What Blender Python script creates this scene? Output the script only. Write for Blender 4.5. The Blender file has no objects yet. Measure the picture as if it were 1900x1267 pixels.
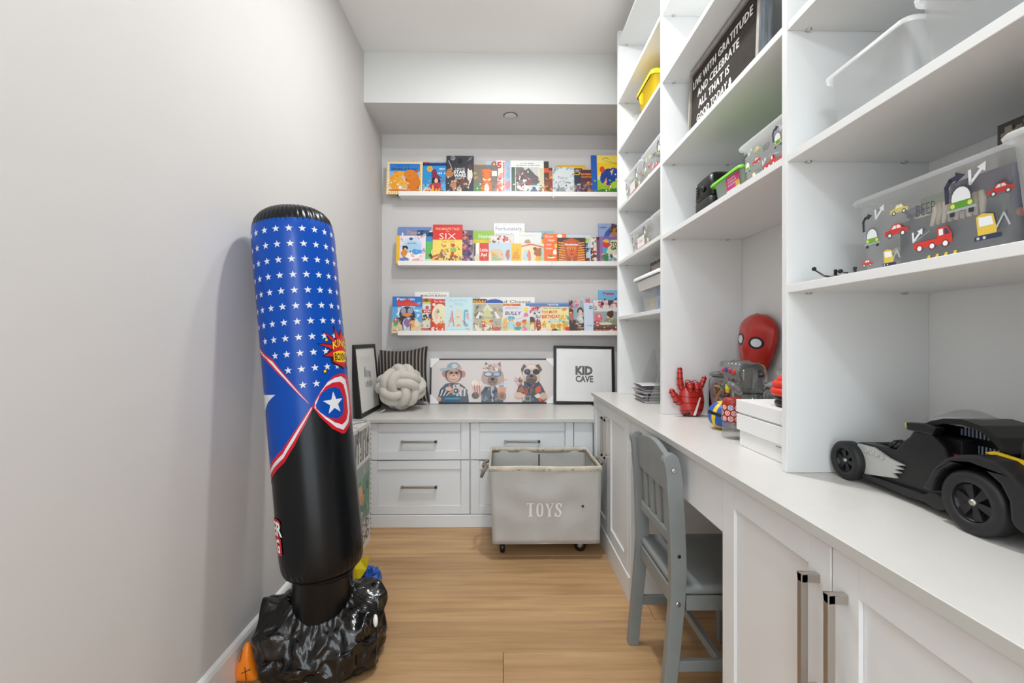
import bpy, bmesh, math, random
from math import sin, cos, pi, radians, sqrt, atan2
from mathutils import Vector, Matrix, noise
from mathutils.geometry import tessellate_polygon

scene = bpy.context.scene
COL = scene.collection

# ------------------------------------------------------------------ camera
cam_d = bpy.data.cameras.new('camera')
cam_d.sensor_width = 36.0
cam_d.lens = 844.0 / 1900.0 * 36.0
cam_d.shift_x = 7.0 / 1900.0
cam_d.shift_y = -4.5 / 1900.0
cam_d.clip_start = 0.02
cam = bpy.data.objects.new('camera', cam_d)
COL.objects.link(cam)
cam.location = (0, 0, 1.05)
cam.rotation_euler = (pi / 2, 0, -math.atan(12 / 844))
scene.camera = cam

# ------------------------------------------------------------------ world, lights, exposure
world = bpy.data.worlds.new('world')
scene.world = world
world.use_nodes = True
wbg = world.node_tree.nodes['Background']
wbg.inputs[0].default_value = (0.86, 0.94, 1.0, 1)
wbg.inputs[1].default_value = 1.5
vs = scene.view_settings
vs.view_transform = 'Standard'
vs.look = 'None'
vs.gamma = 1.0
vs.use_curve_mapping = False
vs.exposure = 1.32

def lamp(kind, name, loc, energy, color=(1, 1, 1), size=0.1, rot=(0, 0, 0), spread=None):
    d = bpy.data.lights.new(name, kind)
    d.energy = energy
    d.color = color
    if kind == 'AREA':
        d.shape = 'DISK'
        d.size = size
        if spread: d.spread = spread
    else:
        d.shadow_soft_size = size
    o = bpy.data.objects.new(name, d)
    o.location = loc
    o.rotation_euler = rot
    COL.objects.link(o)
    return o

POTS = [(0.20, 1.57), (0.02, 2.00), (-0.05, 0.30)]  # middle one is an extra unseen light, added to brighten the back wall
POT_W = [8.2, 3.0, 0.8]
ADDED_PENDANT = (-0.05, -0.45, 2.02)  # unseen lamp added to stand in for light from the doorway behind
for (px_, py_), w_ in zip(POTS, POT_W):
    lamp('AREA', 'recessed_lamp_light', (px_, py_, 2.745), w_, (0.97, 0.99, 1.0), 0.11)
lamp('POINT', 'doorway_fill_light', ADDED_PENDANT, 5.5, (0.90, 0.965, 1.0), 0.05)

# ------------------------------------------------------------------ helpers
def lin(c):
    return c / 12.92 if c <= 0.04045 else ((c + 0.055) / 1.055) ** 2.4
CN = dict(w='f4f3ef', k='17171a', r='d8281f', y='f2c313', o='f07a1c', b='1f5fb4', n='22305e', g='5aa13a', t='2f8f94',
          p='7a4a9a', c='f0e6cf', s='8fc3e6', l='cfd6dc', a='8c8f92', m='7d2430', i='f2b6b8', d='4a4038', f='e7b27d',
          e='6b4a2d', v='b9b2d8', z='d9e6c8', x='5b6068')
_cc = {}
def C(h):
    h = CN.get(h, h)
    if h not in _cc:
        _cc[h] = tuple(lin(int(h[i:i + 2], 16) / 255) for i in (0, 2, 4)) + (1.0,)
    return _cc[h]

def mat(name, col, rough=0.5, metal=0.0, spec=0.5, coat=0.0, bump=None, noise_col=None, trans=0.0, sheen=0.0):
    """Principled material; bump=(scale,strength,dist); noise_col=(colour2, scale, factor)"""
    m = bpy.data.materials.new(name)
    m.use_nodes = True
    nt = m.node_tree
    b = nt.nodes['Principled BSDF']
    b.inputs['Base Color'].default_value = C(col) if isinstance(col, str) else col
    b.inputs['Roughness'].default_value = rough
    b.inputs['Metallic'].default_value = metal
    b.inputs['Specular IOR Level'].default_value = spec
    b.inputs['Coat Weight'].default_value = coat
    b.inputs['Transmission Weight'].default_value = trans
    b.inputs['Sheen Weight'].default_value = sheen
    if bump or noise_col:
        tc = nt.nodes.new('ShaderNodeTexCoord')
    if bump:
        n = nt.nodes.new('ShaderNodeTexNoise')
        n.inputs['Scale'].default_value = bump[0]
        n.inputs['Detail'].default_value = 3
        nt.links.new(tc.outputs['Object'], n.inputs['Vector'])
        bp = nt.nodes.new('ShaderNodeBump')
        bp.inputs['Strength'].default_value = bump[1]
        bp.inputs['Distance'].default_value = bump[2]
        nt.links.new(n.outputs[0], bp.inputs['Height'])
        nt.links.new(bp.outputs[0], b.inputs['Normal'])
    if noise_col:
        n = nt.nodes.new('ShaderNodeTexNoise')
        n.inputs['Scale'].default_value = noise_col[1]
        n.inputs['Detail'].default_value = 4
        nt.links.new(tc.outputs['Object'], n.inputs['Vector'])
        mx = nt.nodes.new('ShaderNodeMix')
        mx.data_type = 'RGBA'
        mx.inputs[6].default_value = C(col)
        mx.inputs[7].default_value = C(noise_col[0])
        rp = nt.nodes.new('ShaderNodeMapRange')
        rp.inputs[1].default_value = 0.35
        rp.inputs[2].default_value = 0.65
        rp.inputs[4].default_value = noise_col[2]
        nt.links.new(n.outputs[0], rp.inputs[0])
        nt.links.new(rp.outputs[0], mx.inputs[0])
        nt.links.new(mx.outputs[2], b.inputs['Base Color'])
    return m

def attr_mat(name, rough, coat=0.0, spec=0.5, bump=None):
    m = mat(name, 'w', rough, coat=coat, spec=spec, bump=bump)
    nt = m.node_tree
    a = nt.nodes.new('ShaderNodeAttribute')
    a.attribute_name = 'Col'
    nt.links.new(a.outputs['Color'], nt.nodes['Principled BSDF'].inputs['Base Color'])
    return m

def clear_mat(name, col, alpha, rough=0.15):
    """clear plastic: light passes, with a pale body and a sheen"""
    m = bpy.data.materials.new(name)
    m.use_nodes = True
    nt = m.node_tree
    b = nt.nodes['Principled BSDF']
    b.inputs['Base Color'].default_value = C(col)
    b.inputs['Roughness'].default_value = rough
    b.inputs['Alpha'].default_value = alpha
    return m

def frosted_mat(name, col, body, rough=0.25):
    """thin milky plastic: part of the light passes straight, part scatters through, with a sheen"""
    m = bpy.data.materials.new(name)
    m.use_nodes = True
    nt = m.node_tree
    nt.nodes.clear()
    out = nt.nodes.new('ShaderNodeOutputMaterial')
    tr = nt.nodes.new('ShaderNodeBsdfTransparent')
    df = nt.nodes.new('ShaderNodeBsdfDiffuse'); df.inputs[0].default_value = C(col)
    tl = nt.nodes.new('ShaderNodeBsdfTranslucent'); tl.inputs[0].default_value = C(col)
    gl = nt.nodes.new('ShaderNodeBsdfGlossy'); gl.inputs['Roughness'].default_value = rough
    m1 = nt.nodes.new('ShaderNodeMixShader'); m1.inputs[0].default_value = 0.55
    m2 = nt.nodes.new('ShaderNodeMixShader'); m2.inputs[0].default_value = body
    m3 = nt.nodes.new('ShaderNodeMixShader'); m3.inputs[0].default_value = 0.06
    nt.links.new(df.outputs[0], m1.inputs[1]); nt.links.new(tl.outputs[0], m1.inputs[2])
    nt.links.new(tr.outputs[0], m2.inputs[1]); nt.links.new(m1.outputs[0], m2.inputs[2])
    nt.links.new(m2.outputs[0], m3.inputs[1]); nt.links.new(gl.outputs[0], m3.inputs[2])
    nt.links.new(m3.outputs[0], out.inputs[0])
    return m

M = {}
M['wall'] = mat('wall_paint', 'cecbc9', 0.75, bump=(260, 0.08, 0.001), noise_col=('cbc8c6', 3.0, 0.5))
M['ceil'] = mat('ceiling_paint', 'efeeec', 0.9, bump=(200, 0.05, 0.001))
M['bulk'] = mat('bulkhead_paint', 'd8d8d6', 0.85, bump=(200, 0.05, 0.001))
M['trim'] = mat('trim_paint', 'e9e8e6', 0.35, bump=(60, 0.03, 0.0005))
M['mela'] = mat('white_melamine', 'e6e7e6', 0.38, bump=(300, 0.03, 0.0003))
M['cab'] = mat('cabinet_paint', 'e0e2e3', 0.35, bump=(90, 0.03, 0.0004))
M['counter'] = mat('counter_laminate', 'd6d3ce', 0.32, bump=(400, 0.03, 0.0003), noise_col=('d2cfc9', 25, 0.6))
M['edge'] = mat('counter_edge', 'bfbfba', 0.4, bump=(400, 0.03, 0.0003))
M['ledge'] = mat('ledge_paint', 'efece8', 0.4, bump=(150, 0.03, 0.0003))
M['nickel'] = mat('brushed_nickel', 'b9b3ac', 0.42, metal=1.0, bump=(500, 0.05, 0.0003))
M['steel'] = mat('bright_steel', 'c8c8c8', 0.25, metal=1.0, bump=(300, 0.03, 0.0003))
M['grey'] = mat('grey_chair_paint', '828786', 0.38, bump=(40, 0.05, 0.0008), noise_col=('7b8080', 14, 0.6))
M['canvas'] = mat('grey_canvas', 'bbb9b5', 0.85, bump=(900, 0.35, 0.0006), noise_col=('b1afaa', 9, 0.7))
M['trimcanvas'] = mat('cream_canvas', 'cdc4b4', 0.8, bump=(700, 0.3, 0.0006), noise_col=('b1a795', 20, 0.7))
M['rope'] = mat('rope', '8e857c', 0.9, bump=(300, 0.6, 0.002), noise_col=('5d554e', 120, 0.8))
M['blackvinyl'] = mat('black_vinyl', '0b0e11', 0.26, spec=0.3, bump=(14, 0.12, 0.004))
M['blackfilm'] = mat('black_plastic_film', '0c0c0d', 0.2, spec=0.6, bump=(38, 0.5, 0.006))
M['black'] = mat('black_frame', '141313', 0.4, bump=(120, 0.05, 0.0004))
M['blackplastic'] = mat('black_plastic', '0d0d0f', 0.38, bump=(80, 0.04, 0.0005))
M['darkplastic'] = mat('charcoal_plastic', '161618', 0.5, bump=(80, 0.05, 0.0005))
M['tyre'] = mat('tyre_rubber', '18181a', 0.55, bump=(60, 0.1, 0.001))
M['silver'] = mat('grey_plastic', 'b9bab7', 0.4, bump=(80, 0.03, 0.0005))
M['yellow'] = mat('yellow_plastic', 'f4cf1c', 0.4, bump=(40, 0.04, 0.001))
M['yellowtrim'] = mat('yellow_trim', 'ecc81a', 0.35, bump=(40, 0.04, 0.001))
M['paper'] = mat('paper_pages', 'ece4d4', 0.8, noise_col=('ddd4c2', 160, 0.7))
M['white'] = mat('white_card', 'eeeeec', 0.55, bump=(200, 0.03, 0.0004))
M['print'] = attr_mat('printed_ink', 0.42, bump=(300, 0.02, 0.0002))
M['bagprint'] = attr_mat('printed_vinyl', 0.26, spec=0.28, bump=(14, 0.10, 0.004))
M['matte'] = attr_mat('printed_matte', 0.75)
M['glass'] = clear_mat('picture_glass', 'ffffff', 0.07, 0.06)
M['jar'] = mat('jar_glass', 'f2f6f6', 0.02, trans=1.0)
M['clear'] = frosted_mat('clear_plastic', 'f2f5f5', 0.12, 0.15)
M['clear2'] = frosted_mat('frosted_plastic', 'f4f6f6', 0.26, 0.3)
M['fistfinger'] = mat('fist_finger_plastic', 'cfd1cf', 0.08, trans=0.85)
M['fist'] = mat('fist_plastic', 'd6d8d6', 0.06, trans=1.0)
M['smoke'] = clear_mat('smoky_plastic', 'b4b5b2', 0.26, 0.10)
M['translid'] = frosted_mat('translucent_lid', 'f4f6f6', 0.5, 0.3)
M['red'] = mat('red_gloss', 'c0261d', 0.3, coat=0.3, bump=(60, 0.04, 0.0006))
M['redrubber'] = mat('red_rubber', 'e2341f', 0.5, bump=(60, 0.05, 0.0006))
M['orange'] = mat('orange_vinyl', 'f0821a', 0.35, bump=(22, 0.3, 0.004))
M['ylvinyl'] = mat('yellow_vinyl', 'e6d21e', 0.4, bump=(25, 0.3, 0.004))
M['blvinyl'] = mat('blue_vinyl', '1b4fa6', 0.4, bump=(25, 0.3, 0.004))
M['knot'] = mat('knot_velour', 'c9c3b9', 0.9, sheen=0.3, bump=(500, 0.3, 0.0008), noise_col=('c0bab0', 30, 0.5))
M['lamp'] = mat('lamp_shell', 'f2f2f0', 0.5)
M['underlay'] = mat('floor_underlay', '5a4230', 0.8, noise_col=('4a3626', 20, .5))
M['greenlid'] = mat('green_plastic', '7ed03a', 0.4, bump=(60, 0.04, 0.0006))

def emit_mat(name, col, s):
    m = bpy.data.materials.new(name)
    m.use_nodes = True
    b = m.node_tree.nodes['Principled BSDF']
    b.inputs['Base Color'].default_value = C(col)
    b.inputs['Emission Color'].default_value = C(col)
    b.inputs['Emission Strength'].default_value = s
    return m
M['glow'] = emit_mat('lit_diffuser', 'fff4e4', 6.0)

def wood_mat():
    m = bpy.data.materials.new('oak_plank')
    m.use_nodes = True
    nt = m.node_tree
    b = nt.nodes['Principled BSDF']
    tc = nt.nodes.new('ShaderNodeTexCoord')
    oi = nt.nodes.new('ShaderNodeObjectInfo')
    add = nt.nodes.new('ShaderNodeVectorMath'); add.operation = 'ADD'
    sc = nt.nodes.new('ShaderNodeVectorMath'); sc.operation = 'SCALE'
    cmb = nt.nodes.new('ShaderNodeCombineXYZ')
    for i in range(3): nt.links.new(oi.outputs['Random'], cmb.inputs[i])
    nt.links.new(cmb.outputs[0], sc.inputs[0]); sc.inputs['Scale'].default_value = 37.0
    nt.links.new(tc.outputs['Object'], add.inputs[0]); nt.links.new(sc.outputs[0], add.inputs[1])
    mp = nt.nodes.new('ShaderNodeMapping'); mp.inputs['Scale'].default_value = (2.2, 42, 42)
    nt.links.new(add.outputs[0], mp.inputs[0])
    n1 = nt.nodes.new('ShaderNodeTexNoise'); n1.inputs['Scale'].default_value = 1.0; n1.inputs['Detail'].default_value = 6
    n1.inputs['Distortion'].default_value = 0.6
    nt.links.new(mp.outputs[0], n1.inputs['Vector'])
    mp2 = nt.nodes.new('ShaderNodeMapping'); mp2.inputs['Scale'].default_value = (1.6, 7, 7)
    nt.links.new(add.outputs[0], mp2.inputs[0])
    n2 = nt.nodes.new('ShaderNodeTexNoise'); n2.inputs['Scale'].default_value = 1.0; n2.inputs['Detail'].default_value = 4
    nt.links.new(mp2.outputs[0], n2.inputs['Vector'])
    r1 = nt.nodes.new('ShaderNodeValToRGB')
    cr = r1.color_ramp
    cr.elements[0].position = 0.30; cr.elements[0].color = C('8f6a44')
    cr.elements[1].position = 0.70; cr.elements[1].color = C('c9a273')
    e = cr.elements.new(0.5); e.color = C('b48d60')
    nt.links.new(n1.outputs[0], r1.inputs[0])
    r2 = nt.nodes.new('ShaderNodeValToRGB')
    r2.color_ramp.elements[0].position = 0.3; r2.color_ramp.elements[0].color = C('ac845a')
    r2.color_ramp.elements[1].position = 0.7; r2.color_ramp.elements[1].color = C('cea87c')
    nt.links.new(n2.outputs[0], r2.inputs[0])
    mx = nt.nodes.new('ShaderNodeMix'); mx.data_type = 'RGBA'; mx.inputs[0].default_value = 0.5
    nt.links.new(r1.outputs[0], mx.inputs[6]); nt.links.new(r2.outputs[0], mx.inputs[7])
    hsv = nt.nodes.new('ShaderNodeHueSaturation')
    mr = nt.nodes.new('ShaderNodeMapRange'); mr.inputs[3].default_value = 0.86; mr.inputs[4].default_value = 1.10
    nt.links.new(oi.outputs['Random'], mr.inputs[0]); nt.links.new(mr.outputs[0], hsv.inputs['Value'])
    nt.links.new(mx.outputs[2], hsv.inputs['Color'])
    nt.links.new(hsv.outputs[0], b.inputs['Base Color'])
    b.inputs['Roughness'].default_value = 0.48
    bp = nt.nodes.new('ShaderNodeBump'); bp.inputs['Strength'].default_value = 0.12; bp.inputs['Distance'].default_value = 0.001
    nt.links.new(n1.outputs[0], bp.inputs['Height']); nt.links.new(bp.outputs[0], b.inputs['Normal'])
    return m
M['oak'] = wood_mat()

def greywood_mat():
    m = mat('grey_washed_wood', '7b8288', 0.6)
    nt = m.node_tree; b = nt.nodes['Principled BSDF']
    tc = nt.nodes.new('ShaderNodeTexCoord')
    mp = nt.nodes.new('ShaderNodeMapping'); mp.inputs['Scale'].default_value = (160, 160, 9)
    nt.links.new(tc.outputs['Object'], mp.inputs[0])
    n = nt.nodes.new('ShaderNodeTexNoise'); n.inputs['Scale'].default_value = 1.0; n.inputs['Detail'].default_value = 5
    nt.links.new(mp.outputs[0], n.inputs['Vector'])
    r = nt.nodes.new('ShaderNodeValToRGB')
    r.color_ramp.elements[0].position = 0.3; r.color_ramp.elements[0].color = C('59626b')
    r.color_ramp.elements[1].position = 0.7; r.color_ramp.elements[1].color = C('9aa2a8')
    nt.links.new(n.outputs[0], r.inputs[0]); nt.links.new(r.outputs[0], b.inputs['Base Color'])
    return m
M['greywood'] = greywood_mat()

# ---- objects
def tag(o, label=None, cat=None, group=None, kind=None):
    if label: o['label'] = label
    if cat: o['category'] = cat
    if group: o['group'] = group
    if kind: o['kind'] = kind
    return o

def thing(name, loc, label, cat, group=None, rz=0.0, rot=None):
    o = bpy.data.objects.new(name, None)
    o.empty_display_size = 0.05
    COL.objects.link(o)
    o.location = loc
    o.rotation_euler = rot if rot else (0, 0, rz)
    return tag(o, label, cat, group)

class MB:
    """collects faces; build() links them as ONE mesh object"""
    def __init__(s): s.v = []; s.f = []; s.c = []; s.sm = []
    def add(s, vs_, fs, col=None, smooth=False):
        o = len(s.v); s.v += [tuple(v) for v in vs_]
        for f in fs:
            s.f.append([i + o for i in f]); s.c.append(col); s.sm.append(smooth)
        return s
    def box(s, x0, x1, y0, y1, z0, z1, col=None, M_=None):
        v = [(x, y, z) for z in (z0, z1) for y in (y0, y1) for x in (x0, x1)]
        if M_: v = [M_ @ Vector(p) for p in v]
        return s.add(v, [(0, 2, 3, 1), (4, 5, 7, 6), (0, 1, 5, 4), (2, 6, 7, 3), (0, 4, 6, 2), (1, 3, 7, 5)], col)
    def prism(s, pts, axis, a0, a1, col=None, smooth=False):
        """extrude a 2-D outline along axis ('x': pts=(y,z), 'y': pts=(x,z), 'z': pts=(x,y))"""
        def P(p, a):
            return (a, p[0], p[1]) if axis == 'x' else (p[0], a, p[1]) if axis == 'y' else (p[0], p[1], a)
        n = len(pts)
        v = [P(p, a0) for p in pts] + [P(p, a1) for p in pts]
        fs = [(i, (i + 1) % n, n + (i + 1) % n, n + i) for i in range(n)]
        s.add(v, fs, col, smooth)
        tri = tessellate_polygon([[Vector((p[0], p[1], 0)) for p in pts]])
        s.add(v, [tuple(t) for t in tri] + [tuple(n + i for i in reversed(t)) for t in tri], col)
        return s
    def rings(s, rings, close=True, cap0=True, cap1=True, col=None, smooth=True):
        n = len(rings[0]); v = [p for r in rings for p in r]; fs = []
        for k in range(len(rings) - 1):
            for i in range(n if close else n - 1):
                j = (i + 1) % n
                fs.append((k * n + i, k * n + j, (k + 1) * n + j, (k + 1) * n + i))
        s.add(v, fs, col, smooth)
        o = len(s.v) - len(v)
        if cap0: s.f.append([o + i for i in reversed(range(n))]); s.c.append(col); s.sm.append(False)
        if cap1: s.f.append([o + (len(rings) - 1) * n + i for i in range(n)]); s.c.append(col); s.sm.append(False)
        return s
    def tube(s, path, r, n=10, col=None, cap=True, sq=None, closed=False):
        """tube along a path; r number or list; sq=(a,b) elliptic section scale"""
        P = [Vector(p) for p in path]; m = len(P); rs = []; up = None
        for k in range(m):
            if closed: t = P[(k + 1) % m] - P[k - 1]
            else: t = P[min(k + 1, m - 1)] - P[max(k - 1, 0)]
            t.normalize()
            if up is None:
                up = Vector((0, 0, 1)) if abs(t.z) < 0.9 else Vector((0, 1, 0))
            a = t.cross(up)
            if a.length < 1e-6: a = t.orthogonal()
            a.normalize(); b = a.cross(t).normalized(); up = b
            rr = r[k] if isinstance(r, (list, tuple)) else r
            sa, sb = sq if sq else (1, 1)
            rs.append([tuple(P[k] + a * (cos(2 * pi * i / n) * rr * sa) + b * (sin(2 * pi * i / n) * rr * sb)) for i in range(n)])
        if closed: rs.append(rs[0]); cap = False
        return s.rings(rs, True, cap, cap, col)
    def lathe(s, prof, c=(0, 0, 0), n=32, col=None, M_=None, cap0=True, cap1=True, smooth=True):
        rs = []
        for r, z in prof:
            ring = [Vector((r * cos(2 * pi * i / n), r * sin(2 * pi * i / n), z)) for i in range(n)]
            if M_: ring = [M_ @ p for p in ring]
            rs.append([(p.x + c[0], p.y + c[1], p.z + c[2]) for p in ring])
        return s.rings(rs, True, cap0, cap1, col, smooth)
    def ell(s, c, r, n=16, m=10, col=None, M_=None):
        rs = []
        for k in range(m + 1):
            a = -pi / 2 + pi * k / m; a = max(-pi / 2 + 0.02, min(pi / 2 - 0.02, a))
            ring = [Vector((r[0] * cos(a) * cos(2 * pi * i / n), r[1] * cos(a) * sin(2 * pi * i / n), r[2] * sin(a))) for i in range(n)]
            if M_: ring = [M_ @ p for p in ring]
            rs.append([(p.x + c[0], p.y + c[1], p.z + c[2]) for p in ring])
        return s.rings(rs, True, True, True, col)
    def cyl(s, p0, p1, r0, r1=None, n=16, col=None):
        return s.tube([p0, p1], [r0, r0 if r1 is None else r1], n, col)
    def build(s, name, m, parent=None, bevel=0.0, seg=2, world=False, solid=0.0, subsurf=0, smooth=None):
        me = bpy.data.meshes.new(name)
        vv = s.v
        if world and parent:
            L = parent.location
            if parent.parent: L = L + parent.parent.location
            vv = [(v[0] - L[0], v[1] - L[1], v[2] - L[2]) for v in vv]
        me.from_pydata(vv, [], s.f)
        me.polygons.foreach_set('use_smooth', s.sm if smooth is None else [smooth] * len(s.f))
        if any(c is not None for c in s.c):
            at = me.color_attributes.new('Col', 'FLOAT_COLOR', 'CORNER')
            buf = []
            for p, c in zip(s.f, s.c):
                buf += list(C(c) if isinstance(c, str) else (c or (0.8, 0.8, 0.8, 1))) * len(p)
            at.data.foreach_set('color', buf)
        bm = bmesh.new(); bm.from_mesh(me)
        bmesh.ops.remove_doubles(bm, verts=bm.verts, dist=1e-6) if bevel else None
        bmesh.ops.recalc_face_normals(bm, faces=bm.faces)
        if bevel:
            ed = [e for e in bm.edges if e.is_manifold and e.calc_face_angle(0) > 0.6]
            bmesh.ops.bevel(bm, geom=ed, offset=bevel, segments=seg, profile=0.6, affect='EDGES', clamp_overlap=True)
        bm.to_mesh(me); bm.free()
        me.materials.append(m)
        o = bpy.data.objects.new(name, me)
        COL.objects.link(o)
        if parent: o.parent = parent
        if solid:
            md = o.modifiers.new('solid', 'SOLIDIFY'); md.thickness = solid; md.offset = 0
        if subsurf:
            md = o.modifiers.new('sub', 'SUBSURF'); md.levels = md.render_levels = subsurf
        return o

def bx(name, x0, x1, y0, y1, z0, z1, m, parent=None, bevel=0.0015, world=True):
    return MB().box(x0, x1, y0, y1, z0, z1).build(name, m, parent, bevel=bevel, seg=1, world=world)

def struct(o, label, cat):
    return tag(o, label, cat, kind='structure')

# ---- printed art: flat coloured polygons lying on a surface
_tx = {}
def text_tris(s, bold=0.0):
    k = (s, bold)
    if k not in _tx:
        cu = bpy.data.curves.new('t', 'FONT'); cu.body = s; cu.offset = bold; cu.resolution_u = 2
        cu.align_x = 'CENTER'
        o = bpy.data.objects.new('t', cu)
        me = o.to_mesh(); me.calc_loop_triangles()
        vs_ = [(v.co.x, v.co.y) for v in me.vertices]
        tr = [[vs_[i] for i in t.vertices] for t in me.loop_triangles]
        o.to_mesh_clear(); bpy.data.objects.remove(o); bpy.data.curves.remove(cu)
        xs = [p[0] for p in vs_] or [0, 1]; ys = [p[1] for p in vs_] or [0, 1]
        _tx[k] = (tr, min(xs), max(xs), min(ys), max(ys))
    return _tx[k]

def clip_poly(pts, x0, y0, x1, y1):
    for ax, lim, sg in ((0, x0, 1), (0, x1, -1), (1, y0, 1), (1, y1, -1)):
        out = []
        for i in range(len(pts)):
            a, b = pts[i - 1], pts[i]
            ia, ib = (a[ax] - lim) * sg >= 0, (b[ax] - lim) * sg >= 0
            if ia != ib:
                t = (lim - a[ax]) / (b[ax] - a[ax])
                out.append((a[0] + (b[0] - a[0]) * t, a[1] + (b[1] - a[1]) * t))
            if ib: out.append(b)
        pts = out
        if len(pts) < 3: return []
    return pts

def star_pts(cx, cy, R, r=None, n=5, a0=pi / 2):
    r = R * 0.40 if r is None else r
    return [(cx + (R if i % 2 == 0 else r) * cos(a0 + i * pi / n), cy + (R if i % 2 == 0 else r) * sin(a0 + i * pi / n)) for i in range(2 * n)]

class Art:
    """w x h canvas; shapes given in 0..1 units unless unit=False"""
    def __init__(s, w, h, unit=True, clip=True):
        s.w, s.h, s.T, s.clip, s.L = w, h, [], clip, 0
        s.k = (w, h) if unit else (1, 1)
    def poly(s, pts, col, newlayer=True):
        pts = [(p[0] * s.k[0], p[1] * s.k[1]) for p in pts]
        if s.clip: pts = clip_poly(pts, 0, 0, s.w, s.h)
        if len(pts) < 3: return s
        if newlayer: s.L += 1
        for t in tessellate_polygon([[Vector((p[0], p[1], 0)) for p in pts]]):
            s.T.append(([pts[i] for i in t], col, s.L))
        return s
    def r(s, x0, y0, x1, y1, col): return s.poly([(x0, y0), (x1, y0), (x1, y1), (x0, y1)], col)
    def e(s, cx, cy, rx, ry, col, n=18, a0=0, a1=2 * pi):
        return s.poly([(cx + rx * cos(a0 + (a1 - a0) * i / n), cy + ry * sin(a0 + (a1 - a0) * i / n)) for i in range(n)], col)
    def line(s, pts, wd, col):
        kx, ky = s.k
        s.L += 1
        for a, b in zip(pts, pts[1:]):
            ax, ay, bx_, by = a[0] * kx, a[1] * ky, b[0] * kx, b[1] * ky
            dx, dy = bx_ - ax, by - ay; l = sqrt(dx * dx + dy * dy) or 1
            nx, ny = -dy / l * wd / 2, dx / l * wd / 2
            ex, ey = dx / l * wd * .3, dy / l * wd * .3
            q = [(ax + nx - ex, ay + ny - ey), (ax - nx - ex, ay - ny - ey), (bx_ - nx + ex, by - ny + ey), (bx_ + nx + ex, by + ny + ey)]
            s.poly([(p[0] / kx, p[1] / ky) for p in q], col, False)
        return s
    def blob(s, cx, cy, rx, ry, col, seed=0, wob=0.22):
        rn = random.Random(seed); ph = [rn.random() * 6.28 for _ in range(3)]
        return s.poly([(cx + rx * (1 + wob * sin(2 * a + ph[0]) * .5 + wob * sin(3 * a + ph[1]) * .5 + wob * .4 * sin(5 * a + ph[2])) * cos(a),
                        cy + ry * (1 + wob * sin(2 * a + ph[0]) * .5 + wob * sin(3 * a + ph[1]) * .5 + wob * .4 * sin(5 * a + ph[2])) * sin(a))
                       for a in [2 * pi * i / 20 for i in range(20)]], col)
    def spk(s, x0, y0, x1, y1, n, sz, cols, seed=1):
        rn = random.Random(seed)
        for i in range(n):
            s.blob(x0 + (x1 - x0) * rn.random(), y0 + (y1 - y0) * rn.random(), sz * (.5 + rn.random()) * s.h / s.w if s.k[0] != 1 else sz * (.5 + rn.random()),
                   sz * (.5 + rn.random()), cols[i % len(cols)], seed * 77 + i, 0.4)
        return s
    def text(s, t, cx, cy, hh, col, ww=None, bold=0.0, rot=0.0, arc=0.0, shear=0.0):
        """cap height hh, total width ww (same units as canvas); centred at cx,cy"""
        tr, a, b, c, d = text_tris(t, bold)
        sy = hh / max(d - c, .01); sx = ww / (b - a) if ww else sy * s.k[1] / s.k[0]
        s.L += 1
        for q in tr:
            pts = []
            for p in q:
                x, y = (p[0] - (a + b) / 2) * sx, (p[1] - (c + d) / 2) * sy
                x += shear * y
                y += arc * (1 - (2 * x / ((b - a) * sx)) ** 2)
                if rot: x, y = x * cos(rot) - y * sin(rot), x * sin(rot) + y * cos(rot)
                pts.append((cx + x, cy + y))
            s.poly(pts, col, False)
        return s
    def scr(s, cx, cy, hh, col, ww):
        """a line of lettering too small to read: uneven vertical ticks"""
        n = max(5, int(ww / max(hh, .01) * s.w / s.h * 1.4)); r = random.Random(n * 7 + int(cx * 100))
        s.L += 1
        for i in range(n):
            if r.random() < .15: continue
            x = cx - ww / 2 + ww * i / n; q = hh * (.5 + .5 * r.random()) / 2
            s.poly([(x, cy - q), (x + ww / n * .55, cy - q), (x + ww / n * .55, cy + q), (x, cy + q)], col, False)
        return s
    def build(s, name, m, parent, fn, maxlen=None, dz=0.00004, z0=0.0003):
        mb = MB()
        def out(q, col, L, depth=0):
            if maxlen and depth < 12:
                ls = [(q[i][0] - q[i - 1][0]) ** 2 + (q[i][1] - q[i - 1][1]) ** 2 for i in range(3)]
                k = max(range(3), key=lambda i: ls[i])
                if ls[k] > maxlen ** 2:
                    a, b, c = q[k - 1], q[k], q[(k + 1) % 3]
                    mid = ((a[0] + b[0]) / 2, (a[1] + b[1]) / 2)
                    out([a, mid, c], col, L, depth + 1); out([mid, b, c], col, L, depth + 1); return
            mb.add([fn(p[0], p[1], z0 + L * dz) for p in q], [(0, 1, 2)], col, bool(maxlen))
        for q, col, L in s.T:
            if (q[1][0] - q[0][0]) * (q[2][1] - q[0][1]) - (q[2][0] - q[0][0]) * (q[1][1] - q[0][1]) < 0: q = [q[0], q[2], q[1]]
            out(q, col, L)
        return mb.build_raw(name, m, parent, bool(maxlen)) if mb.f else None

def _build_raw(s, name, m, parent, weld):
    me = bpy.data.meshes.new(name)
    me.from_pydata(s.v, [], s.f)
    at = me.color_attributes.new('Col', 'FLOAT_COLOR', 'CORNER')
    buf = []
    for p, c in zip(s.f, s.c): buf += list(C(c)) * len(p)
    at.data.foreach_set('color', buf)
    me.polygons.foreach_set('use_smooth', s.sm)
    if weld:
        bm = bmesh.new(); bm.from_mesh(me)
        bmesh.ops.remove_doubles(bm, verts=bm.verts, dist=8e-6)
        bm.to_mesh(me); bm.free()
    me.materials.append(m)
    o = bpy.data.objects.new(name, me)
    COL.objects.link(o)
    if parent: o.parent = parent
    return o
MB.build_raw = _build_raw
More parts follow.
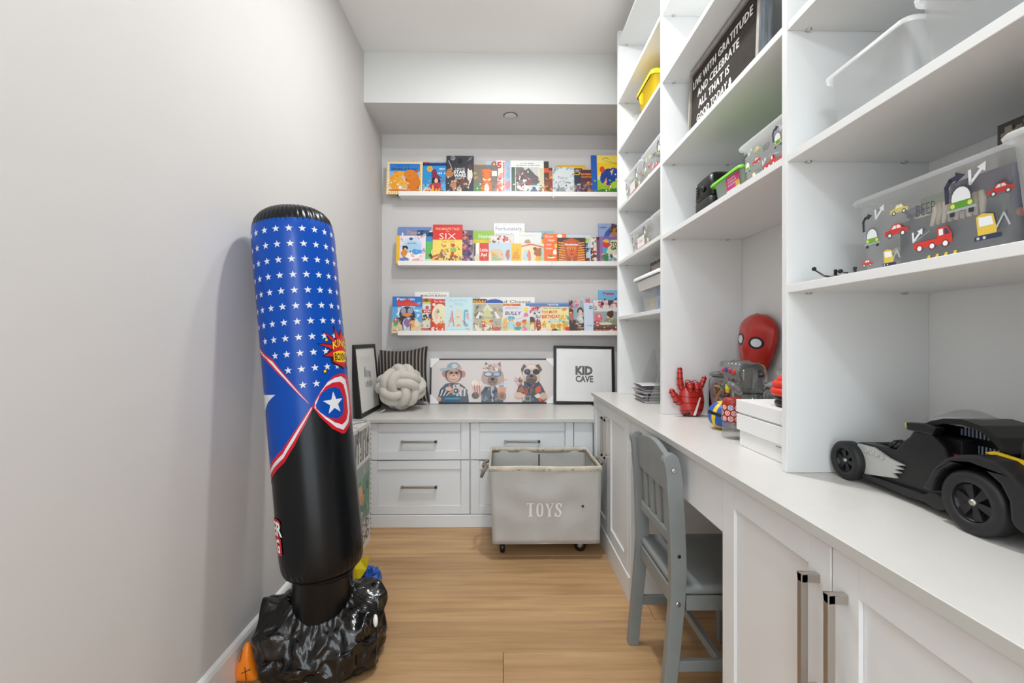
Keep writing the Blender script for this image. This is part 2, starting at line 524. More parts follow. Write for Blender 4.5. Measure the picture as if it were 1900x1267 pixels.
# ================================================================== THE ROOM
XL, XR, YB, YF, ZT = -0.827, 0.956, 3.156, -1.8, 2.768
ZC = 0.754       # right worktop
ZB = 0.607       # back worktop
XE, XD = 0.50, 0.512   # worktop edge, door face on the right
YD = 2.542       # drawer fronts on the back wall

fl = MB().box(XL - .1, XR + .1, YF, YB + .1, -0.06, -0.012).build('floor', M['underlay'])
struct(fl, 'light oak plank floor running across the narrow room', 'floor')
rn = random.Random(5)
pw = 0.1685
k = 0
y = 2.37 + pw * 2
while y > YF:
    y1, y0 = y, max(y - pw, YF)
    js = sorted([XL + (0.25 + 1.25 * rn.random())])
    xs = [XL - 0.02] + (js if k % 2 else []) + [XR + 0.02]
    for a, b in zip(xs, xs[1:]):
        MB().box(a + .0006, b - .0006, y0 + .0006, y1 - .0006, -0.012, 0.0).build('plank', M['oak'], fl, bevel=0.0018, seg=1)
    y -= pw; k += 1
struct(MB().box(XL - .1, XL, YF, YB + .1, -.06, ZT + .1).build('wall_left', M['wall']), 'plain warm grey painted wall beside the punching bag', 'wall')
struct(MB().box(XL, XR + .1, YB, YB + .1, -.06, ZT + .1).build('wall_back', M['wall']), 'warm grey end wall behind the book ledges', 'wall')
struct(MB().box(XR, XR + .1, YF, YB, -.06, ZT + .1).build('wall_right', M['wall']), 'painted wall behind the white shelving', 'wall')
struct(MB().box(XL, XR, YF, YB, ZT, ZT + .1).build('ceiling', M['ceil']), 'smooth pale ceiling', 'ceiling')
struct(MB().box(XL, XR, 2.738, YB, 2.467, ZT).build('ceiling_bulkhead', M['bulk']), 'white boxed bulkhead dropping from the ceiling above the book ledges', 'bulkhead')
bb = MB().prism([(XL, 0), (XL + .014, 0), (XL + .014, .100), (XL + .010, .112), (XL + .004, .118), (XL, .118)], 'y', YF, YD + .02)
struct(bb.build('baseboard_left', M['trim']), 'white baseboard along the left wall', 'baseboard')

# ceiling fittings (the pot lights, one of them added, and the added pendant are above and behind the photograph's frame)
d = thing('ceiling_disc', (0.055, 2.885, 2.467), 'round flat white cover disc under the bulkhead', 'sprinkler cover')
MB().lathe([(.040, -.002), (.040, -.005), (.034, -.009), (.004, -.010)], n=32).build('cover_plate', M['bulk'], d)
MB().lathe([(.0445, 0), (.0445, -.0015), (.041, -.002)], n=32).build('shadow_ring', M['darkplastic'], d)
for i, (x, y) in enumerate(POTS):
    t = thing('recessed_light', (x, y, ZT), ['recessed ceiling light above the desk chair', 'extra unseen ceiling light added to brighten the back wall', 'recessed ceiling light above the near cabinet'][i], 'ceiling light', 'recessed ceiling lights')
    MB().lathe([(.060, .0), (.075, -.0), (.075, -.006), (.062, -.010), (.060, -.004)], n=32, cap0=False, cap1=False).build('trim_ring', M['lamp'], t)
    MB().lathe([(.060, -.003), (.002, -.003)], n=32, cap0=False).build('lens', M['glow'], t)
t = thing('added_pendant_lamp', (ADDED_PENDANT[0], ADDED_PENDANT[1], ZT), 'unseen pendant lamp added for doorway light behind the camera', 'lamp')
MB().lathe([(.05, 0), (.05, -.02), (.01, -.03)], n=24).build('ceiling_rose', M['lamp'], t)
MB().cyl((0, 0, -.03), (0, 0, -.55), .004).build('cord', M['lamp'], t)
MB().lathe([(.028, -.55), (.03, -.57), (.022, -.59)], n=20).build('socket', M['nickel'], t)
MB().lathe([(.075, -.60), (.15, -.66), (.16, -.655), (.08, -.595)], n=32, cap0=False, cap1=False).build('shade_rim', M['lamp'], t)

# ================================================================== BUILT-INS
def pull(parent, p0, p1, out, so=0.028, w=0.0105, world=True, name='handle'):
    """square bar pull: p0,p1 ends on the face, out = outward unit vector"""
    p0, p1, out = Vector(p0), Vector(p1), Vector(out)
    ax = (p1 - p0).normalized(); sd = ax.cross(out)
    mb = MB()
    def bar(a, b, wa, wb, A, B):
        d_ = (b - a).normalized()
        c = [A * wa + B * wb, A * wa - B * wb, -A * wa - B * wb, -A * wa + B * wb]
        mb.rings([[tuple(a + q) for q in c], [tuple(b + q) for q in c]], True, True, True, None, False)
    bar(p0 + out * (so - w), p1 + out * (so - w), w / 2, w / 2, out, sd)
    for q, sg in ((p0, 1), (p1, -1)):
        q = q + ax * sg * 0.007
        bar(q, q + out * (so - w * .5), 0.007, w / 2, ax, sd)
    return mb.build(name, M['nickel'], parent, bevel=0.0012, seg=1, world=world)

def shaker(mb, axis, a0, a1, z0, z1, face, back, rail, rec=0.007):
    """framed panel; axis 'x' -> lies in the X-Z plane at Y=face, 'y' -> in Y-Z plane at X=face; back>face"""
    def B(p0, p1, q0, q1, f, b):
        if axis == 'x': mb.box(p0, p1, f, b, q0, q1)
        else: mb.box(f, b, p0, p1, q0, q1)
    B(a0, a0 + rail, z0, z1, face, back); B(a1 - rail, a1, z0, z1, face, back)
    B(a0 + rail, a1 - rail, z0, z0 + rail, face, back); B(a0 + rail, a1 - rail, z1 - rail, z1, face, back)
    B(a0 + rail, a1 - rail, z0 + rail, z1 - rail, face + rec, back)
    return mb

# --- back run: two drawer units, filler, plinth, worktop
def drawer_unit(x0, x1, label):
    t = thing('drawer_cabinet', ((x0 + x1) / 2, YD + .02, .07), label, 'cabinet', 'built-in drawer cabinets')
    MB().box(x0, x1, YD + .02, YB - .005, .07, ZB - .0215).build('body', M['cab'], t, world=True)
    for z0, z1 in ((.378, .582), (.074, .372)):
        d_ = shaker(MB(), 'x', x0 + .003, x1 - .003, z0, z1, YD, YD + .019, .048).build('drawer', M['cab'], t, bevel=.0012, seg=1, world=True)
        xc = (x0 + x1) / 2; zc = (z0 + z1) / 2 + (0 if z1 > .5 else 0.005)
        pull(d_, (xc - .100, YD + .007, zc), (xc + .100, YD + .007, zc), (0, -1, 0), so=.032)
    return t
drawer_unit(-.742, -.1775, 'white two-drawer base cabinet left of the toy cart')
drawer_unit(-.1765, .4045, 'white two-drawer base cabinet behind the canvas toy cart')
f = bx('filler_panel', .4055, .512, YD + .004, YD + .02, .07, ZB - .022, M['cab'])
tag(f, 'narrow white filler panel between drawers and corner cabinet', 'panel')
f = bx('filler_panel', XL, -.743, YD + .004, YD + .02, .07, ZB - .022, M['cab'])
tag(f, 'thin white filler strip between left wall and drawers', 'panel')
f = bx('plinth', XL + .001, .508, YD - .004, YD + .018, 0.0, .069, M['cab'])
tag(f, 'white plinth board under the drawer cabinets', 'plinth')
t = thing('worktop', (-.15, YD, ZB - .021), 'low pale worktop over the drawers under the book ledges', 'worktop')
MB().box(XL + .001, XR - .35, YD - .022, YB - .001, ZB - .020, ZB).build('slab', M['counter'], t, bevel=.0012, seg=1, world=True)
MB().box(XL + .001, XD + .01, YD - .0228, YD - .0222, ZB - .019, ZB - .001).build('edge_band', M['edge'], t, world=True)

# --- right run: far cabinet, apron, near cabinet, worktop
def right_cab(y0, y1, label, splits, hang, ends):
    t = thing('base_cabinet', (XD + .2, (y0 + y1) / 2, 0), label, 'cabinet', 'right-hand base cabinets')
    MB().box(XD + .02, XR - .002, y0, y1, .11, ZC - .021).build('body', M['cab'], t, world=True)
    MB().box(XD - .006, XD + .018, y0 - .0, y1, 0, .098).box(XD + .018, XR - .01, y0 - .0, y0 + .018, 0, .109).build('plinth', M['cab'], t, bevel=.001, seg=1, world=True)
    for a, b in ends:
        bx('stile', XD + .001, XD + .02, a, b, .10, ZC - .024, M['cab'], t)
    for (a, b), hs in zip(splits, hang):
        d_ = shaker(MB(), 'y', a + .0015, b - .0015, .104, ZC - .026, XD, XD + .019, .052).build('door', M['cab'], t, bevel=.0012, seg=1, world=True)
        yh = a + .030 if hs < 0 else b - .030
        pull(d_, (XD, yh, .478), (XD, yh, .672), (-1, 0, 0), so=.036, w=.011)
    return t
right_cab(1.806, 2.538, 'white corner base cabinet with two tall handles beyond the grey chair', [(1.845, 2.188), (2.188, 2.530)], [1, -1], [(1.807, 1.843)])
right_cab(.34, 1.052, 'white base cabinet with two doors at the near end of the desk', [(.345, .699), (.699, 1.050)], [1, -1], [])
t = thing('desk_apron', (XD, 1.43, .60), 'white apron panel across the knee space above the chair', 'panel')
bx('panel', XD + .002, XD + .02, 1.053, 1.805, .60, ZC - .022, M['cab'], t)
bx('drawer_box', XD + .021, XR - .05, 1.06, 1.80, .62, ZC - .022, M['cab'], t)
t = thing('worktop', (.7, 1.4, ZC - .02), 'long pale desk worktop running under the white shelving', 'worktop')
MB().box(XE, XR - .001, .34, 2.532, ZC - .019, ZC).build('slab', M['counter'], t, bevel=.0012, seg=1, world=True)
MB().box(XE - .0008, XE - .0002, .341, 2.531, ZC - .0182, ZC - .0008).build('edge_band', M['edge'], t, world=True)

# --- white shelving above the desk
XH, XK = 0.63, 0.948
H_ = thing('wall_shelving', (.79, 1.4, ZC), 'tall white open shelving with three bays standing on the desk worktop', 'shelving')
DIV = [(2.4535, 2.4755), (1.7815, 1.7995), (.9965, 1.0145), (.30, .318)]
for a, b in DIV:
    bx('upright', XH, XK, a, b, ZC + .0005, 2.72, M['mela'], H_, bevel=.0008)
SH = [((1.7995, 2.4535), [1.154, 1.449, 1.738, 2.057, 2.324, 2.640]),
      ((1.0145, 1.7815), [1.441, 1.735, 2.056, 2.321, 2.640]),
      ((.318, .9965), [1.152, 1.441, 1.731, 2.056, 2.321, 2.640])]
for (a, b), zs in SH:
    bx('back_panel', XK, XK + .006, a - .009, b + .009, ZC + .0005, 2.72, M['mela'], H_, bevel=0)
    for z in zs:
        bx('shelf_board', XH + .001, XK - .001, a + .0006, b - .0006, z, z + .0175, M['mela'], H_, bevel=.0008)
        for xq in (XH + .045, XK - .06):
            MB().ell((xq, b - .006, z - .0015), (.007, .007, .003), 10, 5).build('shelf_pin', M['steel'], H_, world=True)
SHELF_T = .0175

# --- book ledges: left and right length in each of three rows
LEDGE_Z = [2.011, 1.544, 1.075]      # underside
YL = 3.056                              # front of lip
for k, z in enumerate(LEDGE_Z):
    for (x0, x1, lab) in ((-.698 if k else -.692, .3370, 'longer left length of the %s white book ledge'), (.3382, .952, 'right length of the %s white book ledge beside the shelving')):
        t = thing('book_ledge', ((x0 + x1) / 2, YB, z), lab % ['topmost', 'middle', 'lowest'][k], 'ledge', 'white book ledges')
        MB().box(x0, x1, YL + .012, YB - .0135, z, z + .012).build('base_board', M['ledge'], t, bevel=.001, seg=1, world=True)
        MB().box(x0, x1, YL, YL + .0115, z, z + .031).build('front_lip', M['ledge'], t, bevel=.001, seg=1, world=True)
        MB().box(x0, x1, YB - .013, YB - .001, z, z + .055).build('back_strip', M['ledge'], t, bevel=.001, seg=1, world=True)
# ================================================================== PUNCHING BAG
BA, BB, BR = Vector((-.558, 1.435, .335)), Vector((-.686, 1.497, 1.462)), .124
bd = (BB - BA).normalized(); BL = (BB - BA).length
b1 = Vector((0, -1, 0)); b1 = (b1 - bd * b1.dot(bd)).normalized(); b2 = bd.cross(b1)
BASE = Vector((-.59, 1.505, 0))
bag = thing('punching_bag', BASE, 'tall inflatable punching bag, blue with white stars above black, leaning on wall', 'punching bag')
prof = [(-.012, .070), (-.008, .098), (.004, .112), (.022, .1195), (.05, .1232), (.1, .124), (1.03, .124), (1.06, .1232), (1.085, .1195), (1.105, .1125), (1.122, .100), (1.134, .084), (1.142, .062), (1.146, .03)]
def brad(s):
    if s <= prof[0][0]: return prof[0][1]
    for (a, ra), (b, rb) in zip(prof, prof[1:]):
        if s <= b: return ra + (rb - ra) * (s - a) / (b - a)
    return prof[-1][1]
def bpt(u, s, off=0.0, extra=0.0):
    th = u / BR
    r = brad(s) + off + extra
    return BA + bd * s + (b1 * cos(th) + b2 * sin(th)) * r - BASE
def pleat(u, s):
    return 0.0016 * sin(u / BR * 46 + 3 * sin(u / BR * 3)) * max(0, min(1, (s - 1.06) / .04)) + 0.0012 * sin(u / BR * 40 + 2 * sin(u * 40)) * max(0, 1 - abs(s - .012) / .03)
n = 192
ss = [p[0] for p in prof[:5]] + [.1 + .0775 * i for i in range(13)] + [p[0] for p in prof[7:]]
ss = sorted(set(ss + [.012, .035, 1.045, 1.075, 1.095]))
rings = [[tuple(bpt(2 * pi * BR * i / n, s, 0, pleat(2 * pi * BR * i / n, s))) for i in range(n)] for s in ss]
body = MB().rings(rings, True, True, True).build('body', M['blackvinyl'], bag)
pa = Art(1, 1, unit=False, clip=False)
BLUE, RED, WHT = '0346a4', 'c41c2c', 'd8d9dd'
pa.poly([(-.33, .24), (-.2, .255), (-.134, .288), (-.0344, .3558), (0, .3994), (.0309, .4507), (.06, .5023), (.12, .50), (.30, .50), (.449, .50), (.449, 1.081), (-.33, 1.081)], BLUE)
# diagonal bands
pa.poly([(-.33, .24), (-.2, .255), (-.134, .288), (-.0344, .3558), (0, .3994), (.0309, .4507), (.06, .5023), (.0548, .5066), (.0331, .4782), (.0035, .4405), (-.039, .3924), (-.134, .3327), (-.2, .30), (-.33, .285)], RED)
pa.poly([(-.33, .258), (-.2, .272), (-.134, .3073), (-.0373, .3681), (.0014, .4165), (.0319, .4628), (.0578, .5037), (.0571, .5063), (.0326, .4714), (.0027, .4319), (-.0382, .3802), (-.134, .32), (-.2, .288), (-.33, .272)], WHT)
pa.L += 1
for k in range(12):
    s_ = 1.0463 - .0473 * k
    for j in range(-10, 12):
        u_ = .0385 + .0369 * j
        if u_ < -.31 or u_ > .43: continue
        lim = .517 - (u_ - .05) * 1.45 if u_ < .05 else (.517 if u_ < .07 else .512 + (u_ - .06) * 1.1)
        if u_ > .16: lim = .612
        if s_ < lim + .009: continue
        pa.poly(star_pts(u_, s_, .0115), WHT, False)
# upper band
pa.poly([(-.33, .80), (-.2, .745), (-.134, .7116), (-.0453, .6591), (-.0032, .6016), (.0266, .556), (.0509, .5177), (.0508, .516), (.0198, .5533), (-.0111, .5937), (-.0484, .6329), (-.0731, .6549), (-.134, .6934), (-.2, .725), (-.33, .775)], RED)
pa.poly([(-.33, .793), (-.2, .740), (-.134, .7065), (-.0465, .652), (-.0038, .5967), (.0493, .5179), (.0493, .5172), (-.0107, .5979), (-.0474, .6406), (-.0717, .6630), (-.134, .6985), (-.2, .730), (-.33, .782)], WHT)
# big white star wrapping the left side
pa.poly([(-.155, .5595), (-.047, .5541), (-.0854, .5337), (-.120, .506), (-.128, .47), (-.124, .42), (-.120, .38), (-.145, .41), (-.20, .46)], WHT)
# teardrop loop with a star
pa.poly([(.0588, .5078), (.0813, .5454), (.1011, .5681), (.1272, .5892), (.1579, .5971), (.1901, .5931), (.2178, .5713), (.2358, .524), (.2185, .4704), (.1907, .4352), (.1567, .4114), (.1433, .4113), (.1106, .4319), (.0782, .4713)], RED)
pa.poly([(.0673, .5189), (.0888, .5516), (.1093, .5744), (.1357, .5848), (.1625, .5878), (.1861, .5761), (.1988, .5258), (.1974, .4726), (.1785, .4406), (.1499, .4222), (.1231, .435), (.0916, .4655), (.0642, .5017)], WHT)
pa.poly([(.070, .5135), (.081, .5389), (.1005, .561), (.1252, .571), (.1542, .5711), (.1714, .5617), (.1832, .523), (.1838, .4738), (.1691, .4495), (.1469, .4389), (.1205, .4499), (.0922, .4726), (.0673, .4995)], RED)
pa.poly([(.0667, .5085), (.0882, .5445), (.1074, .5548), (.1325, .5575), (.151, .5483), (.162, .525), (.163, .4913), (.1507, .467), (.1302, .4592), (.1063, .466), (.0795, .4853)], BLUE)
pa.poly(star_pts(.1235, .508, .036), WHT)
# burst with lettering
pa.poly([(.176 + (.078 if i % 2 == 0 else .050) * (1 + .25 * sin(i * 2.7)) * cos(i * pi / 13), .672 + (.074 if i % 2 == 0 else .048) * (1 + .25 * sin(i * 2.7)) * sin(i * pi / 13)) for i in range(26)], 'k')
pa.poly([(.178 + (.072 if i % 2 == 0 else .044) * (1 + .25 * sin(i * 2.7)) * cos(i * pi / 13), .671 + (.068 if i % 2 == 0 else .042) * (1 + .25 * sin(i * 2.7)) * sin(i * pi / 13)) for i in range(26)], RED)
pa.text('KING', .176, .684, .024, 'k', .078, .07, arc=.010)
pa.text('KING', .176, .684, .024, 'y', .076, .02, arc=.010)
pa.poly([(.137, .662), (.16, .668), (.19, .668), (.214, .662), (.211, .638), (.19, .632), (.16, .632), (.140, .637)], 'y')
pa.text('BOXING', .176, .649, .024, 'k', .068, .03)
for q in ((.117, .703), (.103, .607)):
    pa.poly([(q[0] - .006, q[1] - .005), (q[0] + .006, q[1] - .004), (q[0] + .005, q[1] + .006), (q[0] - .005, q[1] + .005)], 'k')
    pa.poly([(q[0] - .004, q[1] - .0035), (q[0] + .004, q[1] - .003), (q[0] + .0035, q[1] + .004), (q[0] - .0035, q[1] + .0035)], 'y')
# lettering low on the left
for tx, c_, h_, w_ in (('ER', (-.098, .160), .042, .060), ('G', (-.100, .110), .042, .028)):
    pa.text(tx, c_[0], c_[1], h_ + .016, RED, w_ + .020, .10)
    pa.text(tx, c_[0], c_[1], h_, 'w', w_, .03)
pa.build('printed_pattern', M['bagprint'], body, lambda u, v, z: bpt(u, v, z + .0002), maxlen=.007, dz=.00008)
nk0, nk1 = BA + bd * .004, Vector((-.582, 1.478, .155))
nr = []
for i, (t_, r_) in enumerate([(0, .100), (.06, .094), (.12, .0905), (.35, .090), (.6, .090), (.85, .091), (1, .095)]):
    c_ = nk0.lerp(nk1, t_) - BASE
    nr.append([(c_.x + r_ * cos(2 * pi * j / 64), c_.y + r_ * sin(2 * pi * j / 64), c_.z + (.0 if i else .0)) for j in range(64)])
MB().rings(nr).build('neck', M['blackvinyl'], bag)
# crumpled sack over the water base
NA, NT = 200, 64
sp = [(.090, .180), (.0915, .205), (.0945, .222), (.103, .226), (.114, .214), (.128, .198), (.148, .182), (.170, .155), (.183, .118), (.188, .08), (.182, .045), (.172, .016), (.155, .003), (.12, .001), (.05, .001)]
def sack_pt(a, t_):
    f_ = t_ * (len(sp) - 1); i = min(int(f_), len(sp) - 2); w = f_ - i
    r = sp[i][0] * (1 - w) + sp[i + 1][0] * w; z = sp[i][1] * (1 - w) + sp[i + 1][1] * w
    env = max(0, min(1, (t_ - .26) / .2)) * max(0, min(1, (1.0 - t_) / .15))
    lobe = .055 * math.exp(-((a - .55) / .55) ** 2) + .045 * math.exp(-((a - 3.35) / .5) ** 2) - .03 * math.exp(-((a - 4.6) / .7) ** 2)
    z += lobe * math.exp(-((t_ - .50) / .13) ** 2) * 1.0
    p = Vector((cos(a), sin(a), 0))
    q = Vector((cos(a) * 2.2, sin(a) * 2.2, z * 14 + 3))
    nz = noise.noise(q * 1.0) * .026 + (0.5 - abs(noise.noise(q * 1.5 + Vector((5, 2, 1))))) * .034 + (0.5 - abs(noise.noise(q * 3.4))) * .014 + (0.5 - abs(noise.noise(q * 7.0))) * .004
    r += nz * env
    z += noise.noise(q * 1.7 + Vector((9, 9, 9))) * .030 * env * max(0, min(1, (t_ - .2) / .2)) * max(0, min(1, (.85 - t_) / .2))
    ru = math.exp(-((t_ - .24) / .11) ** 2)
    r += .0035 * sin(a * 44 + 2.5 * sin(a * 5)) * ru; z += .004 * sin(a * 31 + 2 * sin(a * 3)) * ru
    r = r * (1.0 + .02 * cos(2 * a))
    x = p.x * r; y_ = p.y * r * .92
    cf = max(0, 1 - t_ / .45)
    x += .009 * cf; y_ -= .030 * cf
    x = max(x, -.186 + .02 * abs(sin(a * 3)))
    return (x, y_, max(z, 0.0008))
rr = [[sack_pt(2 * pi * i / NA, k / NT) for i in range(NA)] for k in range(NT + 1)]
sack = MB().rings(rr, True, False, True).build('base_sack', M['blackfilm'], bag, subsurf=1)
cx_, cy_, cz_ = sack_pt(.15, .42)
MB().ell((.186, -.045, .150), (.008, .011, .020), 16, 8, M_=Matrix.Rotation(.5, 3, 'Z')).build('valve_patch', M['white'], bag)

# ---- floppy vinyl toys lying round the bag
t = thing('vinyl_float', (-.790, 1.408, 0), 'deflated orange vinyl float with black lines against the baseboard', 'pool toy')
ol = [(-.030, .002), (-.024, .055), (-.006, .105), (.012, .135), (.026, .105), (.030, .06), (.042, .018), (.046, .003), (.02, .0005), (-.01, .0005)]
mb = MB()
nL = len(ol)
cxo, czo = .014, .055
ringsO = []
for k_, (sc_, yy) in enumerate([(1, 0), (.93, -.010), (.7, -.017), (.35, -.021), (.02, -.022)]):
    ringsO.append([(cxo + (p[0] - cxo) * sc_, yy, czo + (p[1] - czo) * sc_) for p in ol])
rb = [[(p[0], -p[1] * .5 + .0, p[2]) for p in r_] for r_ in ringsO[1:]]
mb.rings(list(reversed(rb)) + ringsO, True, True, True)
fo = mb.build('float_body', M['orange'], t, subsurf=1)
la = Art(1, 1, unit=False, clip=False)
la.line([(.006, .112), (-.002, .075)], .0022, 'k'); la.line([(.004, .04), (.03, .052)], .0022, 'k'); la.line([(.014, .058), (.018, .018)], .0022, 'k')
la.build('black_line', M['print'], t, lambda u, v, z: (u, -.0225 - z, v))
MB().ell((-.031, -.012, .030), (.008, .006, .007), 12, 6).ell((-.040, -.013, .044), (.006, .004, .005), 10, 6).build('valve', M['smoke'], t)

def crumple(name, m, parent, c, r, seed, sx=1, flat=.0):
    mb_ = MB(); N1, N2 = 28, 16; rs = []
    for k_ in range(N2 + 1):
        a = -pi / 2 + pi * k_ / N2; a = max(-1.5, min(1.5, a)); ring = []
        for i in range(N1):
            b_ = 2 * pi * i / N1
            v = Vector((cos(a) * cos(b_), cos(a) * sin(b_), sin(a)))
            d_ = 1 + .55 * (.5 - abs(noise.noise(v * 1.7 + Vector((seed, 0, 0))))) + .35 * noise.noise(v * 3.2 + Vector((0, seed, 0)))
            p = Vector((v.x * r[0], v.y * r[1], v.z * r[2])) * d_
            ring.append((c[0] + p.x, c[1] + p.y, max(c[2] + p.z, .001)))
        rs.append(ring)
    return mb_.rings(rs).build(name, m, parent, smooth=False)
t = thing('vinyl_toy', (-.62, 1.93, 0), 'crumpled yellow and blue vinyl toy on the floor behind the bag', 'pool toy')
crumple('blue_panel', M['blvinyl'], t, (.055, .0, .035), (.045, .05, .045), 3.1)
crumple('blue_panel', M['blvinyl'], t, (-.135, -.06, .05), (.045, .09, .06), 7.7)
fl_ = MB()
fl_.add([(-.01, -.02, .155), (.03, -.03, .135), (.072, -.035, .150), (.062, -.045, .10), (.035, -.06, .06), (-.02, -.05, .045), (-.05, .0, .06), (-.03, -.035, .10), (.02, -.05, .105)],
        [(0, 1, 8, 7), (1, 2, 3, 8), (3, 4, 8), (8, 4, 5, 7), (7, 5, 6), (0, 7, 6)])
fl_.build('yellow_panel', M['ylvinyl'], t, solid=.006)

# ---- tall printed toy box beside the drawers
X0, X1, Y0, Y1, Z1 = -.795, -.690, 2.06, 2.40, .618
t = thing('cardboard_box', ((X0 + X1) / 2, (Y0 + Y1) / 2, 0), 'tall printed cardboard toy box between the bag and the drawers', 'box')
cb = MB().box(X0, X1, Y0, Y1, 0, Z1).build('carton', M['white'], t, bevel=.001, seg=1, world=True)
a = Art(.34, Z1)
a.r(0, 0, 1, 1, 'dcdad4').r(.03, .72, .93, .97, '9d9a94')
for i in range(16): a.r(.05 + i * .055, .72, .08 + i * .055 + .012 * (i % 3), .97 - .03 * (i % 4), ['5f605e', 'c9c7c0', '77756f', 'e4e2dc'][i % 4])
a.spk(.03, .72, .93, .97, 26, .02, ['4c4c4a', 'c8c6c1', '8a8883'], 4)
a.poly([(0, .70), (.99, .72), (.99, .735), (0, .715)], 'e9e8e4')
a.poly([(.02, .30), (.92, .26), (.94, .70), (.02, .68)], '5e8a6a').poly([(.02, .55), (.92, .60), (.94, .70), (.02, .68)], '8b9690')
a.spk(.05, .3, .9, .66, 24, .025, ['41705a', '7fa98a', 'a6b8ac', '56665e'], 9)
a.blob(.45, .47, .13, .065, 'd8a071', 5).blob(.55, .42, .08, .05, 'c98a5e', 8).blob(.8, .5, .05, .04, '2d6a55', 9)
a.poly([(.02, .30), (.92, .26), (.92, .24), (.02, .20)], '8f8a84')
for i in range(4):
    for j in range(2): a.e(.2 + i * .2, .16 - j * .09 + .01 * i, .08, .036, ['55565a', '7c8a92', '8d6a62', '4a6a72'][(i + j) % 4]).e(.2 + i * .2, .16 - j * .09 + .01 * i, .05, .02, 'c9c3ba')
for i in range(22): a.r(.955, .05 + i * .042, .98, .065 + i * .042, '4c4c50')
o = a.build('front_print', M['print'], t, lambda u, v, z: (X1 - t.location.x + z, Y0 + u - t.location.y, v))
a = Art(.105, .34); a.r(0, 0, 1, 1, 'd6d5d0'); a.spk(.1, .05, .9, .95, 22, .03, ['8f8f8e', 'b9b7b2', '6f6f6f'], 3)
a.build('top_print', M['print'], t, lambda u, v, z: (X0 + u - t.location.x, Y0 + v - t.location.y, Z1 + z))
# ================================================================== CANVAS TOY CART
t = thing('toy_cart', (.205, 2.33, 0), 'grey canvas toy cart on black casters lettered in white', 'cart')
xa0, xa1, ya0, ya1, za = -.040, .462, 2.150, 2.490, .083       # bottom
xb0, xb1, yb0, yb1, zb = -.058, .468, 2.135, 2.515, .447       # rim
def wall_grid(P00, P10, P01, P11, nu, nv, seed, amp, out):
    rs = []
    for j in range(nv + 1):
        row = []
        for i in range(nu + 1):
            u, v = i / nu, j / nv
            p = (Vector(P00) * (1 - u) + Vector(P10) * u) * (1 - v) + (Vector(P01) * (1 - u) + Vector(P11) * u) * v
            e_ = sin(pi * min(1, max(0, u))) ** .5 * sin(pi * (.04 + .93 * v)) ** .5
            p += Vector(out) * (amp * e_ * (noise.noise(Vector((u * 3.2 + seed, v * 3.6, seed))) + .5 * noise.noise(Vector((u * 9 + seed, v * 2, 3)))))
            row.append(tuple(p))
        rs.append(row)
    return rs
B = [(xa0, ya0, za), (xa1, ya0, za), (xa1, ya1, za), (xa0, ya1, za)]
Tt = [(xb0, yb0, zb), (xb1, yb0, zb), (xb1, yb1, zb), (xb0, yb1, zb)]
mb = MB()
for i, out in enumerate(((0, -1, 0), (1, 0, 0), (0, 1, 0), (-1, 0, 0))):
    j = (i + 1) % 4
    mb.rings(wall_grid(B[i], B[j], Tt[i], Tt[j], 24, 18, i * 3.3, .011, out), False, False, False)
mb.add(B, [(0, 1, 2, 3)])
body = mb.build('canvas_body', M['canvas'], t, world=True, solid=.005)
# rim band (outside and inside) with studs
def rim_band(z0, z1, o):
    m_ = MB(); pts = [(xb0 - o, yb0 - o), (xb1 + o, yb0 - o), (xb1 + o, yb1 + o), (xb0 - o, yb1 + o)]
    k0 = .004
    rs = []
    for z, g in ((z0, k0), (z0 + .006, 0), (z1 - .006, 0), (z1, .004), (z1 - .002, .009), (z0, .010)):
        ring = []
        for i in range(4):
            a_, b_ = Vector(pts[i]), Vector(pts[(i + 1) % 4]); cc = Vector(((xb0 + xb1) / 2, (yb0 + yb1) / 2))
            for q in range(8):
                p = a_.lerp(b_, q / 8)
                d_ = (cc - p); p = p + Vector((math.copysign(min(g, abs(d_.x)), d_.x), math.copysign(min(g, abs(d_.y)), d_.y)))
                ring.append((p.x, p.y, z + .0025 * sin(q / 8 * pi * 2 + i) * sin(q / 8 * pi)))
        rs.append(ring)
    rs.append(rs[0])
    return m_.rings(rs, True, False, False)
band = rim_band(zb - .022, zb + .006, .004).build('rim_band', M['trimcanvas'], t, world=True)
for xs_, y_, sg in ((xb0 + .02, yb0 - .0045, -1), (xb0 + .02, yb1 - .0085, -1)):
    for fx in (.055, .265, .485, .54, .745, .965):
        x_ = xb0 + (xb1 - xb0) * fx
        MB().ell((x_, y_ + (0 if y_ < 2.3 else 0), zb - .008), (.0055, .0035, .0055), 10, 6).build('stud', M['nickel'], t, world=True)
for fy in (.15, .35, .62, .85):
    MB().ell((xb1 - .0065, yb0 + (yb1 - yb0) * fy, zb - .008), (.0035, .0055, .0055), 10, 6).build('stud', M['nickel'], t, world=True)
MB().box((xb0 + xb1) / 2 - .003, (xb0 + xb1) / 2 + .003, yb1 - .016, yb1 - .0135, .12, zb - .03).build('inner_strap', M['black'], t, world=True)
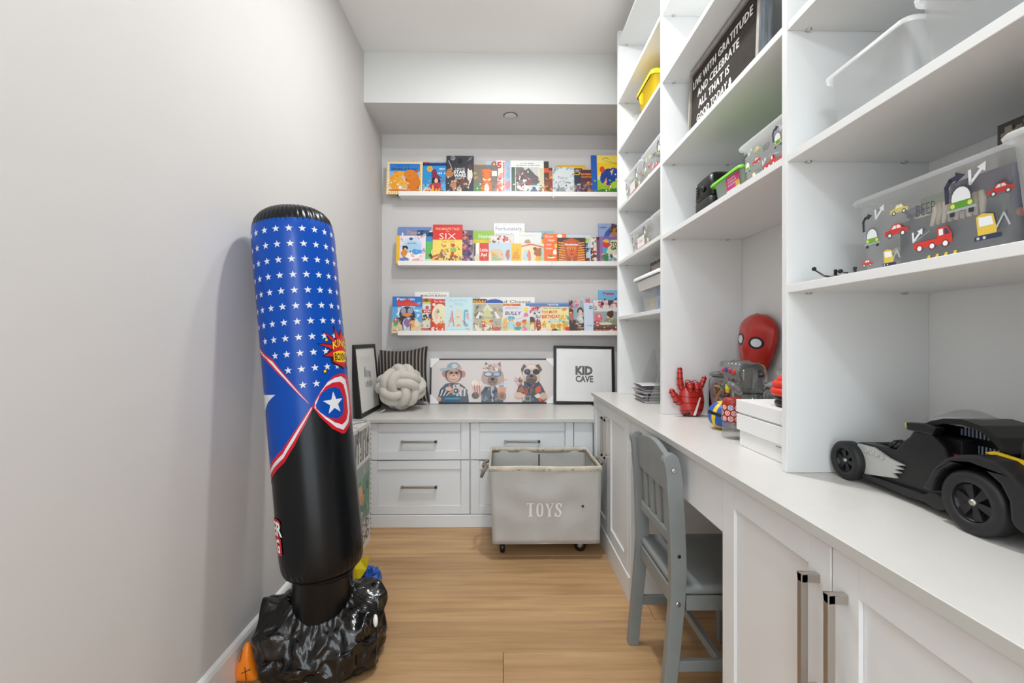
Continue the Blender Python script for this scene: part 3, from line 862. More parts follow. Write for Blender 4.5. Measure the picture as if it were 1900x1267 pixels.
# rope handles
for xs_, sg in ((xb0 - .006, -1), (xb1 + .006, 1)):
    yc = (yb0 + yb1) / 2 - .08
    path = [(xs_, yc - .05, zb - .012), (xs_ + sg * .012, yc - .055, zb - .004), (xs_ + sg * .022, yc - .03, zb - .018), (xs_ + sg * .026, yc + .01, zb - .022), (xs_ + sg * .02, yc + .045, zb - .016), (xs_, yc + .05, zb - .010)]
    if sg > 0: path = [(p[0] if p[0] < .486 else .486 + (p[0] - .486) * .2, p[1], p[2] + .014) for p in path]
    MB().tube(path, .0085, 8).build('rope_handle', M['rope'], t, world=True)
    if sg < 0: MB().tube([(xs_ - .008, yc - .06, zb - .006), (xs_ - .024, yc - .068, zb - .03), (xs_ - .034, yc - .07, zb - .058)], [.009, .010, .007], 8).build('rope_knot', M['rope'], t, world=True)
# lettering: tall condensed serif capitals made from strokes
a = Art(.15, .075, unit=False, clip=False)
hh = .062
def col_(x, w, y0=0, y1=hh): a.poly([(x, y0), (x + w, y0), (x + w, y1), (x, y1)], 'ecebe6')
# T
col_(.0105, .009); a.poly([(0, hh - .004), (.030, hh - .004), (.030, hh), (0, hh)], 'ecebe6'); a.poly([(.005, 0), (.025, 0), (.025, .0028), (.005, .0028)], 'ecebe6')
a.poly([(0, hh - .012), (.003, hh - .004), (0, hh - .002)], 'ecebe6'); a.poly([(.030, hh - .012), (.027, hh - .004), (.030, hh - .002)], 'ecebe6')
# O
ox, ow = .039, .027
def ringO(cx, cy, rx, ry, ix, iy):
    N = 28
    for i in range(N):
        t0, t1 = 2 * pi * i / N, 2 * pi * (i + 1) / N
        def sup(t_, r1, r2): c_, s_ = cos(t_), sin(t_); return (cx + r1 * math.copysign(abs(c_) ** .75, c_), cy + r2 * math.copysign(abs(s_) ** .75, s_))
        a.poly([sup(t0, rx, ry), sup(t1, rx, ry), sup(t1, ix, iy), sup(t0, ix, iy)], 'ecebe6', i == 0)
ringO(.0525, hh / 2, .0138, hh / 2 + .001, .0062, hh / 2 - .0035)
# Y
a.poly([(.075, hh), (.084, hh), (.0935, .028), (.0885, .024)], 'ecebe6'); a.poly([(.1035, hh), (.1065, hh), (.0945, .026), (.091, .028)], 'ecebe6')
col_(.0865, .0085, 0, .03); a.poly([(.071, hh - .0028), (.088, hh - .0028), (.088, hh), (.071, hh)], 'ecebe6'); a.poly([(.098, hh - .0028), (.111, hh - .0028), (.111, hh), (.098, hh)], 'ecebe6')
a.poly([(.082, 0), (.100, 0), (.100, .0028), (.082, .0028)], 'ecebe6')
# S
sp_ = [(.1375, .047), (.1365, .055), (.1315, .0605), (.124, .0595), (.1195, .052), (.121, .042), (.127, .034), (.1335, .026), (.1365, .017), (.134, .007), (.127, .0015), (.1195, .004), (.1155, .013)]
a.line(sp_[:3], .004, 'ecebe6'); a.line(sp_[2:5], .006, 'ecebe6'); a.line(sp_[4:9], .0085, 'ecebe6'); a.line(sp_[8:], .005, 'ecebe6')
a.poly([(.136, .043), (.140, .043), (.140, hh), (.137, hh)], 'ecebe6'); a.poly([(.113, 0), (.116, 0), (.1175, .018), (.113, .018)], 'ecebe6')
tx0, tz0 = .118, .213
def onfront(u, v, z):
    zz = tz0 + v * 1.05; f_ = (zz - za) / (zb - za); fx = (tx0 + u * 1.17 - xa0) / (xa1 - xa0)
    e_ = sin(pi * fx) ** .5 * sin(pi * (.04 + .93 * f_)) ** .5
    dy = .011 * e_ * (noise.noise(Vector((fx * 3.2, f_ * 3.6, 0))) + .5 * noise.noise(Vector((fx * 9, f_ * 2, 3))))
    return (tx0 + u * 1.17 - t.location.x, ya0 + (yb0 - ya0) * f_ - dy - .0042 - z - t.location.y, zz - t.location.z)
a.build('lettering', M['matte'], body, onfront, maxlen=.012)
MB().ell((.382, 2.1395, .262), (.006, .004, .006), 12, 6).build('snap_button', M['blackplastic'], t, world=True)
for (x_, y_, rot) in ((.003, 2.225, .0), (.405, 2.245, 1.2), (.003, 2.44, .3), (.405, 2.44, .8)):
    c_ = bpy.data.objects.new('caster', None)
    fk = MB().box(-.018, .018, -.02, .02, .076, .0825)
    for sx in (-1, 1): fk.prism([(-.016, .078), (.018, .078), (.028, .026), (.012, .020)], 'x', sx * .0145 - .0015, sx * .0145 + .0015)
    w = fk.build('caster', M['steel'], t, bevel=.0008, seg=1)
    w.location = (x_ - t.location.x, y_ - t.location.y, 0); w.rotation_euler = (0, 0, rot)
    MB().lathe([(.010, -.0115), (.024, -.0115), (.0272, -.008), (.0272, .008), (.024, .0115), (.010, .0115)], (.0, .018, .0275), 28, M_=Matrix.Rotation(pi / 2, 3, 'Y')).build('wheel', M['blackplastic'], w)
    bpy.data.objects.remove(c_)

# ================================================================== CHAIR
ch = thing('desk_chair', (.60, 1.408, 0), 'small grey painted wooden chair with slatted back pushed under the desk', 'chair')
PX_ = [(.452, 0.0), (.461, .10), (.471, .20), (.480, .30), (.485, .37), (.484, .46), (.479, .58), (.472, .68), (.465, .735)]
def postx(z):
    for (a_, za_), (b_, zb_) in zip(PX_, PX_[1:]):
        if z <= zb_: return a_ + (b_ - a_) * (z - za_) / (zb_ - za_)
    return PX_[-1][0]
yn, yf = 1.250, 1.566
def post(y0, y1, name='back_post'):
    zs = [i * .03 for i in range(25)]
    top = .735
    zs = [z for z in zs if z < top - .022]
    left, right = [], []
    for z in zs:
        hw = .0195 + .002 * (z > .3) * min(1, (z - .3) / .1) if z > .3 else .0195 - .002 * (1 - z / .3)
        left.append((postx(z) - hw, z)); right.append((postx(z) + hw, z))
    capx = postx(top); cap_ = [(capx + .0215 * cos(a_), top - .0215 + .0215 * sin(a_)) for a_ in [i * pi / 8 for i in range(9)]]
    outl = left + list(reversed(cap_)) + list(reversed(right))
    return MB().prism(outl, 'y', y0, y1).build(name, M['grey'], ch, bevel=.003, world=True)
post(yn - .013, yn + .013); post(yf - .013, yf + .013)
# crest rail (arched) and lower back rail
cr = []
NN = 16
for k in range(NN + 1):
    y_ = yn + .013 + (yf - yn - .026) * k / NN; f_ = k / NN
    zt = .715 + .030 * sin(pi * f_); z0 = .617
    x0 = postx(.70) - .009; x1 = x0 + .018; xb_ = postx(.62) - .009
    cr.append([(xb_, y_, z0), (xb_ + .018, y_, z0), (x1, y_, zt), (x0, y_, zt)])
MB().rings(cr, True, True, True, smooth=False).build('crest_rail', M['grey'], ch, bevel=.003, world=True)
xr = postx(.50)
MB().box(xr - .009, xr + .009, yn + .013, yf - .013, .470, .500).build('back_rail', M['grey'], ch, bevel=.003, world=True)
for k in range(4):
    yc = yn + (yf - yn) * (k + 1) / 5
    MB().add([(postx(.5) - .005, yc - .016, .498), (postx(.5) + .005, yc - .016, .498), (postx(.5) + .005, yc + .016, .498), (postx(.5) - .005, yc + .016, .498),
              (postx(.62) - .005, yc - .016, .620), (postx(.62) + .005, yc - .016, .620), (postx(.62) + .005, yc + .016, .620), (postx(.62) - .005, yc + .016, .620)],
             [(3, 2, 1, 0), (4, 5, 6, 7), (0, 1, 5, 4), (1, 2, 6, 5), (2, 3, 7, 6), (3, 0, 4, 7)]).build('back_slat', M['grey'], ch, bevel=.002, world=True)
# seat with gentle dish and rounded corners
seat = MB()
sx0, sx1, sy0, sy1 = .478, .790, 1.236, 1.582
def rrect(x0, x1, y0, y1, r, n_=5):
    out = []
    for cx, cy, a0 in ((x1 - r, y1 - r, 0), (x0 + r, y1 - r, pi / 2), (x0 + r, y0 + r, pi), (x1 - r, y0 + r, 3 * pi / 2)):
        out += [(cx + r * cos(a0 + pi / 2 * i / n_), cy + r * sin(a0 + pi / 2 * i / n_)) for i in range(n_ + 1)]
    return out
def notch(p):
    return p
rings = []
for ins, z in ((.012, .348), (.002, .352), (0, .358), (.001, .366), (.006, .3715), (.014, .3735), (.05, .371), (.10, .368), (.16, .367)):
    rings.append([(p[0], p[1], z) for p in rrect(sx0 + min(ins, .15), sx1 - min(ins, .15), sy0 + 0.0 + min(ins, .15), sy1 - min(ins, .15), max(.03 - ins * .2, .005))])
seat.rings(rings).build('seat', M['grey'], ch, world=True)
bx('seat_rail', .506, .76, yn - .011, yn + .009, .305, .347, M['grey'], ch, bevel=.002)
bx('seat_rail', .506, .76, yf - .009, yf + .011, .305, .347, M['grey'], ch, bevel=.002)
bx('seat_rail', .475, .494, yn + .0135, yf - .0135, .300, .347, M['grey'], ch, bevel=.002)
bx('seat_rail', .755, .775, yn + .016, yf - .016, .305, .347, M['grey'], ch, bevel=.002)
for y_ in (yn, yf):
    bx('front_leg', .748, .782, y_ - .015, y_ + .015, 0, .347, M['grey'], ch, bevel=.003)
    bx('stretcher', .478, .747, y_ - .008, y_ + .008, .135, .165, M['grey'], ch, bevel=.002)
bx('stretcher', .60, .618, yn + .009, yf - .009, .138, .162, M['grey'], ch, bevel=.002)
for z in (.690, .325):
    MB().lathe([(.0072, 0), (.0072, .002), (.0055, .004), (.003, .0035)], (postx(z), yn - .013, z), 16, M_=Matrix.Rotation(pi / 2, 3, 'X')).build('bolt', M['steel'], ch, world=True)
MB().lathe([(.005, 0), (.005, .0008), (.001, .001)], (postx(.455) + .001, yn - .013, .455), 12, M_=Matrix.Rotation(pi / 2, 3, 'X')).build('bolt_hole', M['blackplastic'], ch, world=True)
# ================================================================== THINGS ON THE LOW WORKTOP
def frame_mesh(w, h, fw, d):
    mb = MB(); o = [(-w / 2, 0), (w / 2, 0), (w / 2, h), (-w / 2, h)]; i_ = [(-w / 2 + fw, fw), (w / 2 - fw, fw), (w / 2 - fw, h - fw), (-w / 2 + fw, h - fw)]
    rs = [[(p[0], y, p[1]) for p in q] for q, y in ((o, 0), (i_, 0), (i_, .006), (o, d))]
    mb.rings(rs + [rs[0]], True, False, False, smooth=False)
    # mitre-free back
    return mb
def rect_map(w): return lambda u, v, z: (u - w / 2, -z, v)

# picture leaning on the left wall (faces +X)
t = thing('framed_print', (-.777, 2.735, ZB + .0034), 'black framed picture with painted-in reflection leaning on the left wall', 'picture frame', rot=(radians(-5.5), 0, radians(90)))
w_, h_ = .42, .41
frame_mesh(w_, h_, .022, .03).build('frame', M['black'], t, bevel=.001, seg=1)
bp_ = MB().box(-w_ / 2 + .012, w_ / 2 - .012, .006, .012, .012, h_ - .012).build('mat_board', M['white'], t)
a = Art(w_, h_); a.r(.06, .06, .94, .94, 'e9e8e2')
for i in range(9): a.line([(.2 + .05 * i, .75 + .02 * (i % 3)), (.25 + .05 * i, .82), (.3 + .05 * i, .74)], .002, 'b9bab8')
a.blob(.40, .60, .05, .09, '9a9ca4', 3).blob(.52, .57, .09, .06, 'b4b6be', 4).scr(.55, .42, .12, '55565a', .34).blob(.62, .55, .05, .05, '8b8d96', 6)  # grey marks paint a reflection in the glass into the picture
a.build('print', M['print'], bp_, lambda u, v, z: (u - w_ / 2, .0058 - z, v))
MB().box(-w_ / 2 + .015, w_ / 2 - .015, .0035, .0045, .015, h_ - .015).build('glass', M['glass'], t)

# KID CAVE frame against the end wall
t = thing('framed_print', (.558, 3.068, ZB + .0032), 'black framed KID CAVE print with wide white mat beside shelving', 'picture frame', rot=(radians(-7), radians(1.0), 0))
w_, h_ = .415, .395
frame_mesh(w_, h_, .018, .022).build('frame', M['black'], t, bevel=.001, seg=1)
bp_ = MB().box(-w_ / 2 + .01, w_ / 2 - .01, .005, .011, .01, h_ - .01).build('mat_board', M['white'], t)
a = Art(w_, h_); a.r(.045, .045, .955, .955, 'ecebe9').r(.20, .16, .80, .80, 'dcdbd9').r(.203, .163, .797, .797, 'e8e7e5')
a.text('KID', .50, .575, .155, '1d1d1d', .285, .06).text('CAVE', .505, .43, .115, '1d1d1d', .29, .04)
a.build('print', M['print'], bp_, lambda u, v, z: (u - w_ / 2, .0048 - z, v))
MB().box(-w_ / 2 + .012, w_ / 2 - .012, .0028, .0036, .012, h_ - .012).build('glass', M['glass'], t)

# long panel of three animals
t = thing('framed_canvas', (-.062, 3.108, ZB + .0034), 'wide framed canvas of three dressed animals with white corner protectors', 'picture frame', rot=(radians(-5), 0, 0))
w_, h_ = .855, .306
frame_mesh(w_, h_, .008, .03).build('frame', M['black'], t, bevel=.0008, seg=1)
bp_ = MB().box(-w_ / 2 + .006, w_ / 2 - .006, .003, .02, .006, h_ - .006).build('canvas', M['white'], t)
a = Art(w_, h_, unit=False)
BG = 'd9d0cd'
a.poly([(.007, .007), (w_ - .007, .007), (w_ - .007, h_ - .007), (.007, h_ - .007)], BG)
def E_(x, y, rx, ry, c): a.e(x, y, rx, ry, c)
def P_(pts, c): a.poly(pts, c)
# monkey with cap and camera
mx = .155
P_([(mx - .105, .008), (mx - .10, .06), (mx - .085, .10), (mx - .05, .135), (mx, .142), (mx + .05, .135), (mx + .085, .11), (mx + .105, .06), (mx + .11, .008)], '59606e')
for i in range(7): P_([(mx - .10 + .012 * i, .10 - .004 * i), (mx - .088 + .012 * i, .104 - .004 * i), (mx - .098 + .010 * i, .055), (mx - .108 + .010 * i, .05)], ['d9d6d6', '444c5e'][i % 2])
for i in range(6): P_([(mx + .02 + .014 * i, .128 - .006 * i), (mx + .031 + .014 * i, .124 - .006 * i), (mx + .036 + .012 * i, .05), (mx + .025 + .012 * i, .05)], ['dcd8d8', '6a6f80'][i % 2])
P_([(mx - .03, .138), (mx - .005, .10), (mx + .02, .14), (mx + .012, .07), (mx - .02, .07)], 'd98f6e')
P_([(mx - .058, .008), (mx - .055, .05), (mx + .045, .05), (mx + .05, .008)], '2c5f7e'); P_([(mx - .055, .028), (mx + .047, .028), (mx + .046, .040), (mx - .055, .040)], '5b93ab')
E_(mx - .058, .205, .018, .024, 'b98c7c'); E_(mx + .068, .20, .018, .024, 'b98c7c'); E_(mx + .004, .200, .060, .062, '6a544c'); E_(mx + .004, .188, .047, .048, 'c9a190'); E_(mx - .012, .208, .02, .016, 'a67f70'); E_(mx + .024, .208, .02, .016, 'a67f70')
E_(mx - .012, .209, .008, .007, '2b2322'); E_(mx + .024, .209, .008, .007, '2b2322'); E_(mx + .004, .176, .03, .024, 'dbb7a6'); a.line([(mx - .018, .166), (mx + .004, .161), (mx + .026, .168)], .003, '5c3f36'); E_(mx + .004, .190, .008, .004, '5c3f36')
P_([(mx - .045, .228), (mx - .04, .262), (mx - .015, .280), (mx + .025, .280), (mx + .052, .258), (mx + .058, .222), (mx + .01, .238)], '8fa3ad'); P_([(mx - .092, .226), (mx - .088, .238), (mx - .04, .246), (mx + .01, .238), (mx - .03, .228), (mx - .07, .218)], 'a9b6bc'); E_(mx + .01, .255, .02, .016, 'c9cdd0'); P_([(mx + .03, .235), (mx + .055, .225), (mx + .058, .245), (mx + .04, .26)], 'd99a92')
P_([(mx + .0, .06), (mx + .0, .125), (mx + .045, .132), (mx + .052, .062)], 'd7c9c0'); E_(mx + .022, .085, .024, .024, '97a0a8'); E_(mx + .022, .085, .016, .016, '4a5560'); E_(mx + .02, .087, .007, .007, 'c9d2d8'); E_(mx + .018, .118, .006, .006, '3c7f78')
E_(mx - .03, .10, .022, .014, 'd8bfae'); E_(mx + .055, .10, .018, .013, 'd8bfae'); E_(mx - .095, .03, .016, .016, 'c4a898')
# shaggy dog with goggles, popcorn and a cup
dx_ = .425
P_([(dx_ - .075, .008), (dx_ - .075, .08), (dx_ - .05, .115), (dx_ + .05, .115), (dx_ + .07, .07), (dx_ + .075, .008)], '5d646e')
P_([(dx_ - .012, .115), (dx_ + .012, .115), (dx_ + .006, .01), (dx_ - .004, .01)], 'aab0b8'); a.spk(dx_ - .07, .02, dx_ + .06, .10, 16, .010, ['444a54', '7c838c', '868d96'], 5)
P_([(dx_ - .056, .235), (dx_ - .048, .285), (dx_ - .022, .262)], '7a6a64'); P_([(dx_ + .03, .262), (dx_ + .055, .287), (dx_ + .06, .245)], '8d7c75')
a.blob(dx_ + .002, .19, .072, .078, 'b9a097', 3, .12); a.blob(dx_ + .0, .235, .055, .036, 'd3bdb2', 4, .2); a.spk(dx_ - .05, .20, dx_ + .05, .262, 22, .012, ['e2d2c8', '9c857c', 'c9ada0'], 6)
E_(dx_ - .028, .20, .030, .018, '4a5a72'); E_(dx_ + .030, .20, .030, .018, '4a5a72'); E_(dx_ - .028, .20, .024, .013, 'b9cfe0'); E_(dx_ + .030, .20, .024, .013, '9fbcd4'); P_([(dx_ - .004, .197), (dx_ + .006, .197), (dx_ + .006, .205), (dx_ - .004, .205)], '4a5a72')
E_(dx_ + .002, .155, .036, .036, '8f776d'); E_(dx_ + .002, .165, .014, .010, '3a302e'); a.line([(dx_ - .02, .14), (dx_ + .002, .15), (dx_ + .024, .14)], .004, '4a3a36')
P_([(dx_ - .125, .06), (dx_ - .14, .125), (dx_ - .07, .135), (dx_ - .078, .05)], 'd9b9ae'); a.spk(dx_ - .135, .12, dx_ - .075, .15, 16, .010, ['f0e6d8', 'e3cdb6', 'e8dccb'], 8); E_(dx_ - .115, .055, .026, .022, '6a655f')
for i in range(3): P_([(dx_ - .118 + .016 * i, .058), (dx_ - .112 + .016 * i, .057), (dx_ - .118 + .016 * i, .122), (dx_ - .126 + .016 * i, .122)], 'b86a6a')
E_(dx_ + .062, .115, .038, .016, 'd6dde2'); E_(dx_ + .062, .118, .020, .008, '8aa0aa'); P_([(dx_ + .03, .11), (dx_ + .094, .11), (dx_ + .085, .045), (dx_ + .042, .045)], 'd89a83'); E_(dx_ + .065, .05, .030, .030, 'a48678'); E_(dx_ + .065, .05, .016, .018, '8d6e63'); a.line([(dx_ + .07, .12), (dx_ + .078, .16), (dx_ + .10, .165)], .004, 'd98a8a')
# pug with sunglasses and camera
gx = .69
P_([(gx - .105, .06), (gx - .085, .12), (gx - .05, .15), (gx + .05, .155), (gx + .075, .12), (gx + .10, .07), (gx + .11, .035), (gx + .085, .008), (gx - .06, .008), (gx - .06, .04)], '4d5560')
a.spk(gx - .07, .02, gx + .08, .12, 22, .014, ['c9523c', '39404c', '6f7a70', 'd6c7b4', '2f5a4a', 'b5452f'], 7)
E_(gx - .085, .055, .03, .022, 'd9b9a6'); E_(gx + .085, .05, .026, .024, 'cfae9c'); P_([(gx - .095, .085), (gx - .06, .125), (gx - .045, .075)], 'b75f4e'); P_([(gx + .03, .07), (gx + .07, .08), (gx + .065, .12), (gx + .03, .12)], 'd1573d')
P_([(gx - .045, .15), (gx - .005, .10), (gx + .0, .13)], '2f3844'); P_([(gx + .012, .115), (gx + .052, .15), (gx + .058, .125), (gx + .02, .095)], '3f4956')
P_([(gx - .068, .235), (gx - .048, .27), (gx - .03, .25), (gx - .058, .20)], '6a5850'); P_([(gx + .03, .26), (gx + .055, .268), (gx + .078, .23), (gx + .062, .215)], '6a5850')
a.blob(gx + .004, .20, .060, .066, 'd6bcae', 11, .08); E_(gx + .003, .168, .040, .034, '7c6a63'); E_(gx + .003, .150, .032, .016, '5d4f4a'); E_(gx + .003, .186, .012, .008, '2b2423'); a.line([(gx - .03, .158), (gx + .003, .168), (gx + .036, .158)], .003, '3a302d'); E_(gx + .003, .25, .03, .014, 'e6d2c6')
E_(gx - .024, .215, .022, .020, '2c3c5c'); E_(gx + .036, .215, .024, .020, '33363c'); a.line([(gx - .004, .22), (gx + .014, .22)], .004, '8a7a60'); E_(gx - .026, .219, .010, .008, '4a6ab0'); a.line([(gx - .066, .222), (gx - .044, .222)], .003, '5c5148')
a.line([(gx - .06, .15), (gx - .11, .175)], .003, '5a463f'); a.line([(gx - .06, .145), (gx - .115, .155)], .003, '5a463f'); a.spk(gx - .09, .13, gx - .05, .16, 10, .009, ['e0c2b2', 'b98a7a', '8c5f52'], 9); E_(gx - .075, .175, .006, .006, 'c06a5a')
P_([(gx - .045, .012), (gx - .045, .05), (gx + .0, .055), (gx + .0, .012)], '8a8f96'); P_([(gx - .038, .02), (gx - .038, .044), (gx - .01, .046), (gx - .01, .02)], '5b636c'); P_([(gx + .04, .06), (gx + .058, .008), (gx + .07, .03)], 'e06a4a'); E_(gx + .045, .05, .018, .014, 'd9d8d6')
a.build('artwork', M['print'], bp_, lambda u, v, z: (u - w_ / 2, .0028 - z, v))
for sx in (-1, 1):
    for top in (0, 1):
        s_ = .060
        zc = h_ - .0 if top else 0.0; q = -1 if top else 1
        x_ = sx * (w_ / 2 + .001)
        pts = [(x_, zc - q * .001), (x_ - sx * s_, zc - q * .001), (x_ - sx * s_, zc + q * s_ * .16), (x_ - sx * s_ * .16, zc + q * s_), (x_, zc + q * s_)]
        MB().prism(pts, 'y', -.002, .033).build('corner_protector', M['white'], t, bevel=.001, seg=1)

# striped cushion
cu = thing('striped_cushion', (-.655, 3.03, ZB + .012), 'square cushion with dark and cream vertical stripes in the corner', 'cushion', rot=(radians(-13), radians(-3), radians(6)))
W2, H2 = .352, .385
NU, NV = 56, 28
def cush(u, v, sg, g=0.0):
    ex = (1 - abs(2 * u - 1) ** 3.2) * (1 - abs(2 * v - 1) ** 3.2)
    pin = .045 * (abs(2 * u - 1) ** 2) * (1 - abs(2 * v - 1) ** 2.0); pin2 = .05 * (1 - abs(2 * u - 1) ** 2) * abs(2 * v - 1) ** 2
    x = (u - .5) * W2 - math.copysign(pin * .35, u - .5); z = v * H2 - math.copysign(pin2 * .55, v - .5)
    y = sg * (.055 * ex ** .6 + g + .0015 * noise.noise(Vector((u * 8, v * 8, 2))))
    return (x, y, z)
mbc = MB()
for sg in (-1, 1):
    V_ = [cush(i / NU, j / NV, sg, (.0022 if (i // 2) % 2 else 0)) for j in range(NV + 1) for i in range(NU + 1)]
    F_ = [((j * (NU + 1) + i), (j * (NU + 1) + i + 1), ((j + 1) * (NU + 1) + i + 1), ((j + 1) * (NU + 1) + i)) for j in range(NV) for i in range(NU)]
    o_ = len(mbc.v); mbc.v += V_
    for idx, f_ in enumerate(F_):
        i = idx % NU
        mbc.f.append([q + o_ for q in f_]); mbc.c.append(['8f867c', '5f5751', '1f1b1a', '2e2927'][i % 4]); mbc.sm.append(True)
M['stripe'] = attr_mat('striped_fabric', 0.92, bump=(600, .5, .001))
mbc.build('cover', M['stripe'], cu)

# knot pillow: four plaited double bands woven over and under round a ball
kn = thing('knot_pillow', (-.628, 2.842, ZB), 'cream knotted ball pillow in front of the striped cushion', 'pillow')
KR, KD, KT = .100, .020, .0285
KROT = Matrix.Rotation(radians(8), 3, 'X') @ Matrix.Rotation(radians(-38), 3, 'Y') @ Matrix.Rotation(radians(8), 3, 'Z')
for nrm in ((1, 1, 1), (-1, 1, 1), (1, -1, 1), (1, 1, -1)):
    n_ = Vector(nrm).normalized()
    v0 = next(Vector(v) for v in ((1, 1, 0), (1, -1, 0), (1, 0, 1), (1, 0, -1), (0, 1, 1), (0, 1, -1)) if abs(Vector(v).dot(n_)) < 1e-6).normalized()
    w0 = v0.cross(Vector(nrm)); sg = math.copysign(1, w0.x * w0.y * w0.z * nrm[0] * nrm[1] * nrm[2])
    w0 = n_.cross(v0)
    for off in (-1, 1):
        pth = []
        for i in range(72):
            t_ = 2 * pi * i / 72
            rad = KR + KD * sg * cos(3 * t_)
            p = (v0 * cos(t_) + w0 * sin(t_)) * rad + n_ * (off * KT * .93)
            p = KROT @ p
            pth.append((p.x * 1.06, p.y, p.z * .96 + .147))
        MB().tube(pth, KT, 14, closed=True).build('strand', M['knot'], kn)
MB().ell((0, 0, .147), (.070, .070, .070), 16, 10).build('core', M['knot'], kn)
MB().tube([(-.075, -.085, .02), (-.088, -.105, .012), (-.105, -.11, .006)], [.006, .007, .005], 8, sq=(1, .4)).build('tag_end', M['knot'], kn)

# ================================================================== BOOKS ON THE LEDGES
LEAN = radians(7)
LY = [3.0705, 3.0835, 3.0965, 3.1085]
def book(x0, x1, zt, row, layer, cover, art, label, th=.009, spine=None, group='picture books on the wall ledges', spinew=0, name='picture_book', ribbon=False, z_off=0.0):
    z0 = LEDGE_Z[row] + .0138 + z_off
    h, w = (zt - z0) / cos(LEAN), x1 - x0
    t_ = thing(name, ((x0 + x1) / 2, LY[layer], z0), label, 'book', group, rot=(-LEAN, 0, 0))
    b = .0014
    c_ = MB().box(-w / 2, w / 2, 0, b, 0, h).box(-w / 2, w / 2, th - b, th, 0, h).box(-w / 2, -w / 2 + b, b, th - b, 0, h)
    cm = colour_mat(cover)
    cv = c_.build('cover', cm, t_)
    MB().box(-w / 2 + b + .0004, w / 2 - .0025, b + .0002, th - b - .0002, .002, h - .002).build('pages', M['paper'], t_)
    if art:
        a_ = Art(w, h); art(a_)
        cols = sorted({q[1] for q in a_.T})
        if len(cols) > 6:     # small printed details in the picture part of the cover
            rb_ = random.Random(int(x0 * 1e4) + row)
            for _ in range(26):
                qx, qy, qs = .06 + .88 * rb_.random(), .04 + .42 * rb_.random(), .010 + .016 * rb_.random()
                a_.blob(qx, qy, qs * h / w, qs, rb_.choice(cols), rb_.randrange(999), .5)
        a_.build('cover_art', M['print'], cv, lambda u, v, z: (u - w / 2, -z, v), dz=.00002, z0=.0002)
    if ribbon:
        MB().box(-w / 2 - .001, -w / 2 + .0025, -.0195, -.0188, -.030, .030).build('ribbon', M['white'], t_)
    return t_
_cm = {}
def colour_mat(c):
    if c not in _cm: _cm[c] = mat('book_cover_' + c, c, .42, bump=(200, .03, .0003))
    return _cm[c]

# ---------- top ledge
def A(a):
    a.r(0, 0, .28, 1, 'a33a2e').r(.28, 0, .48, 1, '2f7f7c').r(.48, 0, .62, 1, 'b9402f').r(.62, 0, 1, 1, '7f9bc4'); a.spk(.55, .8, 1, 1, 14, .03, ['8fae5a', '5f7fb8', 'c9d38a'], 2)
book(-0.7126, -0.3624, 2.2670, 0, 3, '5f7fb8', A, 'book with red and teal top edge behind the bear book')
def A(a):
    a.r(0, 0, 1, 1, 'f0d9a0')
    for i in range(16):
        a.r(i / 16, 0, i / 16 + .03, 1, 'e5b95a')
        a.r(0, i / 16, 1, i / 16 + .03, 'f6ecd0')
    a.r(.08, .12, .93, .93, '2f7fcf').r(.08, .12, .93, .70, '8fb8dc').r(.08, .12, .93, .50, 'cfd6d8')
    a.text('Love is a', .45, .88, .07, '12397c', .36).text('Handful of Honey', .50, .76, .10, '12397c', .72, .02)
    a.blob(.30, .38, .22, .28, 'f0a021', 2, .08).e(.36, .57, .17, .14, 'f3a92a').e(.25, .68, .05, .045, 'e08a1c').blob(.73, .38, .21, .30, 'd97818', 3, .08).e(.66, .60, .18, .15, 'e0821f').e(.84, .70, .05, .05, 'b85f14')
    a.e(.46, .52, .05, .05, 'c4c1cf').blob(.45, .30, .16, .12, 'f2b24a', 5).e(.30, .55, .03, .008, '4a2a14').e(.66, .555, .03, .008, '4a2a14').e(.39, .2, .05, .05, 'efe6dc').r(.08, .10, .93, .14, 'c96a18')
book(-0.7781, -0.5376, 2.2557, 0, 0, 'e9c87e', A, 'square picture book of two orange bears under a blue sky')
def A(a):
    a.r(0, 0, 1, 1, '2f93d2').r(0, .92, 1, 1, '16357a').r(0, .0, 1, .35, '57b2e2').e(.28, .82, .11, .09, 'f2c62a').e(.28, .82, .08, .06, 'e79f1f')
    a.poly([(.35, .76), (.5, .83), (.62, .62), (.78, .52), (.5, .50), (.34, .56)], '7c2f55').blob(.52, .42, .16, .15, '2b2430', 4).e(.54, .44, .07, .09, 'e8bd98').blob(.5, .24, .28, .14, 'b8364a', 6).blob(.2, .12, .15, .12, 'd9d2cc', 7).spk(.2, .02, .95, .24, 12, .06, ['f0b020', 'd8342a', 'e9a23a', '6d4a2a'], 9).scr(.78, .68, .07, 'e8f2fa', .4).scr(.8, .82, .05, 'f6f6f0', .3)
book(-0.5376, -0.3660, 2.2497, 0, 1, '2f93d2', A, 'blue pirate storybook with a yellow seal beside the bear book')
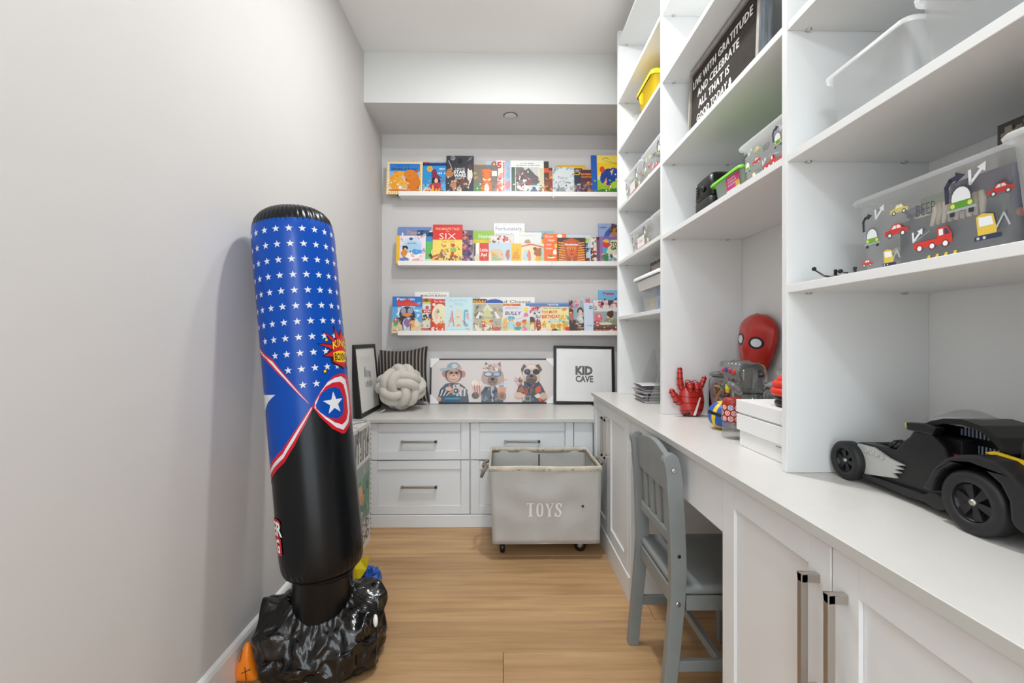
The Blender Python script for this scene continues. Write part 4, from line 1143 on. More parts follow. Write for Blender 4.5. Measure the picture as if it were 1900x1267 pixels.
def A(a):
    a.r(0, 0, 1, 1, '33343c').e(.24, .94, .09, .06, '8b8f96').e(.22, .95, .05, .035, '6a6e76').blob(.5, .86, .08, .07, '17171b', 2, .1).line([(.82, .93), (.95, .97)], .003, 'b9bcc4').line([(.78, .88), (.92, .92)], .003, 'a9acb4').line([(.08, .88), (.22, .64)], .003, 'cfe0f0')
    a.text('5-MINUTE', .50, .66, .055, 'd9d9d6', .36, .01).text('STAR', .49, .58, .085, 'f2f2ee', .44, .04).text('WARS', .50, .49, .085, 'f2f2ee', .44, .04).text('STORIES', .5, .41, .05, 'e6e6e0', .33, .02)
    a.blob(.12, .55, .12, .13, 'b9783f', 3, .3).blob(.86, .50, .09, .22, 'e6e0d8', 4, .15).blob(.86, .70, .07, .07, '5a3a2a', 5).blob(.28, .25, .14, .12, 'c08060', 6, .4).blob(.66, .28, .15, .13, '6a4030', 7, .4).e(.48, .12, .09, .085, 'cfc6b6').e(.48, .15, .05, .03, 'b08a4a')
book(-0.3770, -0.1905, 2.2982, 0, 0, '2b2c33', A, 'dark grey stories book standing taller at the ledge front')
book(-0.2088, -0.1099, 2.2552, 0, 3, 'c9a06a', lambda a: a.r(0, 0, 1, 1, 'd9b27c'), 'tan book peeking out above the tiger book')
def A(a):
    a.r(0, 0, 1, 1, '7d746a').spk(0, 0, 1, 1, 10, .03, ['857c72', '736a60'], 3).blob(.12, .2, .16, .2, '5a8a5a', 4, .3)
    a.poly([(.32, .82), (.42, .86), (.66, .86), (.76, .82), (.74, .55), (.76, 0), (.30, 0), (.36, .55)], 'e8762a')
    for i in range(5): a.line([(.33, .75 - i * .07), (.42, .73 - i * .07)], .003, '3a2418').line([(.75, .75 - i * .07), (.66, .73 - i * .07)], .003, '3a2418').line([(.32, .4 - i * .08), (.42, .4 - i * .08)], .003, '8c3a14').line([(.75, .4 - i * .08), (.65, .4 - i * .08)], .003, '8c3a14')
    a.poly([(.36, .55), (.54, .50), (.72, .55), (.66, .47), (.54, .49), (.42, .47)], 'f2eee6').e(.54, .21, .10, .15, 'f6efe4').text('NY', .08, .56, .10, 'e9b52a', .2, .02).scr(.06, .72, .10, 'e9b52a', .14).r(.75, .62, .96, .80, 'e6e6e2')
book(-0.1905, -0.0257, 2.2333, 0, 0, '6f675e', A, 'brown book with an orange tiger cub')
def A(a): a.r(0, 0, 1, 1, 'bcd0e0').e(.62, .90, .22, .10, 'b05a3a').e(.62, .91, .10, .045, 'e8c8b0')
book(-0.1099, -0.0183, 2.2704, 0, 2, '7fa0bc', A, 'pale blue book with a round red emblem behind the tiger book', th=.008)
def A(a):
    a.r(0, 0, 1, 1, 'eee6e2').text('5', .33, .86, .20, 'd8342c', .55, .05).r(.72, 0, .98, 1, 'e9d9d6').spk(.1, .05, .7, .6, 14, .05, ['e9a0a0', 'e9b07a', 'e86a3a'], 3)
    for i in range(13): a.r(.78, .08 + i * .068, .94, .12 + i * .068, 'c8322c')
book(-0.0367, 0.0220, 2.2671, 0, 0, 'd9d2ce', A, 'white book with a large red number five')
def A(a): a.r(0, 0, 1, 1, 'a9c6e0').blob(.5, .3, .4, .12, 'd98a9a', 2).line([(.5, .85), (.7, .7)], .003, 'c04a4a').blob(.5, .6, .2, .1, '8ab4d8', 5)
book(0.0183, 0.0660, 2.2638, 0, 1, '2f5a6a', A, 'narrow light blue book between the number five book and the photo book')
def A(a):
    a.r(0, 0, 1, 1, 'eeedea').scr(.50, .91, .028, '6a6a6a', .42).scr(.52, .855, .028, '6a6a6a', .72)
    a.r(.03, .10, .84, .80, '6f6f6c').poly([(.35, .80), (.84, .80), (.84, .52)], 'cfcdc8').poly([(.3, .62), (.55, .78), (.84, .48), (.84, .30), (.5, .34)], '57585a').r(.03, .12, .14, .80, '3a5a48').r(.14, .1, .16, .8, 'dcdad4')
    a.spk(.18, .12, .6, .75, 28, .035, ['b03a34', 'dcd8d2', '3f4042', 'c9c6c0', '8a3a34'], 7).line([(.4, .6), (.6, .38)], .006, 'c8362c').line([(.55, .4), (.8, .5)], .004, 'c8362c').blob(.4, .2, .16, .09, 'e8e6e0', 8, .4).r(.54, .0, .86, .27, 'c9dbe4').blob(.70, .07, .13, .10, '5a6a78', 3).blob(.70, .18, .05, .06, '4a5a66', 4)
    a.r(.86, .02, .99, .78, 'd9cfae').spk(.87, .02, .98, .25, 8, .03, ['c06a5a', '8a5a4a'], 4)
book(0.0587, 0.2863, 2.2677, 0, 0, 'e8e6e2', A, 'white book with a grey and red photograph on its cover')
def A(a): a.r(0, 0, 1, 1, '4a2a20').r(0, .78, 1, 1, '2b2420').r(0, .66, 1, .80, 'd84a1c').spk(0, 0, 1, .6, 10, .06, ['8a3a1c', 'c8782a', '5a2a1a'], 4)
book(0.2863, 0.3194, 2.2616, 0, 0, '4a2a20', A, 'dark brown spine with an orange band right of the photo book', th=.012)
def A(a): a.r(0, 0, 1, 1, 'c86a24').spk(0, 0, 1, .8, 8, .08, ['e89a3a', '8a3a14'], 4).r(0, .9, 1, 1, '5a2f48')
book(0.3194, 0.3525, 2.2214, 0, 1, '8a4a24', A, 'narrow orange book left of the grey fairy tale book')
def A(a): a.r(0, 0, 1, 1, 'f2bd2a').r(0, .93, 1, 1, 'e8ad1c').r(.04, .86, .22, .94, 'd84a1c').r(.30, .86, .74, .90, '2b2a30').r(.36, .80, .68, .83, '8a6a1c')
book(0.3783, 0.5735, 2.2511, 0, 3, 'e8b022', A, 'yellow book behind the grey fairy tale book')
def A(a):
    a.r(0, 0, 1, 1, 'c2cdd2').r(.03, .03, .97, .97, 'd6dcdc').spk(.0, .0, .16, 1, 16, .03, ['7f9ca8', 'a8b8b8'], 3).spk(.84, .0, 1, 1, 14, .03, ['8fb0bc', 'a8b4b4'], 5).spk(.1, .88, .9, 1, 10, .03, ['8fb0b8', '9aa8aa'], 6)
    a.text('Fairy', .48, .60, .13, '8a8d92', .44).text('of Tales', .52, .46, .10, '8a8d92', .56).poly([(.14, .12), (.25, .42), (.36, .25), (.52, .30), (.60, .12)], '8f969a').poly([(.18, .12), (.24, .36), (.30, .12)], '747b80').e(.62, .34, .05, .03, '6d7478').spk(.05, .0, .95, .12, 14, .03, ['e8dfd8', 'c9a8a4', 'b0b8b8'], 9)
book(0.3452, 0.4924, 2.2215, 0, 0, 'b9c4ca', A, 'pale grey blue fairy tale book with a white ribbon', ribbon=True)
def A(a): a.r(0, 0, 1, 1, '2b2c48').scr(.5, .93, .06, 'dcdce4', .8).e(.5, .82, .35, .07, 'e9b52a').e(.5, .82, .22, .04, '2b2c48').poly([(0, .5), (1, .3), (1, .1), (0, .3)], '4a4a78').spk(0, 0, 1, .5, 10, .06, ['8a7a9a', 'c9b8c0', 'b87a2a'], 4)
book(0.4740, 0.5513, 2.2185, 0, 1, '2b2c48', A, 'navy book with a yellow oval left of the maroon book')
def A(a): a.r(0, 0, 1, 1, '5a2430').text('BATMAN', .5, .82, .08, 'e89a2a', .9, .02).text('ADVENTURE', .5, .71, .06, 'e89a2a', .95, .02).r(0, 0, 1, .5, '4a3a52').spk(0, 0, 1, .5, 16, .06, ['c8842a', '8a7a6a', '2b2430', 'a85a3a'], 7)
book(0.5366, 0.6177, 2.2042, 0, 0, '5a2430', A, 'maroon book with orange lettering left of the blue spine')
def A(a):
    a.r(0, 0, 1, 1, 'f2cf2a').r(0, 0, 1, .40, '8fbe2a').r(0, .38, 1, .60, 'd9d6a0').r(0, .50, 1, 1, 'f2c92a').r(0, .80, 1, 1, 'f2d75a').r(0, 0, .16, 1, '1f58ae')
    a.blob(.45, .45, .20, .22, '1c3f94', 3, .1).blob(.62, .55, .15, .13, '2349a4', 5).e(.30, .64, .07, .08, 'd8482a').poly([(.52, .60), (.62, .66), (.56, .5)], 'e8c27a').poly([(.30, .25), (.42, .45), (.40, .25)], 'e8a05a').blob(.5, .08, .4, .08, '3f7a2a', 6).blob(.75, .25, .2, .12, 'a9cf3a', 8).line([(.3, .90), (.42, .94), (.5, .9)], .003, '5a4a1a').line([(.35, .86), (.8, .80)], .002, '6a5a2a').line([(.5, .82), (.85, .76)], .002, '6a5a2a').e(.66, .52, .02, .02, 'f6f6f6')
book(0.6103, 0.8576, 2.3075, 0, 0, '1f58ae', A, 'large book with blue spine and a blue beast on yellow and green')

# ---------- middle ledge
def A(a): a.r(0, 0, 1, 1, '7088c0').text('Zipper', .5, .84, .12, 'd9a05a', .5, .02).scr(.28, .93, .06, 'd9a05a', .04).e(.14, .80, .025, .05, 'f0ece4').scr(.52, .74, .05, 'c9985a', .4)
book(-0.7126, -0.4865, 1.8211, 1, 3, '6078b0', A, 'lavender blue book with gold lettering at the ledge end')
def A(a): a.r(0, 0, 1, 1, '1f3558').spk(0, .6, 1, 1, 18, .05, ['2f5f8a', '7fa8c0', 'd9e0e4', '16243e'], 3).e(.42, .82, .10, .08, 'c9d2d4').e(.42, .82, .05, .04, '3a6a5a')
book(-0.5777, -0.4573, 1.7960, 1, 2, '1f3558', A, 'dark blue book behind the red and yellow tales book')
def A(a):
    a.r(0, 0, .12, 1, 'f0b81c').r(.12, 0, 1, 1, 'e9dfe4').spk(.14, .0, 1, 1, 34, .035, ['e8b0b8', 'b9c9e4', 'd87a8a', 'c9a8c4'], 3).e(.55, .62, .34, .33, 'c3d8ec').e(.55, .55, .30, .25, 'a9cbe6').e(.50, .88, .06, .05, '2f4a8a').blob(.30, .55, .09, .10, '2b2428', 4).e(.31, .50, .05, .06, 'e0b08a').blob(.28, .35, .12, .14, 'd98a3a', 5).blob(.58, .26, .26, .17, 'f2ece8', 6).blob(.70, .42, .16, .10, '4a9ad8', 7).e(.56, .30, .06, .07, 'e8b89a').blob(.28, .12, .14, .12, '6a7ab8', 8).blob(.72, .10, .18, .07, 'e89aa0', 9).scr(.52, .72, .06, '8a6a4a', .35)
book(-0.7126, -0.5157, 1.7517, 1, 0, 'f0b81c', A, 'pink and pale blue princess book with a yellow spine')
def A(a): a.r(0, 0, 1, 1, '5fbf5f').r(0, .82, 1, 1, '3a8fd0').blob(.8, .65, .2, .16, '7a5a2a', 4, .4).blob(.6, .3, .3, .12, '6a3f2a', 5).r(0, 0, 1, .18, 'c9e0c4').blob(.6, .42, .12, .12, 'f0f0ec', 6)
book(-0.5194, -0.4354, 1.7487, 1, 1, '2f6a4a', A, 'green book with a blue top left of the red and yellow tales book')
def A(a):
    a.r(0, 0, 1, 1, 'f2d36a').r(0, .61, 1, 1, 'd8302a').text('FIVE-MINUTE TALES', .5, .89, .06, 'f0c9a0', .80, .01).text('FOR', .5, .825, .03, 'f0c9a0', .09)
    a.text('SIX', .5, .70, .15, 'f6ead6', .56, -.005).text('Year Olds', .52, .565, .055, 'a8922a', .46)
    for x in (.277, .455, .50): pass
    a.r(0, 0, 1, .07, '3a5a9a').r(.12, .028, .88, .042, 'a8b8d8').r(0, .07, 1, .11, 'e8c24a')
    a.blob(.69, .34, .09, .10, '8fb84a', 4).r(.62, .12, .72, .29, 'd8382a').e(.66, .44, .055, .055, 'e8b088').blob(.68, .47, .07, .05, 'b8542a', 7).e(.32, .33, .05, .045, 'e0a87a').blob(.30, .22, .06, .09, '8a6a4a', 9).blob(.16, .17, .10, .08, 'c87a4a', 2).spk(.04, .10, .96, .22, 22, .03, ['7a5a3a', 'b8462a', '5a4a4a', 'e8b05a', '8a8a7a'], 6).line([(.30, .50), (.38, .42)], .005, '6a5a5a').blob(.42, .30, .03, .06, 'd89a2a', 5).blob(.52, .34, .03, .05, '7a6a5a', 3)
book(-0.4683, -0.2673, 1.8293, 1, 0, 'c82a24', A, 'red and yellow tales book reading SIX')
def A(a): a.r(0, 0, 1, 1, '5a4a72').spk(0, 0, 1, 1, 46, .05, ['2b2434', '9a5a9a', 'd87a6a', '3f3a5a', 'c04a3a', 'b9a8c8', '7a4a3a'], 6).r(0, 0, 1, .05, 'e8b03a')
book(-0.2856, -0.1978, 1.7934, 1, 1, '4a3f62', A, 'crowded purple comic book right of the red and yellow tales book')
def A(a): a.r(0, 0, 1, 1, '8fbe3a').r(0, .60, 1, .75, 'b9a81c').r(0, 0, 1, .45, 'c9c0a0').text('Home', .55, .83, .12, 'f4f4ee', .56).text('GOODNIGHT', .35, .675, .12, 'f0dc2a', .95, .02, shear=.3).scr(.28, .88, .10, 'f4f4ee', .03)
book(-0.1978, -0.0513, 1.7937, 1, 2, '8fbe3a', A, 'lime green goodnight book left of the white Fortunately book')
def A(a): a.r(0, 0, 1, 1, 'ecedea').text('MICHAEL FOREMAN', .5, .965, .025, 'b08a8a', .8).text('Fortunately,', .5, .86, .13, '6a7f94', .88, .01).text('UNFORTUNATELY', .36, .73, .06, '8a8a84', .66, .01).e(.9, .70, .12, .12, 'e6e07a')
book(-0.0550, 0.1578, 1.8491, 1, 3, 'e0e2de', A, 'tall white Fortunately book rising behind the others')
def A(a): a.r(0, 0, 1, 1, 'dcd2cc').scr(.5, .9, .10, 'f6f2ea', .6).spk(.0, .5, 1, 1, 30, .045, ['b8463a', 'e8dcd4', '8a2f2a', 'd9a8a0', '6a5a54'], 6).r(.0, .0, 1, .4, 'd8c8b8')
book(-0.0770, 0.0660, 1.7574, 1, 1, 'c9b8b0', A, 'red and white patterned book above the small red panel book')
def A(a): a.r(0, 0, 1, 1, 'e8e4dc').r(0, 0, .04, 1, '4a4a4a').blob(.08, .25, .08, .22, 'd9cdb0', 2).r(.14, 0, .39, 1, 'd0382c').text('Little', .265, .66, .15, 'f6e6dc', .20, .02).text('Red', .265, .44, .17, 'f6e6dc', .15, .02).r(.39, 0, 1, 1, 'b9cddc').poly([(.39, 0), (.39, .55), (.5, .72), (.68, .72), (.80, .5), (.80, 0)], 'd9bf90').blob(.56, .28, .12, .26, 'a8b890', 4).e(.50, .45, .05, .10, 'd8a04a').blob(.70, .42, .07, .14, 'e0b8a8', 5).blob(.90, .45, .06, .22, 'b87a5a', 6).r(.4, .0, .46, .5, 'e6dcc4')
book(-0.1868, 0.0660, 1.7021, 1, 0, 'dcd8d0', A, 'low wide book with a red Little Red panel')
def A(a): a.r(0, 0, 1, 1, 'dedddb').scr(.5, .90, .03, 'c0b8b0', .6).e(.50, .66, .09, .10, 'e0b8a0').blob(.50, .71, .10, .07, 'b08a6a', 3).blob(.48, .50, .14, .10, 'c09a84', 5)
book(0.0807, 0.2716, 1.7799, 1, 1, 'dcdbd8', A, 'plain white book with a small child drawing')
def A(a): a.r(0, 0, 1, 1, 'dcd2bc').r(0, 0, .30, 1, 'f0b422').blob(.14, .40, .09, .25, 'd8982a', 3, .4).scr(.14, .7, .06, 'c8822a', .2).poly([(.32, 0), (.32, .9), (.62, .96), (1, .8), (1, 0)], 'e0d4b4').poly([(.30, .88), (.60, 1.0), (1, .84), (1, .78), (.60, .92), (.30, .82)], 'c8705a').blob(.48, .35, .12, .34, 'b9d0d0', 4, .1).blob(.54, .40, .06, .25, 'e0806a', 5).blob(.82, .55, .13, .22, 'a8642a', 6).blob(.87, .22, .13, .18, 'e0a82a', 7).r(.92, 0, 1, .8, 'a8c8b8').blob(.72, .74, .05, .1, '8a4f24', 8)
book(0.0660, 0.2863, 1.6992, 1, 0, 'e8ac1c', A, 'low book with a yellow panel and two brown bears')
book(0.1578, 0.2680, 1.7912, 1, 3, '9aaab0', lambda a: a.r(0, 0, 1, 1, 'b4bcbe').r(0, .95, 1, 1, '8fa0a6'), 'thin grey book edge behind the white child book')
def A(a): a.r(0, 0, 1, 1, '7fb0bc').text('Cat', .5, .90, .10, '2b3a44', .6).r(0, .55, 1, .82, '5a3a4a').spk(0, .2, 1, .7, 14, .06, ['e8b03a', '4a3a6a', 'c84a3a'], 5)
book(0.2643, 0.3562, 1.7916, 1, 2, '6fa0ac', A, 'teal book behind the orange eggs book')
def A(a): a.r(0, 0, 1, 1, 'f06a1c').text('Green', .26, .92, .07, 'f6efe2', .34).text('Eggs', .36, .79, .075, 'f6efe2', .30).text('and', .24, .65, .06, 'f6efe2', .20).text('Ham', .26, .52, .065, 'f6efe2', .26).e(.62, .60, .14, .08, 'f2c23a').e(.72, .93, .12, .06, 'f0ece4').blob(.50, .40, .07, .10, 'eeeae4', 3).poly([(.15, .24), (.55, .24), (.48, .20), (.22, .20)], 'f0ece4').e(.30, .27, .09, .04, '5a9a3a').text('by Dr. Seuss', .42, .06, .08, 'f6efe2', .68, .02)
book(0.2827, 0.4408, 1.7696, 1, 1, 'e8621a', A, 'bright orange eggs and ham book')
def A(a):
    a.r(0, 0, 1, 1, '3a2c24')
    a.poly([(.02, 0), (.06, .55), (.2, .88), (.5, 1.0), (.78, .88), (.93, .55), (1, 0)], 'b0542a')
    for i in range(9):
        y = .06 + i * .092
        a.poly([(.03, y), (.03, y + .04), (.32 - .01 * i, y - .02 + .03), (.32 - .01 * i, y - .06 + .03)], 'e8a03a').poly([(.97, y), (.97, y + .04), (.68 + .01 * i, y - .02 + .03), (.68 + .01 * i, y - .06 + .03)], 'e8a03a')
    a.poly([(.30, .60), (.36, .78), (.5, .84), (.66, .78), (.70, .60), (.64, .34), (.5, .20), (.36, .34)], 'd8662a').e(.41, .60, .06, .035, 'f0c06a').e(.58, .60, .06, .035, 'f0c06a').e(.41, .60, .025, .025, '2b1a14').e(.58, .60, .025, .025, '2b1a14').poly([(.48, .58), (.52, .58), (.54, .45), (.46, .45)], 'b84a1c').e(.5, .37, .07, .03, 'a83a1c').r(.47, 0, .53, .20, '8a9aa0').poly([(.30, .70), (.5, .82), (.70, .70), (.66, .86), (.5, .95), (.34, .86)], 'c8582a').text('Mummies', .5, .74, .08, 'e9e6ea', .48, .03)
book(0.3783, 0.5698, 1.7405, 1, 0, '3a2c24', A, 'dark book with an orange and gold pharaoh mask')
def A(a): a.r(0, 0, 1, 1, 'bcd2e4').r(0, .82, 1, .98, 'c9d4dc').r(.30, .78, .95, .88, 'b4cf3a').text('KRENSKY', .62, .83, .06, '3a5a2a', .5, .02).text('LINE', .62, .67, .13, '1f2c4a', .55, .05, shear=.2).text('DANCE', .56, .50, .13, '1f2c4a', .78, .05, shear=.2).blob(.62, .30, .14, .10, 'c8402c', 3, .4).line([(.5, .26), (.85, .42)], .004, '2b2b30').blob(.85, .14, .12, .08, '6a3a2a', 6).blob(.70, .06, .2, .06, 'e8dcd0', 7)
book(0.4261, 0.6103, 1.7664, 1, 2, 'a8c0d4', A, 'pale blue book with navy slanted lettering')
def A(a): a.r(0, 0, 1, 1, 'd9d2c8').spk(0, 0, 1, 1, 26, .05, ['5a4a3a', 'a83a34', '2b2620', '8a7a64', 'e8e0d4'], 7)
book(0.6066, 0.6472, 1.7449, 1, 1, 'c9c0b4', A, 'narrow cream book with a speckled pattern')
book(0.6472, 0.6730, 1.7487, 1, 1, '6a4a5e', lambda a: a.r(0, 0, 1, 1, '6f4f66').r(0, .9, 1, 1, '3a2a34'), 'thin purple spine left of the doodle book', th=.012)
def A(a):
    a.r(0, 0, 1, 1, 'cfd0a8').r(0, .88, 1, 1, '7f5f94').r(0, 0, .12, 1, '94649a').poly([(.12, .88), (.45, .88), (.22, .35), (.12, .4)], '3fa0c8').blob(.26, .70, .14, .12, 'c83a3a', 4).blob(.26, .84, .12, .06, 'e8b03a', 5).blob(.22, .22, .14, .16, '3a7a4a', 6).blob(.5, .28, .12, .10, '2f6fa8', 7)
    a.text('TOM', .62, .73, .15, '1c1c1c', .36, .04).text('GATES', .66, .58, .14, '1c1c1c', .46, .04).blob(.66, .34, .18, .14, 'e6e6dc', 8).spk(.35, .02, 1, .20, 18, .04, ['b8c83a', 'd86a5a', '5a9ac8', 'e8e8e0', '3a3a3a'], 8).line([(.55, .36), (.75, .38)], .002, '3a3a3a').line([(.52, .42), (.78, .44)], .002, '3a3a3a')
book(0.6656, 0.8428, 1.7488, 1, 0, '94649a', A, 'doodle covered book with black hand-drawn lettering')
def A(a): a.r(0, 0, 1, 1, '8fa0c4').poly([(0, .4), (.3, .8), (.55, .95), (.5, .75), (.2, .45)], '2f5aa8').poly([(.5, .3), (.5, .9), (1, .98), (1, .3)], 'a8784a').spk(.5, .5, 1, .95, 16, .05, ['5a3a2a', 'd8a87a', '3a2a24'], 5).blob(.25, .5, .2, .12, 'c8403a', 4).scr(.2, .90, .04, '1f3a7a', .3).spk(.0, .35, .5, .6, 10, .05, ['7a4a8a', 'b83a3a'], 3)
book(0.6656, 0.8354, 1.8481, 1, 2, '4f6fb0', A, 'tall blue and brown comic behind the doodle book')

# ---------- lowest ledge
def A(a):
    a.r(0, 0, 1, 1, '5fa8d8').r(0, .72, 1, 1, '2f6fc0').r(0, 0, 1, .30, 'd9c49a').spk(0, .45, 1, .8, 14, .06, ['c9e0ee', '8fc4e4', 'e8f0f4'], 3)
    a.text('Penguin', .45, .92, .09, 'e8eef2', .6, .02).poly([(.14, .82), (.20, .94), (.30, .86), (.5, .95), (.72, .84), (.90, .80), (.85, .74), (.2, .73)], 'c83a34').text('Problems', .54, .80, .08, 'e84a3a', .72, .03)
    a.blob(.50, .45, .27, .30, '2b3444', 4, .06).e(.38, .60, .11, .11, '3f4654').e(.61, .60, .11, .11, '3f4654').e(.38, .61, .09, .085, '9a9cb4').e(.61, .61, .09, .085, '9a9cb4').poly([(.30, .50), (.5, .56), (.70, .50), (.5, .44)], 'e8873a').blob(.50, .20, .16, .22, 'c9ccd4', 6).blob(.55, .28, .14, .12, '8a6a9a', 7).blob(.70, .26, .10, .11, 'e8a04a', 8).blob(.84, .28, .08, .1, 'e8d4b8', 9).blob(.14, .34, .07, .08, 'd8483a', 3).blob(.14, .26, .08, .06, '5aa84a', 2).line([(.36, .25), (.40, .02)], .006, '3a3a44').line([(.64, .25), (.62, .02)], .006, '3a3a44').scr(.2, .08, .05, 'b07a4a', .3)
book(-0.7417, -0.5413, 1.3387, 2, 0, '3f87c4', A, 'penguin picture book at the left end of the lowest ledge')
def A(a): a.r(0, 0, 1, 1, 'e9e5de').text('A DAY IN THE LIFE OF', .56, .955, .022, '9a9690', .36).text('MARLON BUNDO', .55, .905, .05, '4a4742', .74, .015)
book(-0.5996, -0.3624, 1.3754, 2, 3, 'e4e0d8', A, 'tall cream book with small black title behind the penguin book')
def A(a): a.r(0, 0, 1, 1, 'dfe4e0').r(0, .90, 1, 1, 'd9662a').e(.42, .95, .16, .05, '3a6a3a').r(0, .84, 1, .90, 'e0cc6a').text('8', .5, .74, .10, 'c8382c', .3, .05).r(.1, .58, 1, .68, 'c8382c').text('SCAM', .58, .63, .06, 'f4eeea', .7, .03).blob(.35, .45, .2, .10, '3a3a3a', 3).r(.62, .42, .98, .56, '3a4a44').blob(.6, .3, .3, .12, 'd9dcb8', 5).r(0, 0, 1, .2, 'e8d0cc').r(0, .08, 1, .15, 'd8605a')
book(-0.5522, -0.4683, 1.3280, 2, 2, 'd05a50', A, 'white book with red bands behind the red Three book')
def A(a): a.r(0, 0, 1, 1, 'c8342e').text('The Three', .60, .93, .05, 'f6e6dc', .8, .02).e(.62, .55, .55, .32, 'e9dcb8').poly([(.2, .6), (.45, .78), (.55, .5), (.4, .3)], 'e8c0a8').blob(.5, .64, .1, .06, '6aa87a', 3).blob(.75, .18, .5, .12, 'd8562a', 5).blob(.15, .12, .12, .06, 'f0e0d8', 6).scr(.5, .06, .04, 'f6e6dc', .2).blob(.2, .84, .1, .05, 'f0e0d8', 8)
book(-0.4792, -0.3843, 1.3207, 2, 0, 'b82c28', A, 'red book with a pale oval picture left of the alphabet book')
def A(a):
    a.r(0, 0, 1, 1, 'b9d8de').r(.02, .02, .98, .98, 'c3dee2').text('PLAYFUL', .5, .90, .075, '9cc4d0', .66, .01).text('PIGS', .5, .80, .075, '9cc4d0', .32, .01).scr(.22, .74, .04, 'd08a8a', .12)
    a.poly([(.14, .18), (.25, .62), (.29, .62), (.36, .18), (.32, .18), (.29, .32), (.20, .32), (.18, .18)], 'd8a09a').line([(.27, .62), (.35, .19)], .003, 'c85a5a').r(.41, .18, .60, .66, 'e3cfa8').r(.455, .44, .555, .60, 'c3dee2').r(.455, .25, .555, .38, 'c3dee2').blob(.5, .22, .06, .04, 'e0a87a', 3)
    a.poly([(.68, .22), (.68, .60), (.73, .66), (.84, .64), (.84, .58), (.75, .58), (.74, .28), (.84, .26), (.85, .20), (.74, .18)], '6fb0c4').blob(.82, .48, .05, .09, 'd89aa0', 5).line([(.2, .1), (.8, .11)], .002, '8ab4bc')
book(-0.3879, -0.1978, 1.3355, 2, 0, 'a8ccd4', A, 'pale blue alphabet book with large A B C letters')
def A(a): a.r(0, 0, 1, 1, '3a3434').text('MAN', .55, .92, .10, 'e8a02a', .8, .05, shear=.2)
book(-0.2124, -0.1026, 1.3247, 2, 2, '2f2a2a', A, 'black book edge with orange lettering behind the tent picture book')
def A(a): a.r(0, 0, 1, 1, 'c9c6be').r(.03, .03, .96, .97, 'b4ad98').poly([(.2, .55), (.48, .98), (.85, .55)], 'd9d6c4').poly([(.3, .55), (.48, .85), (.72, .55)], 'c8c890').spk(.03, .5, .35, .95, 12, .05, ['8a8a78', 'a8a48c', '6a6c60'], 3).spk(.65, .5, .95, .95, 12, .05, ['b8a890', '9a9484'], 4).blob(.48, .38, .16, .10, 'e0c06a', 5).spk(.05, .06, .92, .4, 30, .05, ['b8603a', 'd9c8a8', '8a7a5a', 'c84a34', 'e8d8b8', '9a9a84'], 7).blob(.78, .14, .12, .08, 'c8583a', 8).blob(.2, .12, .1, .08, 'e0d4c0', 9).poly([(.1, .5), (.22, .72), (.26, .7), (.2, .48)], 'e6e2da').poly([(.92, .5), (.76, .72), (.72, .7), (.8, .48)], 'e6e2da')
book(-0.1978, 0.0073, 1.2954, 2, 0, '9a9890', A, 'grey edged picture book with a pale tent scene')
def A(a): a.r(0, 0, 1, 1, 'e9e6df').text('The', .30, .93, .055, '4a4640', .10).text('Bad Cheese', .62, .875, .085, '4a4640', .62, .005)
book(-0.1502, 0.2275, 1.3395, 2, 3, 'e2dfd8', A, 'wide cream book with slanting black lettering along the wall')
def A(a): a.r(0, 0, 1, 1, '2458b0').e(.5, .85, .5, .15, '2d66c0')
t = thing('book_strap', (-.057, 3.087, 1.337), 'shiny blue rounded pouch resting on the tent picture book', 'pouch')
t.location = (-.053, LY[1], LEDGE_Z[2] + .0138); t.rotation_euler = (-LEAN, 0, 0)
MB().prism([(-.058, .20), (-.060, .214), (-.05, .228), (-.02, .236), (.02, .236), (.05, .228), (.062, .212), (.060, .19)] + [(.05, 0), (-.05, 0)], 'y', .001, .010).build('pouch_body', M['blvinyl'], t, bevel=.003)
t.name = 'blue_pouch'
def A(a): a.r(0, 0, 1, 1, 'd8662a').scr(.35, .95, .05, 'f2d04a', .5)
book(-0.0037, 0.1284, 1.2920, 2, 2, 'd8602a', A, 'orange book edge above the bully book')
def A(a):
    a.r(0, 0, 1, 1, 'd9d8e0').r(0, 0, 1, .45, 'b9cfa0').r(.0, .40, .5, .60, 'e4d8b0').scr(.42, .93, .05, '8a8a4a', .6).text('BULLY', .40, .74, .13, '7a4a6a', .58, .03, shear=.15).r(.80, .78, .94, .95, 'e8d03a').blob(.86, .68, .08, .09, 'd87a8a', 3)
    a.blob(.32, .55, .12, .10, '5ab0c0', 4).e(.34, .46, .07, .08, 'd8a86a').blob(.33, .28, .12, .17, 'a8d0e4', 5).r(.24, .0, .42, .16, 'e8d84a').blob(.10, .30, .09, .26, 'd8b06a', 6).blob(.58, .33, .09, .10, 'd86a4a', 7).blob(.56, .18, .12, .07, '3a9aa8', 8).e(.80, .38, .08, .09, 'd89a5a').blob(.80, .16, .09, .12, 'e07aa0', 9).blob(.80, .46, .08, .05, 'c85a3a', 2).line([(.5, .52), (.9, .62)], .003, 'c9a83a')
book(0.0037, 0.1908, 1.2737, 2, 0, 'c9c8d4', A, 'square bully story book with cartoon bears')
def A(a): a.r(0, 0, 1, 1, '4a78b8').r(0, .955, 1, 1, '6f97cc').text('TWITTER', .62, .935, .05, 'e8eef4', .26, .02).r(.0, .88, .6, .91, 'd8602a')
book(0.1651, 0.4666, 1.2995, 2, 2, '3a68a8', A, 'long blue book behind the birthday book')
